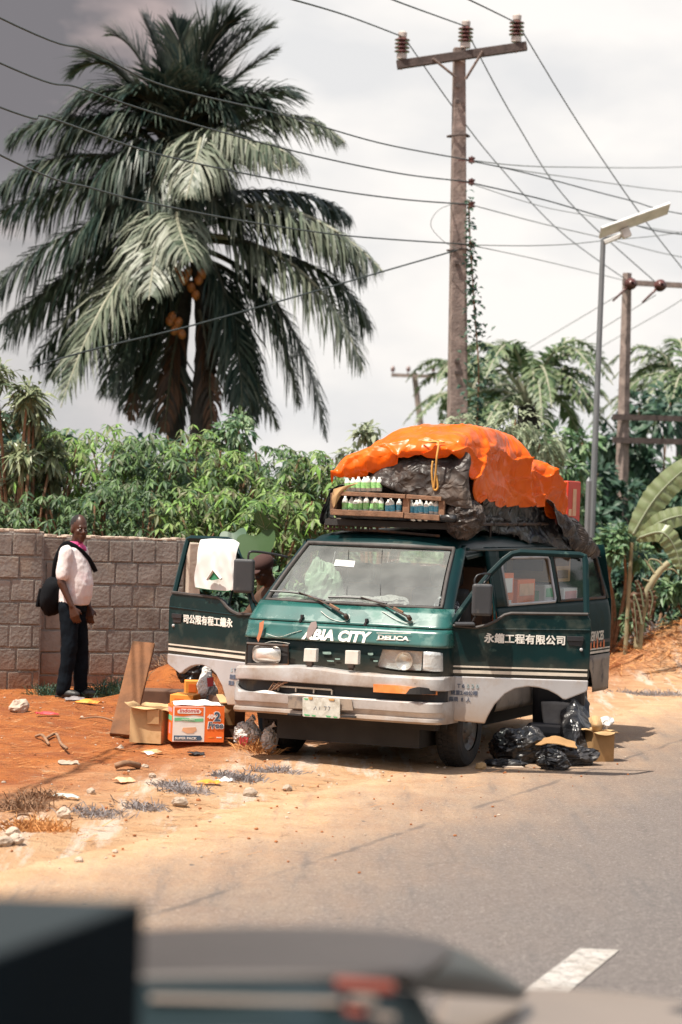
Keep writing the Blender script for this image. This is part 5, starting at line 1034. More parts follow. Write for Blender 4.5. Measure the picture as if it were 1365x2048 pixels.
# ---- doors: shape taken in the door's own plane
def DPT(zx, zy):   # detail pixel -> door plane (along, up)
    px = 840 + .3297 * zx; py = 1030 + .3297 * zy; return ((px - 891) / 260.0, (1538 + (px - 682) * .035 - py) / 260.0)
OUT = [DPT(*p) for p in ((168, 975), (995, 1003), (1004, 985), (1008, 700), (1003, 640), (985, 612), (950, 602), (520, 598), (480, 608), (430, 642), (380, 668), (310, 682), (172, 668))]
LOW = [DPT(*p) for p in ((168, 976), (150, 1000), (140, 1130), (133, 1240), (385, 1264), (405, 1215), (440, 1150), (500, 1085), (560, 1052), (640, 1040), (700, 1046), (760, 1062), (815, 1090), (850, 1116), (870, 1119), (985, 1074), (998, 1060), (1000, 1004))]
def make_door(loc, yaw, flip):
    k = -1 if flip else 1
    f = lambda a, z, h: Vector((k * a, -h + .24 * max(0, z - 1.22), z))
    g = MB(); g.prism(OUT, f, -.02, .022, 0); g.prism(LOW, f, -.02, .030, 1)
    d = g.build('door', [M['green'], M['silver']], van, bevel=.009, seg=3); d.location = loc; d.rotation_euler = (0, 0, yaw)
    wf = [DPT(*p) for p in ((172, 660), (215, 590), (300, 470), (390, 362), (470, 280), (520, 243), (570, 232), (700, 238), (930, 248), (962, 258), (968, 300), (978, 600))]
    g = MB(); g.tube([f(a, z, .0) for a, z in wf], .021, 6, flat=1.3); g.build('window_frame', M['green'], d, bevel=.003)
    g = MB(); g.tube([f(*DPT(*p), .024) for p in ((172, 672), (310, 684), (380, 668), (430, 644), (480, 608), (520, 598), (985, 604))], .012, 5); g.build('sill_strip', M['gasket'], d)
    g = MB(); g.tube([f(*DPT(*p), .0) for p in ((395, 362), (415, 500), (425, 640))], .012, 5); g.build('quarter_bar', M['green'], d)
    for y0, y1, h_, m_ in ((917, 942, .012, 'stripe'), (948, 972, .024, 'stripe')):
        a_, b_ = DPT(175, y0), DPT(992, y1); g = MB(); w2 = h_ / 2
        g.prism([(a_[0], a_[1] - w2), (b_[0], b_[1] - w2), (b_[0], b_[1] + w2), (a_[0], a_[1] + w2)], f, .02, .0275); g.build('trim_stripe', M[m_], d)
    a_, b_ = DPT(175, 690), DPT(1000, 700); g = MB(); g.tube([f(a_[0], a_[1], .021), f(b_[0], b_[1], .021)], .006, 6); g.build('swage_line', M['green'], d)
    g = MB(); a_, b_ = DPT(862, 735), DPT(962, 768); g.prism([(a_[0], a_[1]), (b_[0], a_[1]), (b_[0], b_[1]), (a_[0], b_[1])], f, .02, .036); g.prism([(a_[0] + .01, b_[1]), (b_[0], b_[1]), (b_[0] - .01, b_[1] - .04), (a_[0] + .02, b_[1] - .035)], f, .02, .026); g.build('handle', M['black'], d, bevel=.005)
    g = MB(); c = DPT(951, 818); g.lathe([(.013, .018), (.013, .03), (.008, .034), (.001, .034)], f(c[0], c[1], 0), rotm(x=R_(90)), 12); g.build('lock', M['silver'], d, smooth=True)
    s_ = '永鑨工程有限公司'; e0, e1 = DPT(362, 775), DPT(856, 778); n = 8; wd_ = (e1[0] - e0[0]) / n; src = s_ if not flip else s_[::-1]
    left = e0[0] if not flip else -e1[0]
    for i, ch in enumerate(src): text(ch, wd_ * .98, Matrix.Translation((left + i * wd_, -.0245, e0[1] + .006)) @ TX, M['white'], 'lettering', d, fat=.0045)
    tx0 = DPT(182, 1042); a0 = tx0[0] if not flip else -tx0[0] - .22
    rows = [('ST6520', 1046, .042), ('總重2.40公噸', 1088, .040), ('限乘  8  人', 1128, .040)]
    for i, (b, y, sz) in enumerate(rows):
        z = DPT(180, y)[1]
        if i == 0:
            for j, ch in enumerate(b): text(ch, sz, Matrix.Translation((a0 + j * .036, -.0325, z)) @ TX, M['ink'] if j in (1, 2) else M['inkpale'], 'small_lettering', d, fat=.0015)
        else: text(b, sz, Matrix.Translation((a0 - .012 * i, -.0325, z)) @ TX, M['ink'], 'small_lettering', d, sx_=.9, fat=.0015)
    return d
dR = make_door(Vector((.815, .31, 0)), PHI, False)
dL = make_door(Vector((-.815, .31, 0)), PHI - R_(47), True)
# mirrors
g = MB(); a_, b_ = DPT(277, 415), DPT(398, 612); cx, cz = (a_[0] + b_[0]) / 2, (a_[1] + b_[1]) / 2
g.box((cx, -.13, cz), (b_[0] - a_[0], .07, a_[1] - b_[1])); mr_ = g.build('mirror', M['greyplastic'], dR, bevel=.022, seg=3)
g = MB(); f = lambda zx, zy, h: Vector((DPT(zx, zy)[0], -h + (.24 * max(0, DPT(zx, zy)[1] - 1.22) if h < .06 else 0), DPT(zx, zy)[1]))
g.tube(smooth_path([f(292, 420, .13), f(290, 395, .13), f(305, 368, .12), f(345, 358, .09), f(388, 362, .03)], 4), .008, 6); g.tube([f(345, 415, .13), f(388, 365, .03)], .007, 6); g.tube([f(300, 612, .13), f(285, 660, .05), f(200, 664, .03)], .009, 6)
g.build('mirror_arm', M['black'], dR, smooth=True)
g = MB(); g.prism([DPT(180, 650), DPT(300, 650), DPT(305, 672), DPT(185, 672)], lambda a, z, h: Vector((a, -h, z)), .02, .10); g.build('mirror_foot', M['greyplastic'], dR, bevel=.01)
g = MB(); c0, c1 = V(470, 1122, .30), V(507, 1182, .30); cm = (c0 + c1) / 2
g.box(cm, (.165, .075, .27), rotm(z=R_(18))); g.build('mirror', M['greyplastic'], van, bevel=.022, seg=3)
g = MB(); g.tube(smooth_path([V(497, 1120, .30), V(498, 1108, .30), V(506, 1103, .32), V(540, 1107, .45), V(575, 1114, .60)], 4), .010, 6); g.tube([V(503, 1180, .3), V(508, 1200, .32), V(515, 1208, .33)], .01, 6); g.build('mirror_arm', M['black'], van, smooth=True)
# side writing behind the right door
SRT = Matrix(((0, 0, 1, 0), (1, 0, 0, 0), (0, 1, 0, 0), (0, 0, 0, 1)))
p0_, p1_ = S(1180, 1282, .868), S(1209, 1287, .868)
text('SERVICES', .115, Matrix.Translation((.868, p0_.y, p0_.z)) @ SRT, M['stripe'], 'lettering', van, bold=.003, sx_=(p1_.y - p0_.y) / .50)
p0_, p1_ = S(1180, 1300, .868), S(1206, 1304, .868)
g = MB()
for i in range(5):
    y = lerp(p0_.y, p1_.y, i / 4); g.prism([(y, p0_.z + .02 * (i % 2)), (y + .05, p0_.z + .01), (y + .04, p0_.z + .07), (y + .01, p0_.z + .05 + .03 * (i % 3))], lambda a, b, h: Vector((.8665 + h, a, b)), 0, .003)
g.build('orange_mark', M['orangeprint'], van)
# roof rack
g = MB(); a_, b_ = V(650, 1057, .93), V(762, 1062, .93)
for dz in (0, .035): g.tube([a_ + Vector((0, 0, dz)), b_ + Vector((0, 0, dz))], .011, 5)
for i in range(12):
    q = a_.lerp(b_, (i + .3 * random.random()) / 12); g.tube([q, q + Vector((0, 0, .035 + .03 * random.random()))], .012, 4)
g.tube([V(763, 1062, .93), V(880, 1072, .93)], .010, 5)
for k in (-.5, .68): g.tube([(k, .95, 1.90), (k, 3.6, 1.92)], .014, 6)
for v in (1.0, 1.6, 2.2, 2.8, 3.4): g.tube([(-.52, v, 1.905), (.70, v, 1.905)], .012, 6); [g.tube([(k, v, 1.905), (k, v, 1.80)], .011, 5) for k in (-.5, .66)]
g.build('roof_rack', M['darkmetal'], van)
# ================================================================== load on the roof
def vbuild(g, name, m, **k):   # van-local mesh -> top-level object
    g.v = [tuple(VM @ Vector(v)) for v in g.v]; return g.build(name, m, **k)
def crate(lab, pts, v, depth):
    """open wooden crate seen end on; pts = photo corners tl,tr,br,bl"""
    tl, tr, br, bl = [V(x, y, v) for x, y in pts]; c = VM @ ((bl + br) / 2 + Vector((0, depth / 2, 0)))
    t = thing('bottle_crate', lab, 'crate', c, -PHI, 'wooden crates on the roof'); o = VMI @ c
    def bar(name, a, b, w_, h_):
        g = MB(); d = b - a; g.box((a + b) / 2 - o, (d.length, w_, h_), rotm(y=-math.atan2(d.z, d.x))); g.build(name, M['cratewood'], t, bevel=.004)
    bar('rail', tl, tr, .025, .035); bar('rail', bl, br, .025, .045)
    for a, b in ((tl, bl), (tr, br)):
        g = MB(); g.box((a + b) / 2 - o + Vector((0, .03, 0)), (.05, .03, (a - b).length)); g.build('post', M['cratewood'], t, bevel=.004)
        g = MB(); g.box((a + b) / 2 - o + Vector((0, depth / 2, 0)), (.015, depth - .04, (a - b).length * .9)); g.build('side_panel', M['carddark'], t)
    g = MB(); g.box((bl + br) / 2 - o + Vector((0, depth / 2, 0)), ((br - bl).length, depth, .012)); g.build('base', M['carddark'], t)
    g = MB(); g.box((tl + br) / 2 - o + Vector((0, depth, 0)), ((br - bl).length, .012, (tl - bl).length)); g.build('back_panel', M['carddark'], t)
    return tl, tr, br, bl
random.seed(61)
def bottle(p, h, r, lab, col, group, hang=False):
    t = thing('bottle', lab, 'bottle', VM @ p, 0, group); t.rotation_euler = (random.gauss(0, .05), random.gauss(0, .07), 0); h *= random.uniform(.88, 1.08); r *= 1.12
    g = MB(); g.lathe([(.001, 0), (r, 0), (r, h * .72), (r * .8, h * .82), (r * .45, h * .9), (r * .45, h), (.001, h)], n=12); g.build('bottle_body', M['bottlewhite'], t, smooth=True)
    g = MB(); g.lathe([(r * 1.02, h * random.uniform(.22, .3)), (r * 1.02, h * .62)], n=12); g.build('bottle_label', M[col], t, smooth=True)
V0 = .80
crate('left wooden crate of green labelled bottles at the front of the roof load', [(668, 986), (812, 993), (808, 1030), (662, 1024)], V0, .4)
crate('right wooden crate of blue labelled bottles, next along the roof front', [(814, 993), (884, 998), (880, 1036), (810, 1031)], V0, .4)
for i in range(8):
    p = V(690 + i * 10.5, 1027, V0 + .06 + .02 * (i % 2)); bottle(p, .135, .021, 'white bottle with green label in the left crate on the roof', 'bottlegreen', 'bottles in the left crate')
for i in range(3):
    p = V(776 + i * 11, 1029, V0 + .06); bottle(p, .135, .021, 'white bottle with blue label at the right end of the left crate', 'bottleblue', 'blue bottles in the left crate')
for i in range(6):
    p = V(822 + i * 10.5, 1033, V0 + .06); bottle(p, .135, .021, 'white bottle with blue label in the right crate on the roof', 'bottleblue', 'bottles in the right crate')
for i in range(7):
    p = V(697 + i * 10.3, 983 - i * .1, V0 + .05); bottle(p, .12, .021, 'white and green bottle standing on top of the left crate', 'bottlegreen', 'bottles above the left crate')
for i in range(3):
    p = V(828 + i * 13, 1042, V0 + .03)
    g = MB(); g.ell((0, 0, .012), (.028, .03, .014), 10, 6); g.v = [tuple(VM @ (p + Vector(v))) for v in g.v]; tag(g.build('bottle_tray', M['bottlewhite'], smooth=True), 'white tray foot showing under the right crate on the roof', 'tray', 'white trays under the right crate')
g = MB(); g.surf([[V(668, 978, V0 - .01), V(690, 972, V0 - .02), V(716, 966, V0 - .01)], [V(664, 1000, V0), V(676, 988, V0 - .02), V(690, 980, V0)], [V(668, 1016, V0 + .02), V(670, 1012, V0), V(672, 1008, V0 + .02)]], 8, 8)
tag(vbuild(g, 'cardboard_flap', M['cardpale'], solid=.006), 'pale torn cardboard flap at the left end of the bottle crates', 'cardboard')
g = MB(); g.box(V(720, 1043, V0 + .35) + Vector((.35, 0, -.01)), (1.1, .5, .05)); tag(vbuild(g, 'gap_fill_board', M['interior']), 'dark board standing in for the black gap under the roof crates', 'board')  # added dark slab in place of the black gap below the crates
def crump(sd, a1, f1, a2=0, f2=1):
    return lambda x, y, p: Vector((nz3(p, f1, sd), nz3(p, f1, sd + 1), nz3(p, f1, sd + 2))) * a1 + Vector((nz3(p, f2, sd + 3), nz3(p, f2, sd + 4), nz3(p, f2, sd + 5))) * a2
def ridged(sd, a1, f1, a2, f2):
    def f(x, y, p):
        r1 = 1 - abs(nz3(p, f1, sd)) * 2; r2 = 1 - abs(nz3(p, f2, sd + 2)) * 2
        return Vector((.3 * nz3(p, f1, sd + 5), -1, .25 * nz3(p, f1, sd + 6))) * (r1 * a1 + r2 * a2)
    return f
# black sheet over the left end and dusty grey sheet across the front
g = MB(); g.surf([[V(663, 978, .92), V(676, 972, 1.0), V(690, 968, 1.2)], [V(650, 1005, .92), V(660, 1005, 1.05), V(668, 1000, 1.3)], [V(640, 1040, .94), V(652, 1046, 1.05), V(670, 1046, 1.3)], [V(650, 1048, .98), V(660, 1050, 1.05), V(672, 1050, 1.3)]], 14, 10, disp=crump(4, .012, 9))
tag(vbuild(g, 'plastic_sheet', M['blackplastic'], smooth=True, solid=.003), 'black plastic sheet hanging at the left end of the roof load', 'plastic sheet')
g = MB(); v_ = .89
g.surf([[V(745, 940, v_ + .12), V(800, 908, v_ + .1), V(870, 908, v_ + .1), V(935, 905, v_ + .1), V(945, 925, v_ + .1)],
        [V(742, 955, v_ - .01), V(800, 935, v_), V(870, 935, v_), V(930, 935, v_), V(940, 945, v_ + .03)],
        [V(750, 962, v_ - .03), V(805, 965, v_ - .03), V(870, 965, v_ - .03), V(925, 965, v_ - .03), V(940, 975, v_ + .02)],
        [V(760, 966, v_ - .03), V(812, 985, v_ - .045), V(870, 994, v_ - .05), V(925, 1000, v_ - .05), V(945, 1005, v_)],
        [V(766, 970, v_ - .02), V(822, 992, v_ - .03), V(880, 1004, v_ - .03), V(920, 1015, v_ - .03), V(950, 1016, v_ + .02)]], 56, 90, disp=ridged(7, .028, 4.0, .012, 10))
tag(vbuild(g, 'plastic_sheet', M['greyplasticsheet'], smooth=False, solid=.002), 'dusty grey crumpled plastic sheet across the front of the roof load', 'plastic sheet')
def bagdisp(sd, a=.22, f=2.2, a2=.10, f2=6):
    return lambda v: a * nz3(v, f, sd) + a2 * (1 - 2 * abs(nz3(v, f2, sd + 1))) - .05 * abs(nz3(v, 13, sd + 2))
g = MB(); c = V(922, 1036, .90); g.ell(c + Vector((0, .07, 0)), (.165, .13, .145), 56, 40, rotm(y=.25), disp=bagdisp(9, .16, 1.6, .16, 2.6))
tag(vbuild(g, 'plastic_bundle', M['greyplasticsheet']), 'bulging grey plastic wrapped bundle hanging over the van roof edge', 'bundle')
# sheet along the near side and trailing from the rear corner
g = MB(); u_ = .70
g.surf([[S(965, 1000, .66), S(1010, 1000, .68), S(1060, 1000, .70), S(1095, 1010, .68), S(1120, 1020, .66)],
        [S(970, 1035, .64), S(1010, 1040, .66), S(1060, 1040, .67), S(1110, 1045, .69), S(1150, 1060, .70)],
        [S(960, 1060, .64), S(1010, 1062, .66), S(1060, 1068, .69), S(1115, 1078, .74), S(1180, 1095, .78)],
        [S(985, 1066, .62), S(1020, 1070, .65), S(1070, 1084, .70), S(1130, 1098, .77), S(1202, 1112, .80)]], 40, 60, disp=crump(14, .05, 4, .02, 11))
tag(vbuild(g, 'plastic_sheet', M['blackplastic'], solid=.003), 'black plastic sheet draped along the near side of the roof load', 'plastic sheet')
g = MB(); g.surf([[S(1092, 985, .70), S(1110, 1010, .70), S(1128, 1030, .70)], [S(1102, 1005, .78), S(1135, 1035, .8), S(1165, 1060, .78)], [S(1120, 1045, .82), S(1160, 1075, .84), S(1188, 1085, .82)], [S(1140, 1085, .80), S(1175, 1100, .83), S(1205, 1108, .84)], [S(1150, 1102, .78), S(1172, 1116, .8), S(1196, 1118, .82)]], 36, 26, disp=crump(19, .05, 5, .025, 12))
tag(vbuild(g, 'plastic_sheet', M['greyplasticsheet'], solid=.003), 'grey plastic sheet trailing off the rear corner of the roof load', 'plastic sheet')
# inner load hidden by the covers
g = MB(); g.box((.22, 1.75, 2.20), (.72, 1.4, .52)); g.box((-.1, 1.75, 2.08), (.5, 1.4, .3)); g.box((.2, 2.9, 2.08), (.75, .7, .36)); g.box((.13, 2.1, 1.945), (1.05, 2.6, .06)); tag(vbuild(g, 'packed_load', M['blackplastic'], bevel=.06, seg=3), 'dark packed load filling the space under the orange tarpaulin', 'load')
# tarpaulin
us = [-.46, -.43, -.30, -.03, .20, .45, .62, .70, .73, .745]
rows = [([.90, .89, .88, .88, .88, .88, .89, .93, 1.02, 1.10], [2.17, 2.21, 2.245, 2.30, 2.42, 2.42, 2.425, 2.34, 2.14, 2.075]),
        ([.88, .87, .85, .84, .84, .84, .85, .90, 1.0, 1.08], [2.22, 2.27, 2.33, 2.39, 2.47, 2.48, 2.48, 2.42, 2.22, 2.085]),
        ([.98, .96, .93, .92, .92, .92, .93, .98, 1.1, 1.2], [2.26, 2.33, 2.43, 2.52, 2.55, 2.56, 2.56, 2.49, 2.26, 2.07]),
        ([1.15] * 10, [2.25, 2.34, 2.46, 2.60, 2.635, 2.64, 2.62, 2.51, 2.26, 2.05]),
        ([1.4] * 10, [2.24, 2.34, 2.50, 2.67, 2.70, 2.705, 2.67, 2.52, 2.26, 2.045]),
        ([1.9] * 10, [2.2, 2.34, 2.50, 2.66, 2.70, 2.70, 2.66, 2.50, 2.25, 2.05]),
        ([2.3] * 10, [2.2, 2.32, 2.46, 2.60, 2.645, 2.645, 2.58, 2.43, 2.22, 2.08]),
        ([2.5] * 10, [2.14, 2.24, 2.32, 2.38, 2.40, 2.40, 2.36, 2.28, 2.16, 2.07]),
        ([2.72] * 10, [2.15, 2.26, 2.38, 2.45, 2.47, 2.47, 2.44, 2.36, 2.18, 2.06]),
        ([3.05] * 10, [2.13, 2.24, 2.37, 2.44, 2.46, 2.46, 2.42, 2.32, 2.10, 1.99]),
        ([3.25] * 10, [2.08, 2.14, 2.2, 2.24, 2.25, 2.25, 2.22, 2.14, 2.02, 1.96])]
def rdg(p, s_, sd, k=2.0): return max(0.0, 1 - abs(nz3(p, s_, sd)) * 2.6) ** k
def tarpdisp(x, y, p):
    side = sstep(.62, .80, y); front = sstep(.26, .06, x); top = 1 - max(side, front)
    wv = .35 * nz3(p, 1.1, 21)
    fold = rdg((p.y * .95 + wv + .25 * p.z, 0, p.z * .35), 1.5, 3, 1.3); ff = rdg((p.x * 1.3 + wv, 0, p.z * .5), 1.5, 6, 1.3)
    d = Vector((1, -.2, 0)) * side * (.10 * fold - .03) + Vector((-.1, -1, .1)) * front * (.065 * ff - .03)
    dia = rdg((p.x + .8 * p.z, p.y * .7, p.z * .8 - .5 * p.x), 2.3, 9, 3); di2 = rdg((p.x - .6 * p.z, p.y * .9, p.z + .3 * p.y), 3.6, 11, 4)
    n_ = Vector((.6 * side, -.75 * front - .2, .55 + .4 * top))
    d += n_ * ((.075 * dia + .045 * di2 - .02) * (1 - .8 * top)) + n_ * (.028 * nz3(p, 2.4, 8) + .006 * nz3(p, 13, 4))
    if x < .03: d += Vector((0, 0, .035 * nz3(p, 6, 5) + .02 * nz3(p, 16, 5)))
    if y > .965: d += Vector((0, 0, .05 * nz3(p, 2.0, 5) + .015 * nz3(p, 11, 5)))
    return d
g = MB(); g.surf([[(u, v, z) for u, v, z in zip(us, vv, zz)] for vv, zz in rows], 170, 170, disp=tarpdisp)
tag(vbuild(g, 'tarpaulin', M['tarp'], smooth=True, solid=.004), 'bright orange tarpaulin draped over the high roof load', 'tarpaulin')
rp = MB(); rp.tube(smooth_path([V(862, 884, .80), V(877, 886, .80), V(874, 915, .77), V(872, 945, .78), V(868, 978, .80)], 5), .009, 5); rp.tube(smooth_path([V(866, 922, .80), V(864, 945, .79), V(868, 978, .80), V(876, 975, .8), V(873, 950, .79)], 5), .009, 5); rp.tube(smooth_path([V(845, 882, .85), V(870, 885, .81), V(890, 884, .84)], 4), .008, 5)
tag(vbuild(rp, 'rope', M['rope'], smooth=True), 'yellow rope hanging in a loop down the tarpaulin front', 'rope')
c = VM @ V(1120, 1035, 3.3); cb = VM @ Vector((.52, 3.62, 1.92)); rb = thing('carton', 'red carton at the rear end of the roof load', 'carton', cb, -PHI)
g = MB(); g.box((0, 0, .19), (.42, .36, .38)); g.build('carton_body', M['redbox'], rb, bevel=.008)
g = MB(); g.box((.212, .0, .19), (.004, .10, .24)); g.box((.212, -.12, .10), (.004, .08, .06)); g.build('carton_print', M['boxorange2'], rb)

# ================================================================== load inside the van
def vcart(lab, c, d, m, pm, yaw=0):
    t = thing('carton', lab, 'carton', VM @ Vector(c), -PHI + yaw, 'cartons inside the van'); g = MB(); g.box((0, 0, d[2] / 2), d); g.build('carton_body', M[m], t, bevel=.006)
    g = MB(); x = d[0] / 2 + .002
    g.box((x, 0, d[2] * .74), (.004, d[1] * .82, d[2] * .3)); g.box((x, d[1] * .12, d[2] * .28), (.004, d[1] * .5, d[2] * .3)); g.box((0, -d[1] / 2 - .002, d[2] * .6), (d[0] * .7, .004, d[2] * .4)); g.build('carton_print', M[pm], t)
vcart('orange carton with white print behind the first side window', (.5, 1.98, 1.10), (.34, .46, .40), 'orangebox', 'boxwhite')
vcart('second orange carton with pale print farther back at the first side window', (.5, 2.55, 1.10), (.34, .46, .34), 'orangebox', 'boxorange2')
vcart('pale carton on the lower row behind the first side window', (.48, 2.25, .74), (.4, 1.1, .36), 'boxorange2', 'boxnavy')
vcart('white carton with green print behind the rear side window', (.5, 3.25, 1.12), (.34, .4, .26), 'boxwhite', 'boxgreen')
vcart('pale pink carton with print low behind the rear side window', (.5, 3.8, 1.10), (.34, .4, .24), 'boxwhite', 'boxpink')
vcart('brown carton under the roof behind the rear side window', (.46, 3.5, 1.40), (.4, .6, .24), 'card', 'carddark')
vcart('dark brown carton stacked behind the driver seat', (.2, 1.75, .60), (.9, .5, .95), 'carddark', 'card')
vcart('dark brown carton stacked behind the passenger seat', (-.4, 2.3, .56), (.7, 1.4, .95), 'carddark', 'card')
g = MB(); c = Vector((-.47, .84, 1.25)); g.ell(c, (.15, .16, .30), 30, 24, rotm(y=-.12), disp=bagdisp(31)); tag(vbuild(g, 'sack', mat('pale_green_sack', (.42, .56, .40), .6, 0, .3, 6)), 'pale green and white sack upright on the passenger side behind the windscreen', 'sack')
g = MB(); g.ell((-.02, .44, 1.262), (.24, .11, .05), 24, 14, disp=bagdisp(33)); tag(vbuild(g, 'paper_bag', M['whitebag']), 'crumpled white bag lying along the dashboard', 'bag')
g = MB(); g.ell((.26, .46, 1.275), (.15, .10, .055), 24, 14, disp=bagdisp(35)); tag(vbuild(g, 'paper_bag', M['whitebag']), 'smaller crumpled white bag on the dashboard toward the steering wheel', 'bag')
g = MB(); g.ell((-.58, .46, 1.27), (.11, .09, .05), 24, 14, disp=bagdisp(37)); tag(vbuild(g, 'cloth', mat('pale_green_cloth', (.45, .58, .42), .8)), 'pale green cloth in the passenger corner of the dashboard', 'cloth')
a_, b_, c_, d_ = [Wp(x, y, .020) for x, y in ((672, 1119), (711, 1122), (708, 1134), (668, 1131))]; g = MB(); g.add([a_, b_, c_, d_], [(0, 1, 2, 3)]); g.build('windscreen_sticker', M['cloth'], van)
for x in (698, 765):
    g = MB(); g.tube([Wp(x, 1100, .012), Wp(x - 4, 1190, .012)], .0025, 4); g.build('windscreen_crack', M['rubber'], van)
g = MB(); g.ell((.66, .62, 1.20), (.10, .16, .14), 26, 18, disp=bagdisp(39)); 
pat = mat('black_white_print_cloth', (.02, .022, .03), .9, 0, .1, 9, spots=[((.62, .62, .64), 26, .56, .03)]); tag(vbuild(g, 'cloth', pat), 'black and white patterned cloth bundled at the driver door opening', 'cloth')
# jersey over the open left door
jd = dL.matrix_local; DLM = VM @ Matrix.LocRotScale(dL.location, dL.rotation_euler, None)
def J(px, py, off):   # point on the left door plane
    o, d = _vr(px, py); q = Matrix.LocRotScale(dL.location, dL.rotation_euler, None).inverted(); o = q @ o; d = q.to_3x3() @ d; t = (-off - o.y) / d.y; return DLM @ (o + d * t)
g = MB(); fr_ = [[(404, 1080), (425, 1078), (450, 1079), (468, 1080), (480, 1087)], [(398, 1105), (425, 1100), (448, 1100), (466, 1100), (474, 1108)], [(394, 1135), (420, 1130), (446, 1132), (464, 1130), (472, 1140)], [(391, 1160), (418, 1160), (444, 1160), (460, 1155), (470, 1168)], [(393, 1176), (416, 1180), (440, 1183), (455, 1184), (470, 1178)]]
ctrl = [[J(x, y - 1, -.06) for x, y in [(410, 1100), (428, 1098), (450, 1098), (466, 1098), (474, 1100)]]] + [[J(x, y, o_) for x, y in r] for r, o_ in zip(fr_, (.0, .05, .06, .06, .06))]
g.surf(ctrl, 36, 36, disp=lambda x, y, p: Vector((.25, -.9, 0)) * (.10 * nz3((p.x * 5.5, p.z * 1.1, 0), 1.6, 2) + .03 * nz3((p.x * 9 + p.z * 3, 0, 0), 2.2, 5) + .014 * nz3(p, 14, 3)), matfn=lambda x, y: 1 if x > .955 and y < .85 else 0)
jer = g.build('jersey', [M['cloth'], M['clothgreen']], smooth=True, solid=.006); tag(jer, 'white jersey with green hem hung over the open left door window', 'jersey')
jo = jer.location.copy()
g = MB(); g.add([J(x, y, .105) - jo for x, y in ((428, 1142), (439, 1158), (424, 1161), (416, 1158))], [(0, 1, 2, 3)]); g.build('neck_opening', M['clothgreen'], jer)
g = MB(); g.tube([J(x, y, .11) - jo for x, y in ((415, 1159), (428, 1140), (443, 1158))], .012, 5); g.build('collar_piping', M['cloth'], jer)

# ================================================================== people
EYE_DIR = None
def blobs(caps, lofts=(), ells=()):
    g = MB()
    for c in caps: g.capsule(*c)
    for l in lofts: g.loft(*l)
    for e in ells: g.ell(*e)
    return g
def hand(g, w_, d, side, curl=.5, s=1.0):
    """palm and five fingers continuing from wrist w_ along d; side = direction of the thumb"""
    d = d.normalized(); side = (side - d * side.dot(d)).normalized(); nn = d.cross(side); pe = w_ + d * .085 * s
    for k in (-.6, -.2, .2, .6): g.capsule(w_ + side * (k * .03 * s), pe + side * (k * .062 * s), .016 * s, .014 * s, 8)
    for k, L_ in ((-.95, .058), (-.33, .072), (.33, .078), (.95, .070)):
        b = pe + side * (k * .036 * s); m_ = b + (d * (1 - .2 * curl) - nn * curl * .6).normalized() * (L_ * .52 * s); e = m_ + (d * (.8 - .5 * curl) - nn * curl * 1.1).normalized() * (L_ * .5 * s)
        g.capsule(b, m_, .0098 * s, .009 * s, 8); g.capsule(m_, e, .009 * s, .0078 * s, 8)
    b = w_ + d * .025 * s + side * .03 * s; m_ = b + (d * .7 + side * .7 - nn * .3).normalized() * .042 * s; g.capsule(b, m_, .012 * s, .0105 * s, 8); g.capsule(m_, m_ + (d * .95 + side * .15 - nn * .35).normalized() * .032 * s, .0105 * s, .0085 * s, 8)
def head(g, c, yaw, pitch=0.0, s=1.0):
    """c = centre of the skull; face looks along yaw"""
    r = rotm(z=yaw) @ rotm(y=pitch); q = lambda x, y, z: c + r @ (Vector((x, y, z)) * s)
    g.ell(q(-.008, 0, .03), (.098 * s, .076 * s, .098 * s), 20, 14, r); g.ell(q(.022, 0, -.045), (.070 * s, .060 * s, .085 * s), 18, 12, r); g.ell(q(.060, 0, -.098), (.026 * s, .032 * s, .022 * s), 12, 8, r)
    g.capsule(q(.082, -.028, .012), q(.082, .028, .012), .014 * s, .014 * s, 8); g.capsule(q(.084, 0, .004), q(.104, 0, -.036), .009 * s, .014 * s, 8); g.capsule(q(.092, -.016, -.040), q(.092, .016, -.040), .010 * s, .010 * s, 8)
    g.capsule(q(.082, -.020, -.066), q(.082, .020, -.066), .010 * s, .010 * s, 8); g.capsule(q(.080, -.018, -.079), q(.080, .018, -.079), .010 * s, .010 * s, 8)
    for k in (-1, 1): g.ell(q(-.008, k * .076, -.012), (.022 * s, .010 * s, .034 * s), 10, 8, r); g.ell(q(.058, k * .040, -.028), (.026 * s, .022 * s, .022 * s), 10, 8, r)
    return q, r
# ---- man by the wall
mb_ = onG(150, 1395); mb_ = Vector((P(141, 1395, 22.6).x, 22.6, 0)); mb_.z = gz(mb_.x, mb_.y)
man = thing('person', 'man in pale pink polo shirt and dark trousers standing by the block wall', 'person', mb_, R_(-20))
g = MB()
q, r = head(g, Vector((.035, .0, 1.575)), R_(-40), R_(-3), 1.06)
g.capsule((.0, 0, 1.36), (.022, 0, 1.52), .062, .056)
g.loft([((-.02, 0, .86), .12, .15, 0), ((-.01, 0, 1.0), .14, .155, 0), ((.0, 0, 1.15), .13, .16, 0), ((-.01, 0, 1.3), .11, .17, 0), ((-.015, 0, 1.38), .08, .14, 0), ((-.01, 0, 1.42), .05, .07, 0)], 18)
shR, elR, wrR = Vector((-.015, -.185, 1.35)), Vector((-.035, -.235, 1.075)), Vector((.085, -.225, .86)); shL, elL, wrL = Vector((-.015, .185, 1.35)), Vector((.02, .225, 1.07)), Vector((.11, .13, .85))
for a_, e_, w_ in ((shR, elR, wrR), (shL, elL, wrL)):
    g.capsule(a_, e_, .055, .042); g.capsule(e_, w_, .043, .027); hand(g, w_ + (w_ - e_).normalized() * .012, (w_ - e_) + Vector((-.02, 0, -.06)), Vector((.9, .1, .3)), .55, 1.05)
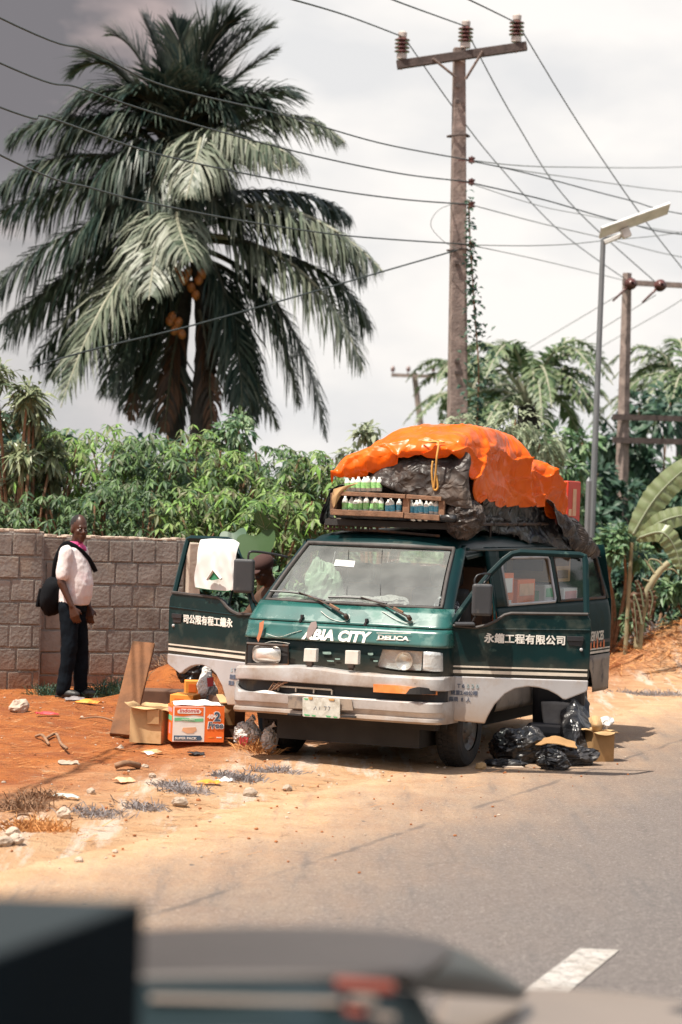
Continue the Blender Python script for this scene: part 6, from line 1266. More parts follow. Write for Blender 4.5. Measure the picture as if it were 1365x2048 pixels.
hipR, knR, anR = Vector((-.01, -.085, .86)), Vector((.02, -.10, .48)), Vector((-.03, -.11, .085)); hipL, knL, anL = Vector((-.01, .085, .86)), Vector((.05, .095, .48)), Vector((.06, .11, .085))
for h_, k_, n_ in ((hipR, knR, anR), (hipL, knL, anL)):
    g.capsule(h_, k_, .082, .055); g.capsule(k_, n_, .055, .040); g.capsule(n_ + Vector((-.03, 0, -.04)), n_ + Vector((.12, 0, -.05)), .036, .03)
g.build('body', M['skin'], man, remesh=.0075)
g = MB(); g.ell(q(-.014, 0, .042), (.104, .081, .092), 20, 12, r); ha = g.build('hair', M['hairm'], man, smooth=True)
for k in (-1, 1):
    g = MB(); g.ell(q(.086, k * .032, -.008), (.012, .014, .008), 8, 6); g.build('eye', M['eye'], man, smooth=True)
g = MB(); g.loft([((.0, 0, .865), .150, .178, 0), ((.015, 0, .95), .170, .182, 0), ((.03, 0, 1.06), .168, .182, 0), ((.015, 0, 1.18), .150, .182, 0), ((-.005, 0, 1.30), .128, .185, 0), ((-.015, 0, 1.375), .098, .165, 0), ((-.012, 0, 1.42), .072, .09, 0)], 24)
for a_, e_ in ((shR, elR), (shL, elL)): g.capsule(a_, a_.lerp(e_, .74), .075, .068, 14)
g.build('shirt', M['shirt'], man, remesh=.010, wrinkle=.018)
g = MB(); g.loft([((-.012, 0, 1.405), .078, .088, 0), ((.0, 0, 1.43), .07, .078, 0), ((.008, 0, 1.455), .062, .066, 0)], 16, cap=False); g.box((.075, -.035, 1.405), (.012, .07, .045), rotm(x=.5, y=-.5)); g.box((.075, .035, 1.405), (.012, .07, .045), rotm(x=-.5, y=-.5)); g.build('collar', M['collar'], man, solid=.008)
g = MB(); g.loft([((-.012, 0, .80), .135, .165, 0), ((-.008, 0, .88), .145, .172, 0), ((-.005, 0, .93), .145, .172, 0)], 20)
for h_, k_, n_ in ((hipR, knR, anR), (hipL, knL, anL)): g.capsule(h_ + Vector((0, 0, -.02)), k_, .108, .082, 14); g.capsule(k_, n_ + Vector((0, 0, -.02)), .082, .070, 14)
g.build('trousers', M['trousers'], man, remesh=.011, wrinkle=.022)
for n_ in (anR, anL):
    g = MB(); g.ell(n_ + Vector((.05, 0, -.05)), (.14, .052, .045), 18, 10); g.box(n_ + Vector((.05, 0, -.075)), (.25, .085, .022)); g.build('shoe', M['shoe'], man, bevel=.006)
man.scale = (.93, .87, 1.0)
T_ = Matrix.Translation(mb_) @ Matrix.Rotation(R_(-20), 4, 'Z')
bg = thing('shoulder_bag', 'black shoulder bag hanging behind the standing man', 'bag', T_ @ Vector((-.17, .0, .74)), R_(-20))
g = MB(); g.ell((-.03, -.03, .20), (.11, .17, .20), 22, 16, rotm(y=.15), disp=lambda v: .12 * nz3(v, 2.4, 5)); g.build('bag_body', M['bagcloth'], bg, smooth=True)
g = MB(); g.box((-.13, -.03, .18), (.03, .22, .18), rotm(y=.2)); g.build('bag_pocket', M['bagcloth'], bg, bevel=.012)
o_ = Vector((-.17, 0, .74))
strap = [Vector(p) - o_ for p in ((-.18, -.06, 1.0), (-.165, -.10, 1.15), (-.13, -.125, 1.30), (-.05, -.12, 1.435), (.055, -.075, 1.40), (.13, .02, 1.30), (.165, .11, 1.18))]
g = MB(); g.tube(smooth_path(strap, 6), .022, 8, flat=.35); g.build('bag_strap', M['bagcloth'], bg, smooth=True)
# ---- person bent beside the van, behind the open left door
pc_ = P(556, 1200, 20.35); pb_ = Vector((pc_.x - .04, 20.35, 0)); pb_.z = gz(pb_.x, pb_.y)
pz = R_(205)
p2 = thing('person', 'person in brown shirt and maroon cap bending beside the van behind the mirror', 'person', pb_, pz)
g = MB(); q, r = head(g, Vector((.10, 0, 1.44)), R_(25), R_(25)); g.capsule((.0, 0, 1.26), (.06, 0, 1.38), .06, .055)
g.loft([((-.10, 0, .82), .11, .14, 0), ((-.07, 0, .98), .11, .14, 0), ((-.04, 0, 1.12), .11, .16, 0), ((-.01, 0, 1.24), .09, .17, 0), ((.0, 0, 1.29), .06, .1, 0)], 16)
arms = [(Vector((0, k * .18, 1.22)), Vector((.12, k * .25, 1.0)), Vector((.33, k * .20, 1.02))) for k in (-1, 1)]
for a_, e_, w_ in arms: g.capsule(a_, e_, .052, .042); g.capsule(e_, w_, .042, .027); hand(g, w_, w_ - e_, Vector((.1, 0, 1)), .6)
legs = [(Vector((-.10, k * .085, .84)), Vector((.02, k * .10, .46)), Vector((-.03, k * .11, .085))) for k in (-1, 1)]
for h_, k_, n_ in legs: g.capsule(h_, k_, .08, .055); g.capsule(k_, n_, .055, .04); g.capsule(n_ + Vector((-.03, 0, -.04)), n_ + Vector((.12, 0, -.05)), .036, .03)
g.build('body', M['skin'], p2, remesh=.009)
g = MB(); g.loft([((-.10, 0, .80), .135, .165, 0), ((-.07, 0, .98), .135, .165, 0), ((-.04, 0, 1.12), .13, .18, 0), ((-.01, 0, 1.24), .105, .185, 0), ((.0, 0, 1.30), .07, .09, 0)], 20)
for a_, e_, w_ in arms: g.capsule(a_, e_, .072, .062, 12); g.capsule(e_, e_.lerp(w_, .6), .06, .05, 12)
g.build('shirt', M['brownshirt'], p2, remesh=.012, wrinkle=.03)
g = MB(); g.loft([((-.10, 0, .76), .12, .15, 0), ((-.10, 0, .88), .13, .16, 0)], 18)
for h_, k_, n_ in legs: g.capsule(h_, k_, .10, .078, 12); g.capsule(k_, n_, .078, .066, 12)
g.build('trousers', M['trousers'], p2, remesh=.013)
g = MB(); g.ell(q(-.012, 0, .055), (.112, .09, .075), 18, 10, r); g.ell(q(.12, 0, .035), (.06, .07, .010), 12, 6, r); g.build('cap', M['cap'], p2, smooth=True)
for k in (-1, 1):
    g = MB(); g.ell(q(.086, k * .032, -.008), (.012, .014, .008), 8, 6); g.build('eye', M['eye'], p2, smooth=True)
# ================================================================== things on the ground
random.seed(71)
def gpt(px, d, up=0.0):
    p = P(px, 1000, d)
    for _ in range(3): p = P(px, 1000 + (P(px, 1000, d).z - gz(p.x, p.y)) * FPX / d, d)
    return Vector((p.x, p.y, gz(p.x, p.y) + up))
def carton(name, lab, c, d, yaw, m, parts=None, flaps=0.0, open_=True, mflap=None):
    t = thing(name, lab, 'carton', c, yaw); g = MB(); w_, dp, h = d
    for x, y, sx2, sy2 in ((0, -dp / 2, w_, .008), (0, dp / 2, w_, .008), (-w_ / 2, 0, .008, dp - .012), (w_ / 2, 0, .008, dp - .012)): g.box((x, y, h / 2), (sx2, sy2, h))
    g.box((0, 0, .006), (w_ - .02, dp - .02, .008))
    if not open_: g.box((0, 0, h - .005), (w_ - .02, dp - .02, .008))
    g.build('carton_body', m, t)
    if flaps:
        for (x, y, ax, L_, an) in ((0, -dp / 2 - .001, 'x', w_, -1), (0, dp / 2, 'x', w_, 1), (-w_ / 2, 0, 'y', dp, -1), (w_ / 2, 0, 'y', dp, 1)):
            g = MB(); k = flaps * random.uniform(.7, 1.1); tilt = random.uniform(-.5, .6)
            o = Vector((x, y, h)); out = Vector((0, an, 0)) if ax == 'x' else Vector((an, 0, 0)); al = Vector((1, 0, 0)) if ax == 'x' else Vector((0, 1, 0)); e = (out * math.cos(tilt) + Vector((0, 0, 1)) * math.sin(tilt)) * k
            g.surf([[o - al * (L_ / 2 - .005), o, o + al * (L_ / 2 - .005)], [o - al * (L_ / 2) + e * .5 + Vector((0, 0, .004)), o + e * .5 + Vector((0, 0, .012)), o + al * (L_ / 2 - .01) + e * .5], [o - al * (L_ / 2 - .02) + e, o + e + Vector((0, 0, -.01)), o + al * (L_ / 2 - .03) + e * .93]], 6, 8, disp=crump(3, .008, 12)); g.build('flap', mflap or m, t, solid=.005)
    return t
def at(px, d, up=0.0): return gpt(px, d, up)
DC = 19.55
# plank
a_, b_ = at(243, 19.9, 0.02), P(288, 1287, 20.75); d_ = (b_ - a_); L_ = d_.length
g = MB(); z_ = d_.normalized(); x_ = Vector((1, 0, 0)); x_ = (x_ - z_ * x_.dot(z_)).normalized(); y_ = z_.cross(x_); rm_ = Matrix((x_, y_, z_)).transposed()
g.grid(lambda i, j: a_ + z_ * (i * L_) + rm_ @ Vector(((.098 + .004 * math.sin(i * 9)) * math.cos(j * 2 * math.pi) * 1.15 if False else 0, 0, 0)), 1, 1) if False else g.box((a_ + b_) / 2, (.195, .045, L_), rm_)
tag(g.build('plank', M['wood'], bevel=.008), 'thick brown wooden plank standing slanted beside the cardboard cartons', 'plank')
g = MB(); c = at(335, 21.3); g.box(c + Vector((0, .35, .12)), (.5, .3, .24)); tag(g.build('carton', M['carddark'], bevel=.01), 'dark carton half buried behind the plank', 'carton')
carton('carton', 'open tan cardboard carton with folded flaps beside the plank', at(301, DC, 0), (.265, .26, .275), R_(-14), M['cardpale'], flaps=.075)
g = MB(); g.box(at(305, DC - .17, .235), (.10, .012, .12), rotm(x=.15, z=R_(-14))); tag(g.build('cardboard', M['cardpale'], bevel=.003), 'loose folded flap lying against the open tan carton', 'cardboard')
nb = at(391, DC - .15, 0); nyaw = R_(13); W_, D_c, H_ = .415, .24, .285
nd = carton('carton', 'orange and white noodle carton reading Super Pack, nearest on the dirt', nb, (W_, D_c, H_), nyaw, M['orangebox'], open_=False)
def dec(poly, y, m, name='carton_print', h=.0015, face='f'):
    g = MB(); f = (lambda a, b, q: Vector((a * W_ - W_ / 2, -D_c / 2 - .004 - y - q, b * H_))) if face == 'f' else (lambda a, b, q: Vector((-W_ / 2 - .004 - y - q, D_c / 2 - a * D_c, b * H_)))
    g.prism(poly, f, 0, h); return g.build(name, m, nd)
def wave(a0, a1, b0, b1, amp, n=14, inv=1):
    top = [(lerp(a0, a1, i / n), b1 + amp * math.sin(i / n * 6.0 + .4) * inv) for i in range(n + 1)]; bot = [(lerp(a0, a1, i / n), b0 + amp * math.sin(i / n * 6.0 + .4) * inv) for i in range(n, -1, -1)]; return top + bot
dec([(.0, .01), (.62, .01), (.62, .99), (.0, .99)], 0, M['boxwhite'])
dec([(.025, .97), (.025, .74), (.2, .72), (.4, .76), (.59, .73), (.59, .97)], .0018, M['orangebox'])
dec(wave(.03, .59, .58, .67, .012), .0018, M['boxgreen'])
dec([(.20, .40), (.45, .42), (.47, .34), (.40, .25), (.28, .24), (.18, .32)], .0018, M['boxorange2'])
dec([(.03, .04), (.55, .04), (.58, .10), (.55, .18), (.03, .18)], .0018, M['boxnavy'])
F0 = Matrix.Translation((-W_ / 2, -D_c / 2 - .0085, 0)) @ TX
ft = lambda s_, a, b, sz, m, **k: text(s_, sz, Matrix.Translation((-W_ / 2 + a * W_, -D_c / 2 - .0085, b * H_)) @ TX, m, 'carton_lettering', nd, **k)
dec([(.09, .80), (.3, .79), (.52, .80), (.55, .86), (.50, .92), (.15, .93), (.08, .87)], .0035, M['boxwhite'])
ft('Indomie', .12, .83, .044, M['redprint'], bold=.0008, shear=.15, sx_=1.1)
ft('noodles', .17, .607, .022, M['boxwhite'], sx_=1.5)
ft('SUPER PACK', .05, .075, .026, M['boxwhite'], bold=.0008, sx_=1.2)
ft('40+', .67, .66, .048, M['boxwhite'], bold=.002); ft('2', .80, .60, .10, M['boxnavy'], bold=.003); ft('Free', .68, .40, .068, M['boxnavy'], bold=.001, shear=.1)
for a, b, sz, s_ in ((.675, .39, .071, 'Free'),): text(s_, sz, Matrix.Translation((-W_ / 2 + a * W_, -D_c / 2 - .0062, b * H_)) @ TX, M['boxwhite'], 'carton_lettering', nd, bold=.006, shear=.1)
text('2', .10, Matrix.Translation((-W_ / 2 + .80 * W_, -D_c / 2 - .0062, .60 * H_)) @ TX, M['boxwhite'], 'carton_lettering', nd, bold=.008)
dec([(.70, .12), (.82, .12), (.82, .15), (.70, .15)], .0, M['orangeyellow']); dec([(.86, .12), (.96, .12), (.96, .15), (.86, .15)], .0, M['boxwhite'])
dec([(.1, .82), (.9, .82), (.9, .93), (.1, .93)], 0, M['boxpink'], face='s'); dec([(.05, .58), (.95, .58), (.95, .72), (.05, .72)], 0, M['boxgreen'], face='s'); dec([(.4, .2), (.7, .2), (.7, .5), (.4, .5)], 0, M['boxpink'], face='s')
g = MB(); g.surf([[(-.2, -.11, .287), (0, -.11, .292), (.2, -.11, .287)], [(-.19, 0, .31), (.02, 0, .325), (.2, 0, .30)], [(-.19, .11, .29), (0, .11, .295), (.2, .11, .288)]], 14, 18, disp=crump(5, .014, 14)); g.build('torn_top', M['boxwhite'], nd, solid=.003)
g = MB(); g.surf([[(.205, -.125, .285), (.24, -.12, .26), (.262, -.11, .262)], [(.208, -.126, .24), (.222, -.122, .235), (.235, -.118, .232)]], 4, 6); g.build('bent_corner', M['cardpale'], nd, solid=.004)
def smallbox(lab, px, d, up, dims, yaw, m, pm):
    t = thing('carton', lab, 'carton', at(px, d, up), yaw); g = MB(); g.box((0, 0, dims[2] / 2), dims); g.build('carton_body', M[m], t, bevel=.006)
    g = MB(); g.box((-.02, -dims[1] / 2 - .002, dims[2] * .55), (dims[0] * .4, .003, dims[2] * .5)); g.box((dims[0] * .3, -dims[1] / 2 - .002, dims[2] * .25), (dims[0] * .25, .003, dims[2] * .16)); g.build('carton_print', M[pm], t); return t
smallbox('amber and orange carton lying behind the noodle carton', 368, 19.95, .21, (.20, .22, .155), R_(-12), 'orangeyellow', 'orangebox')
smallbox('dark carton supporting the amber carton behind the noodle carton', 372, 20.0, 0, (.24, .3, .20), R_(-8), 'carddark', 'card')
smallbox('small bright orange carton highest in the pile by the open door', 385, 20.35, .33, (.155, .15, .135), R_(8), 'orangeyellow', 'orangebox')
smallbox('dark brown carton under the small bright orange carton', 400, 20.5, 0, (.3, .3, .33), R_(5), 'carddark', 'card')
smallbox('brown carton with a pale lid just left of the bumper end', 452, 19.7, .02, (.24, .24, .33), R_(22), 'carddark', 'card')
g = MB(); g.box(at(458, 19.45, .365), (.20, .16, .01), rotm(x=.35, z=.3)); tag(g.build('cardboard', M['cardpale'], bevel=.002), 'tilted pale cardboard lid over the brown carton at the bumper end', 'cardboard')
def bag(name, lab, c, r, m, sd, rot=None, cat='bag', knot=True, flat=False):
    g = MB(); g.ell(c + Vector((0, 0, r[2] * .82)), r, 40, 28, rot, disp=bagdisp(sd, .22, 1.8, .15, 4.2))
    if knot:
        k = c + Vector((0, 0, r[2] * 1.75)); g.tube([k, k + Vector((.02, -.01, r[2] * .22)), k + Vector((.05, -.02, r[2] * .38))], [.02, .012, .03], 8)
    return tag(g.build(name, m), lab, cat)
g = MB(); g.surf([[P(405, 1337, 20.2), P(414, 1332, 20.2), P(424, 1336, 20.2)], [P(396, 1370, 20.1), P(415, 1368, 20.0), P(434, 1378, 20.1)], [P(398, 1392, 20.1), P(418, 1392, 20.0), P(440, 1400, 20.1)], [P(415, 1395, 20.15), P(430, 1410, 20.1), P(437, 1408, 20.15)]], 22, 16, disp=crump(24, .03, 9, .012, 22)); wb = g.build('plastic_bag', M['whitebag'], solid=.003); tag(wb, 'white and red plastic bag standing limp on the carton pile', 'bag')
g = MB(); o_ = wb.location.copy(); g.add([P(x, y, 19.93) - o_ for x, y in ((414, 1356), (428, 1354), (427, 1372), (416, 1374))], [(0, 1, 2, 3)]); g.build('bag_print', M['redprint'], wb, solid=.002)
bag('plastic_bag', 'black plastic bag bulging behind the small orange carton', P(388, 1363, 20.75), (.14, .10, .12), M['blackplastic'], 81, knot=False)
bag('plastic_bag', 'dark plastic bag slumped behind the noodle carton', at(425, 19.9, .12), (.10, .10, .12), M['blackplastic'], 82, knot=False)
b1 = bag('plastic_bag', 'white plastic bag with red print under the bumper end', at(494, 19.4), (.10, .08, .12), M['whitebag'], 83)
g = MB(); g.box(Vector((-.03, -.085, .10)), (.07, .008, .09), rotm(y=.2)); g.build('bag_print', M['redprint'], b1)
bag('plastic_bag', 'small grey plastic bag deeper under the van front', at(538, 19.3), (.06, .06, .11), M['whitebag'], 84)
# right side of the van
st = thing('upholstered_chair', 'black and grey upholstered vehicle chair leaning by the van side behind the door arch', 'chair', gpt(1110, 20.05, .02), R_(-12))
g = MB(); g.box((0, .02, .14), (.46, .40, .14), rotm(x=R_(-20))); g.build('seat_cushion', M['black'], st, bevel=.045, seg=3)
g = MB(); g.box((.0, .16, .40), (.44, .12, .52), rotm(x=R_(14))); g.build('backrest', M['black'], st, bevel=.05, seg=3)
g = MB(); g.surf([[(-.13, .02, .42), (.0, .0, .43), (.12, .02, .42)], [(-.11, -.03, .30), (.0, -.05, .3), (.12, -.03, .3)], [(-.07, -.12, .20), (.02, -.14, .2), (.12, -.12, .2)], [(-.04, -.20, .06), (.02, -.21, .05), (.10, -.20, .06)]], 10, 10); g.build('seat_panel', M['seat'], st, smooth=True, solid=.02)
g = MB(); g.box((.06, .10, .53), (.12, .05, .16), rotm(x=R_(14), z=.1)); g.build('headrest', M['seat'], st, bevel=.02)
g = MB(); g.surf([[P(1122, 1392, 20.2), P(1145, 1385, 20.2), P(1172, 1392, 20.3)], [P(1120, 1430, 19.95), P(1150, 1420, 19.85), P(1182, 1430, 20.1)], [P(1122, 1475, 19.8), P(1155, 1470, 19.65), P(1190, 1470, 19.95)], [P(1105, 1508, 19.7), P(1150, 1512, 19.5), P(1182, 1508, 19.7)]], 34, 26, disp=crump(44, .05, 5, .02, 12)); tag(g.build('plastic_sheet', M['blackplastic'], solid=.003), 'black plastic sheet heaped between the seat and the cardboard box', 'plastic sheet')
c = gpt(1196, 19.75)
carton('carton', 'open brown cardboard box with raised flaps standing on the road behind the door', c, (.185, .20, .245), R_(20), M['card'], flaps=.06, mflap=M['cardpale'])
g = MB(); g.surf([[P(1176, 1437, 19.75), P(1192, 1432, 19.7), P(1206, 1434, 19.75)], [P(1182, 1450, 19.68), P(1195, 1450, 19.62), P(1208, 1452, 19.68)], [P(1186, 1465, 19.7), P(1196, 1466, 19.66), P(1204, 1464, 19.7)]], 10, 10, disp=crump(45, .014, 14)); tag(g.build('cardboard', M['cardpale'], solid=.004), 'pale cardboard sheet sticking up out of the open brown box', 'cardboard')
g = MB(); g.surf([[P(1204, 1433, 19.72), P(1214, 1430, 19.72), P(1228, 1434, 19.72)], [P(1206, 1446, 19.68), P(1216, 1448, 19.66), P(1230, 1446, 19.7)], [P(1208, 1456, 19.68), P(1214, 1458, 19.66), P(1222, 1455, 19.7)]], 12, 12, disp=crump(46, .02, 14)); tag(g.build('plastic_bag', M['whitebag'], solid=.002), 'crumpled clear white plastic at the mouth of the open brown box', 'bag')
bag('plastic_bag', 'large black plastic bag lying beside the front wheel under the open door', gpt(1040, 19.45), (.23, .2, .15), M['blackplastic'], 91, knot=False)
bag('plastic_bag', 'flat black plastic bag between the large bag and the cardboard box', gpt(1125, 19.4), (.26, .16, .09), M['blackplastic'], 92, knot=False)
bag('plastic_bag', 'small shiny black plastic bag nearest to the road under the door', gpt(1106, 18.95), (.12, .10, .085), M['blackplastic'], 93, rotm(y=.3), knot=False)
bag('plastic_bag', 'thin black plastic scrap flat on the ground by the wheel', gpt(1010, 19.05), (.15, .07, .035), M['blackplastic'], 94, knot=False)
g = MB(); g.ell(gpt(962, 18.78, .03), (.042, .035, .034), 14, 10, disp=bagdisp(95)); tag(g.build('crumpled_wrapper', M['cardpale']), 'small crumpled yellow wrapper on the sand in front of the wheel', 'wrapper')
g = MB(); g.box(gpt(1027, 18.95, .012), (.16, .07, .014), rotm(z=.2)); tag(g.build('flat_scrap', M['stone'], bevel=.003), 'flat grey scrap lying left of the small shiny bag', 'scrap')
g = MB(); g.surf([[gpt(1075, 19.35, .20), gpt(1110, 19.3, .22), gpt(1150, 19.3, .19)], [gpt(1070, 19.2, .16), gpt(1110, 19.15, .19), gpt(1150, 19.15, .15)]], 6, 12, disp=crump(47, .02, 12)); tag(g.build('cardboard', M['card'], solid=.006), 'torn strip of cardboard on top of the flat black bag', 'cardboard')
# stones, scraps, twigs, tufts on the dirt
def stone(lab, px, py, r, m='stone', grp=None):
    c = onG(px, py); g = MB(); g.ell(c + Vector((0, 0, r * .45)), (r, r * .8, r * .7), 14, 10, rotm(z=random.random() * 6), disp=lambda v: .3 * nz3(v, 1.6, px) + .1 * nz3(v, 5, px)); tag(g.build('stone', M[m]), lab, 'stone', grp)
stone('big rounded grey stone at the foot of the nearer wall section', 38, 1424, .10)
stone('white stone on the bare dirt left of centre', 182, 1588, .035, 'scrap'); stone('pale stone among dead grass at the sand edge', 360, 1612, .055, 'scrap'); stone('white stone at the lower left corner of the dirt', 8, 1692, .05, 'scrap')
stone('brown stone beside the white one at the lower left', 33, 1688, .05); stone('dusty stone above the lower left corner', 25, 1672, .045); stone('round stone left of the first dead grass tuft', 128, 1635, .055); stone('small pale stone near the middle of the dirt', 305, 1555, .03, 'scrap')
stone('dusty stone right of the noodle carton toward the bumper', 290, 1537, .03, 'scrap'); stone('flat pale stone by the sand edge right of the tufts', 500, 1592, .05, 'scrap'); stone('small white stone just below the van front left', 575, 1582, .04, 'scrap'); stone('small pale stone on the sand near the lower left', 158, 1726, .03)
def scrap(lab, px, py, w_, h_, m, yaw, cat='litter'):
    c = onG(px, py, .012); g = MB(); x, y = Vector((math.cos(yaw), math.sin(yaw), 0)) * w_ / 2, Vector((-math.sin(yaw), math.cos(yaw), 0)) * h_ / 2
    g.surf([[c - x - y, c - y, c + x - y], [c - x, c + Vector((0, 0, .02)), c + x], [c - x + y, c + y + Vector((0, 0, .01)), c + x + y]], 8, 8, disp=lambda a, b, p: Vector((nz3(p, 9, 1) * .02, nz3(p, 9, 2) * .02, abs(nz3(p, 14, 3)) * .03))); tag(g.build('litter_scrap', m, solid=.003), lab, cat)
scrap('pale green plastic strip on the dirt at the left', 131, 1598, .20, .05, mat('pale_teal_scrap', (.42, .52, .50), .5), -.25)
scrap('pale cardboard scrap on the dirt at the left', 138, 1531, .15, .12, M['scrap'], .3); scrap('pale torn paper on the dirt, centre left', 240, 1500, .07, .06, M['scrap'], .1)
scrap('tan paper scrap on the orange dirt', 250, 1566, .14, .12, M['boxorange2'], .6); scrap('white wrapper at the sand edge below the van', 452, 1566, .12, .08, M['boxwhite'], .2); scrap('orange wrapper among dead grass below the van', 418, 1570, .16, .1, M['orangeyellow'], .2)
scrap('white paper scrap by the middle tuft', 300, 1512, .08, .05, M['boxwhite'], 1.0); scrap('yellow wrapper near the standing man feet', 178, 1408, .22, .10, M['orangeyellow'], -.4); scrap('crumpled grey rag near the standing man feet', 150, 1402, .2, .14, M['greygrass'], .3)
scrap('yellowish plastic scrap on the dirt below the tan carton', 302, 1508, .16, .06, M['cardpale'], .1); scrap('dark rag on the dirt below the noodle carton', 392, 1512, .14, .06, M['black'], .2); scrap('red brick coloured scrap near the wall foot', 95, 1432, .2, .08, M['redprint'], .2)
def twig(lab, p, r=.012):
    g = MB(); pts = [onG(*a_, up=.02 + .03 * (i % 2)) for i, a_ in enumerate(p)]; g.tube(smooth_path(pts, 4), r, 6); tag(g.build('dead_branch', M['twig'], smooth=True), lab, 'branch')
twig('thin dead branch lying at the upper left of the dirt', [(72, 1478), (85, 1483), (98, 1494)]); twig('forked dead branch in the left of the dirt', [(92, 1482), (112, 1480), (122, 1492), (134, 1510)]); twig('short dark branch lying mid dirt', [(230, 1538), (252, 1540), (278, 1537)], .025); twig('dead branch propped behind the plank', [(320, 1352), (340, 1362), (352, 1368)], .02)
twig('long thin stalk on the dirt near the tan carton', [(160, 1442), (200, 1446), (235, 1450)], .008); twig('curled dry stalk left of the first tuft', [(10, 1652), (40, 1645), (70, 1640)], .008)
def tuft(lab, px, py, r, n, m, h=.10, name='dead_grass_tuft', cat='grass tuft'):
    c = onG(px, py); g = MB()
    for i in range(n):
        b = c + Vector((random.gauss(0, r * .5), random.gauss(0, r * .35), 0)); b.z = gz(b.x, b.y) - .005; d = Vector((random.uniform(-1, 1), random.uniform(-.7, .7), random.uniform(.15, .9))).normalized() * h * random.uniform(.5, 1.3); wv = d.cross(Vector((0, 1, 0))).normalized() * .0028; m_ = b + d * .6; e = b + d + Vector((0, 0, -h * .25))
        g.add([b - wv, b + wv, m_ + wv, m_ - wv], [(0, 1, 2, 3)]); g.add([m_ - wv, m_ + wv, e], [(0, 1, 2)])
    o = g.build(name, m, recalc=False)
    if cat == 'stuff': structure(o, 'stuff')
    else: tag(o, lab, cat)
gg = M['greygrass']
for lab, px, py, r in (('grey dead grass tuft at the sand edge, leftmost', 190, 1634, .17), ('grey dead grass tuft second from the left at the sand edge', 285, 1618, .15), ('grey dead grass tuft third from the left at the sand edge', 372, 1584, .17), ('grey dead grass tuft left of the white wrapper', 345, 1576, .10), ('grey dead grass tuft below the bumper plate', 492, 1562, .12), ('grey dead grass tuft nearest the van front shadow', 552, 1545, .18), ('small grey tuft between sand patches below the van', 455, 1555, .10)): tuft(lab, px, py, r, 210, gg, .085)
tuft('brown straw clump under the left end of the bumper', 515, 1506, .16, 260, M['straw'], .16); tuft('brown straw clump at the lower left of the dirt', 70, 1660, .17, 480, M['straw'], .12); tuft('brown dead weed clump left of the lowest stones', 45, 1622, .17, 380, M['twig'], .12); tuft('brown weed clump mid left of the dirt', 80, 1600, .13, 320, M['twig'], .1)
tuft('dark green weeds growing beside the standing man feet', 215, 1385, .22, 420, M['leaf_dark'], .22, 'weed_clump', 'weeds'); tuft('dark weeds at the wall foot left of the standing man', 100, 1390, .15, 260, M['leaf_dark'], .16, 'weed_clump', 'weeds')
tuft('dead brush piled on the mound behind the plank', 345, 1372, .25, 320, M['twig'], .2); tuft('grey dead brush behind the straw heap at the right', 1320, 1330, .5, 900, gg, .25, 'dead_brush', 'stuff'); tuft('green weeds beside the rear of the van', 1255, 1300, .25, 500, M['leaf_bush'], .3, 'weed_clump', 'weeds'); tuft('low grey weeds on the right road shoulder', 1310, 1390, .4, 500, gg, .08, 'low_grey_weeds', 'stuff')
# litter nobody could count
g = MB()
for i in range(5200):
    x, y = random.uniform(-4.2, 1.2), random.uniform(13.5, 23.5); e = edge(x, y)
    if e > .8 or (e > -.1 and random.random() < .6): continue
    c = Vector((x, y, gz(x, y) + .004)); a_ = random.gauss(0, .5); L_ = random.uniform(.02, .14); d = Vector((math.cos(a_), math.sin(a_), random.uniform(-.05, .25))) * L_; wv = Vector((-math.sin(a_), math.cos(a_), 0)) * random.uniform(.002, .006)
    g.add([c - wv, c + wv, c + d + wv * .6, c + d - wv * .6], [(0, 1, 2, 3)], 0 if random.random() < .7 else 1)
structure(g.build('dry_straw', [M['straw'], M['twig']], recalc=False), 'stuff')
g = MB()
for i in range(1000):
    x, y = random.uniform(-4.2, 2.5), random.uniform(13, 23.5); e = edge(x, y)
    if e > 1.6 or (e > .2 and random.random() < .55): continue
    r = random.uniform(.004, .014) * (1 if random.random() < .9 else 1.8); g.ell((x, y, max(gz(x, y), .008) + r * .3), (r, r * .8, r * .6), 6, 4, rotm(z=random.random() * 6), 0 if random.random() < .08 else (1 if random.random() < .25 else 2))
structure(g.build('gravel', [M['scrap'], M['stone'], mat('red_clod', (.30, .105, .035), .95, 0, .3, 20)]), 'stuff')
g = MB()
for i in range(2600):
    x, y = random.gauss(4.75, .75), random.gauss(30.7, .9); c = Vector((x, y, gz(x, y) + random.uniform(0, .10))); a_ = random.uniform(0, 6.28); d = Vector((math.cos(a_), math.sin(a_), random.uniform(-.3, .4))) * random.uniform(.08, .3); wv = Vector((-math.sin(a_), math.cos(a_), .3)) * .006
    g.add([c - wv, c + wv, c + d + wv * .4, c + d - wv * .4], [(0, 1, 2, 3)])
structure(g.build('straw_heap', M['straw'], recalc=False), 'stuff')
# grass and low growth beyond the shoulder
g = MB()
for i in range(16000):
    y = 32 + 70 * random.random() ** 1.6; x = random.uniform(-9, 22) * (y / 50); c = Vector((x, y, 0)); s_ = .5 + y / 60
    if edge(x, y) > -.4 and x > 3: continue
    if abs(x - 4.6) < 1.1 and y < 33: continue
    g.leaf(c + Vector((0, 0, random.uniform(0, .5) * s_)), rv() + Vector((0, 0, .8)), Vector((0, -.6, 1)), random.uniform(.2, .45) * s_, random.uniform(.06, .14) * s_, .3)
structure(g.build('undergrowth', M['leaf_bush'], recalc=False), 'stuff')

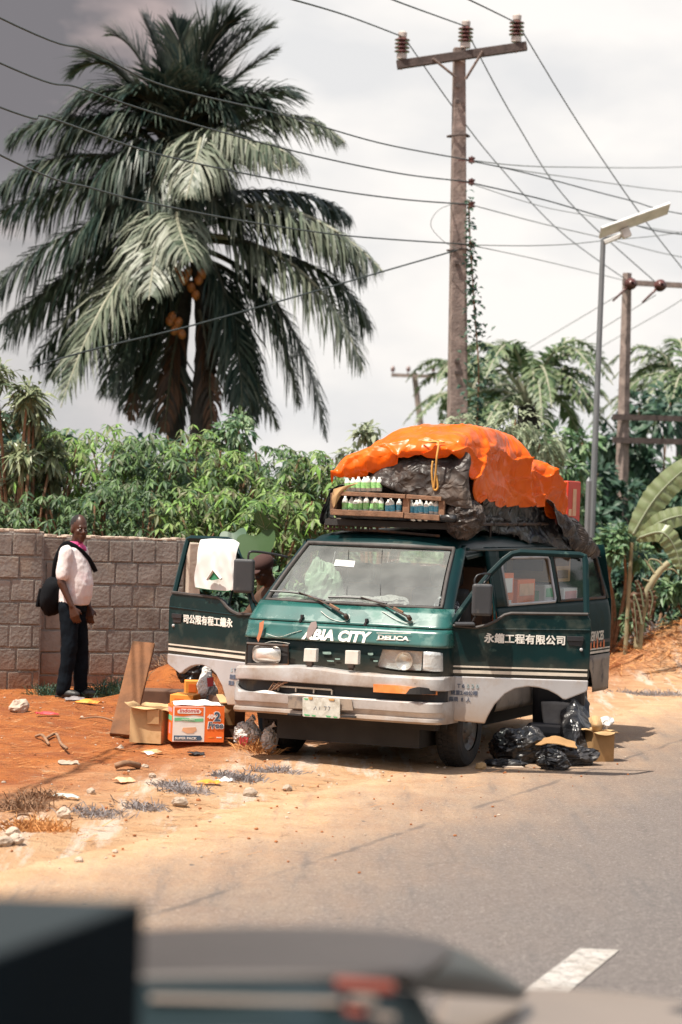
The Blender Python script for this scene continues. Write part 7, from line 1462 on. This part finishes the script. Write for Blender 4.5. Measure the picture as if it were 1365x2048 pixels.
# woods across the road and behind the viewer, what the paint and glass of the van mirror
g = MB(); random.seed(77)
for i in range(7000):
    if i % 2: t = random.uniform(-25, 60); e_ = 14 + random.uniform(0, 3); x, y = .37 * t + e_ * EX, 17.2 + .93 * t - e_ * .37
    else: x = random.uniform(-30, 14); y = -14 + random.uniform(-3, 3) + .15 * abs(x)
    top = 5.5 + 2.5 * noise.noise((x * .2, y * .2, 0)); z = top * random.random() ** .8
    g.leaf(Vector((x, y, z)), rv(), rv(), random.uniform(.8, 1.5), random.uniform(.5, .9), .3)
structure(g.build('roadside_woods', M['leaf_dark'], recalc=False), 'stuff')

# ================================================================== nearest things, out of focus
car = thing('car', 'blurred silver grey car with beige bonnet passing close at the bottom edge', 'car', PG(700, 2900, 0))
cb_ = lambda g, name, m, **k: g.build(name, m, car, world=True, **k)
g = MB(); g.surf([[P(150, 1880, 3.95), P(420, 1868, 3.95), P(640, 1868, 3.95), P(800, 1877, 3.95), P(880, 1892, 3.95)], [P(130, 1885, 3.75), P(420, 1884, 3.75), P(640, 1884, 3.75), P(815, 1890, 3.75), P(900, 1908, 3.8)], [P(120, 1925, 3.5), P(420, 1922, 3.5), P(650, 1922, 3.5), P(810, 1925, 3.5), P(870, 1938, 3.55)], [P(100, 1968, 3.3), P(420, 1962, 3.3), P(660, 1960, 3.3), P(790, 1958, 3.32), P(812, 1966, 3.36)]], 12, 20); cb_(g, 'roof', M['carsilver'], smooth=True, solid=.02)
g = MB(); g.surf([[P(884, 1893, 3.96), P(950, 1920, 4.15), P(1048, 1982, 4.5)], [P(858, 1935, 3.6), P(940, 1948, 3.9), P(1050, 1990, 4.4)], [P(800, 1975, 3.34), P(900, 1990, 3.7), P(1030, 2000, 4.3)]], 6, 8); cb_(g, 'side_window', M['carglass'], smooth=True, solid=.012)
g = MB(); g.surf([[P(80, 1974, 3.28), P(420, 1970, 3.28), P(660, 1974, 3.28), P(830, 1984, 3.36)], [P(80, 2080, 3.15), P(420, 2080, 3.15), P(660, 2080, 3.15), P(880, 2080, 3.4)]], 6, 10); cb_(g, 'rear_window', M['carglass'], smooth=True, solid=.012)
g = MB(); g.tube([P(300, 1998, 3.22), P(540, 2004, 3.22), P(700, 2006, 3.22)], .006, 6); cb_(g, 'window_trim', M['carbeige'])
g = MB(); g.box(P(730, 1972, 3.22), (.080, .03, .013), rotm(y=R_(3))); cb_(g, 'brake_lamp', M['carred'], bevel=.004)
for (a_, b_), m_ in ((((700, 1998), (752, 2002)), 'carbeige'), (((742, 2030), (790, 2040)), 'carbeige'), (((690, 2022), (730, 2026)), 'carred')):
    g = MB(); g.tube([P(*a_, 3.16), P(*b_, 3.16)], .007, 6); cb_(g, 'sticker', M[m_])
g = MB(); g.surf([[P(900, 1998, 4.45), P(1010, 1986, 4.8), P(1150, 1988, 5.0), P(1300, 2002, 5.1), P(1480, 2030, 5.1)], [P(880, 2014, 4.2), P(1010, 2010, 4.5), P(1150, 2012, 4.7), P(1300, 2020, 4.8), P(1480, 2045, 4.8)], [P(860, 2100, 3.8), P(1010, 2100, 4.0), P(1150, 2100, 4.2), P(1300, 2100, 4.3), P(1480, 2110, 4.3)]], 10, 18); cb_(g, 'bonnet', M['carbeige'], smooth=True, solid=.02)
g = MB(); a_, b_ = P(80, 2090, 3.4), P(1100, 2100, 4.3); q = [P(60, 2095, 3.1), P(900, 2095, 3.45), P(1480, 2130, 4.3), P(1480, 2060, 5.05), P(800, 2010, 4.2), P(60, 2000, 3.9)]
g.prism([(p.x, p.y) for p in q], lambda a, b, h: Vector((a, b, h)), .22, 1.08); cb_(g, 'car_body', M['carsilver'], bevel=.05, seg=3)
for x, y in ((.2, 3.2), (1.6, 4.0), (.6, 4.6), (-.5, 3.1)):
    g = MB(); g.lathe([(.001, -.09), (.27, -.09), (.31, -.06), (.31, .06), (.27, .09), (.001, .09)], (x, y, .31), rotm(x=R_(90), z=R_(-22)), 24); cb_(g, 'wheel', M['tyre'], smooth=True)
# dark mirror housing at the lower left, nearest of all
mb2 = thing('wing_mirror', 'blurred dark wing mirror housing filling the lower left corner', 'mirror', P(150, 2600, 2.5))
A, B, C = P(-220, 1782, 2.8), P(292, 1800, 2.75), P(-220, 1985, 2.25)
dn = Vector((0, 0, -.34))
g = MB(); g.add([A, B, C, A + dn, B + dn, C + dn], [(0, 1, 2), (5, 4, 3), (0, 3, 4, 1), (1, 4, 5, 2), (2, 5, 3, 0)], 0); g.m[0] = 1  # top face coloured lighter than the shell, for light from above
g.build('mirror_shell', [M['mirrorshell'], M['teal_lit_top']], mb2, world=True, bevel=.006, seg=3)
g = MB(); g.tube([(A + B + C) / 3 + dn, (A + B + C) / 3 + dn + Vector((-.05, -.1, -.5)), Vector((-.35, 1.9, .05))], .035, 8); g.build('mirror_arm', M['mirrorshell'], mb2, world=True)
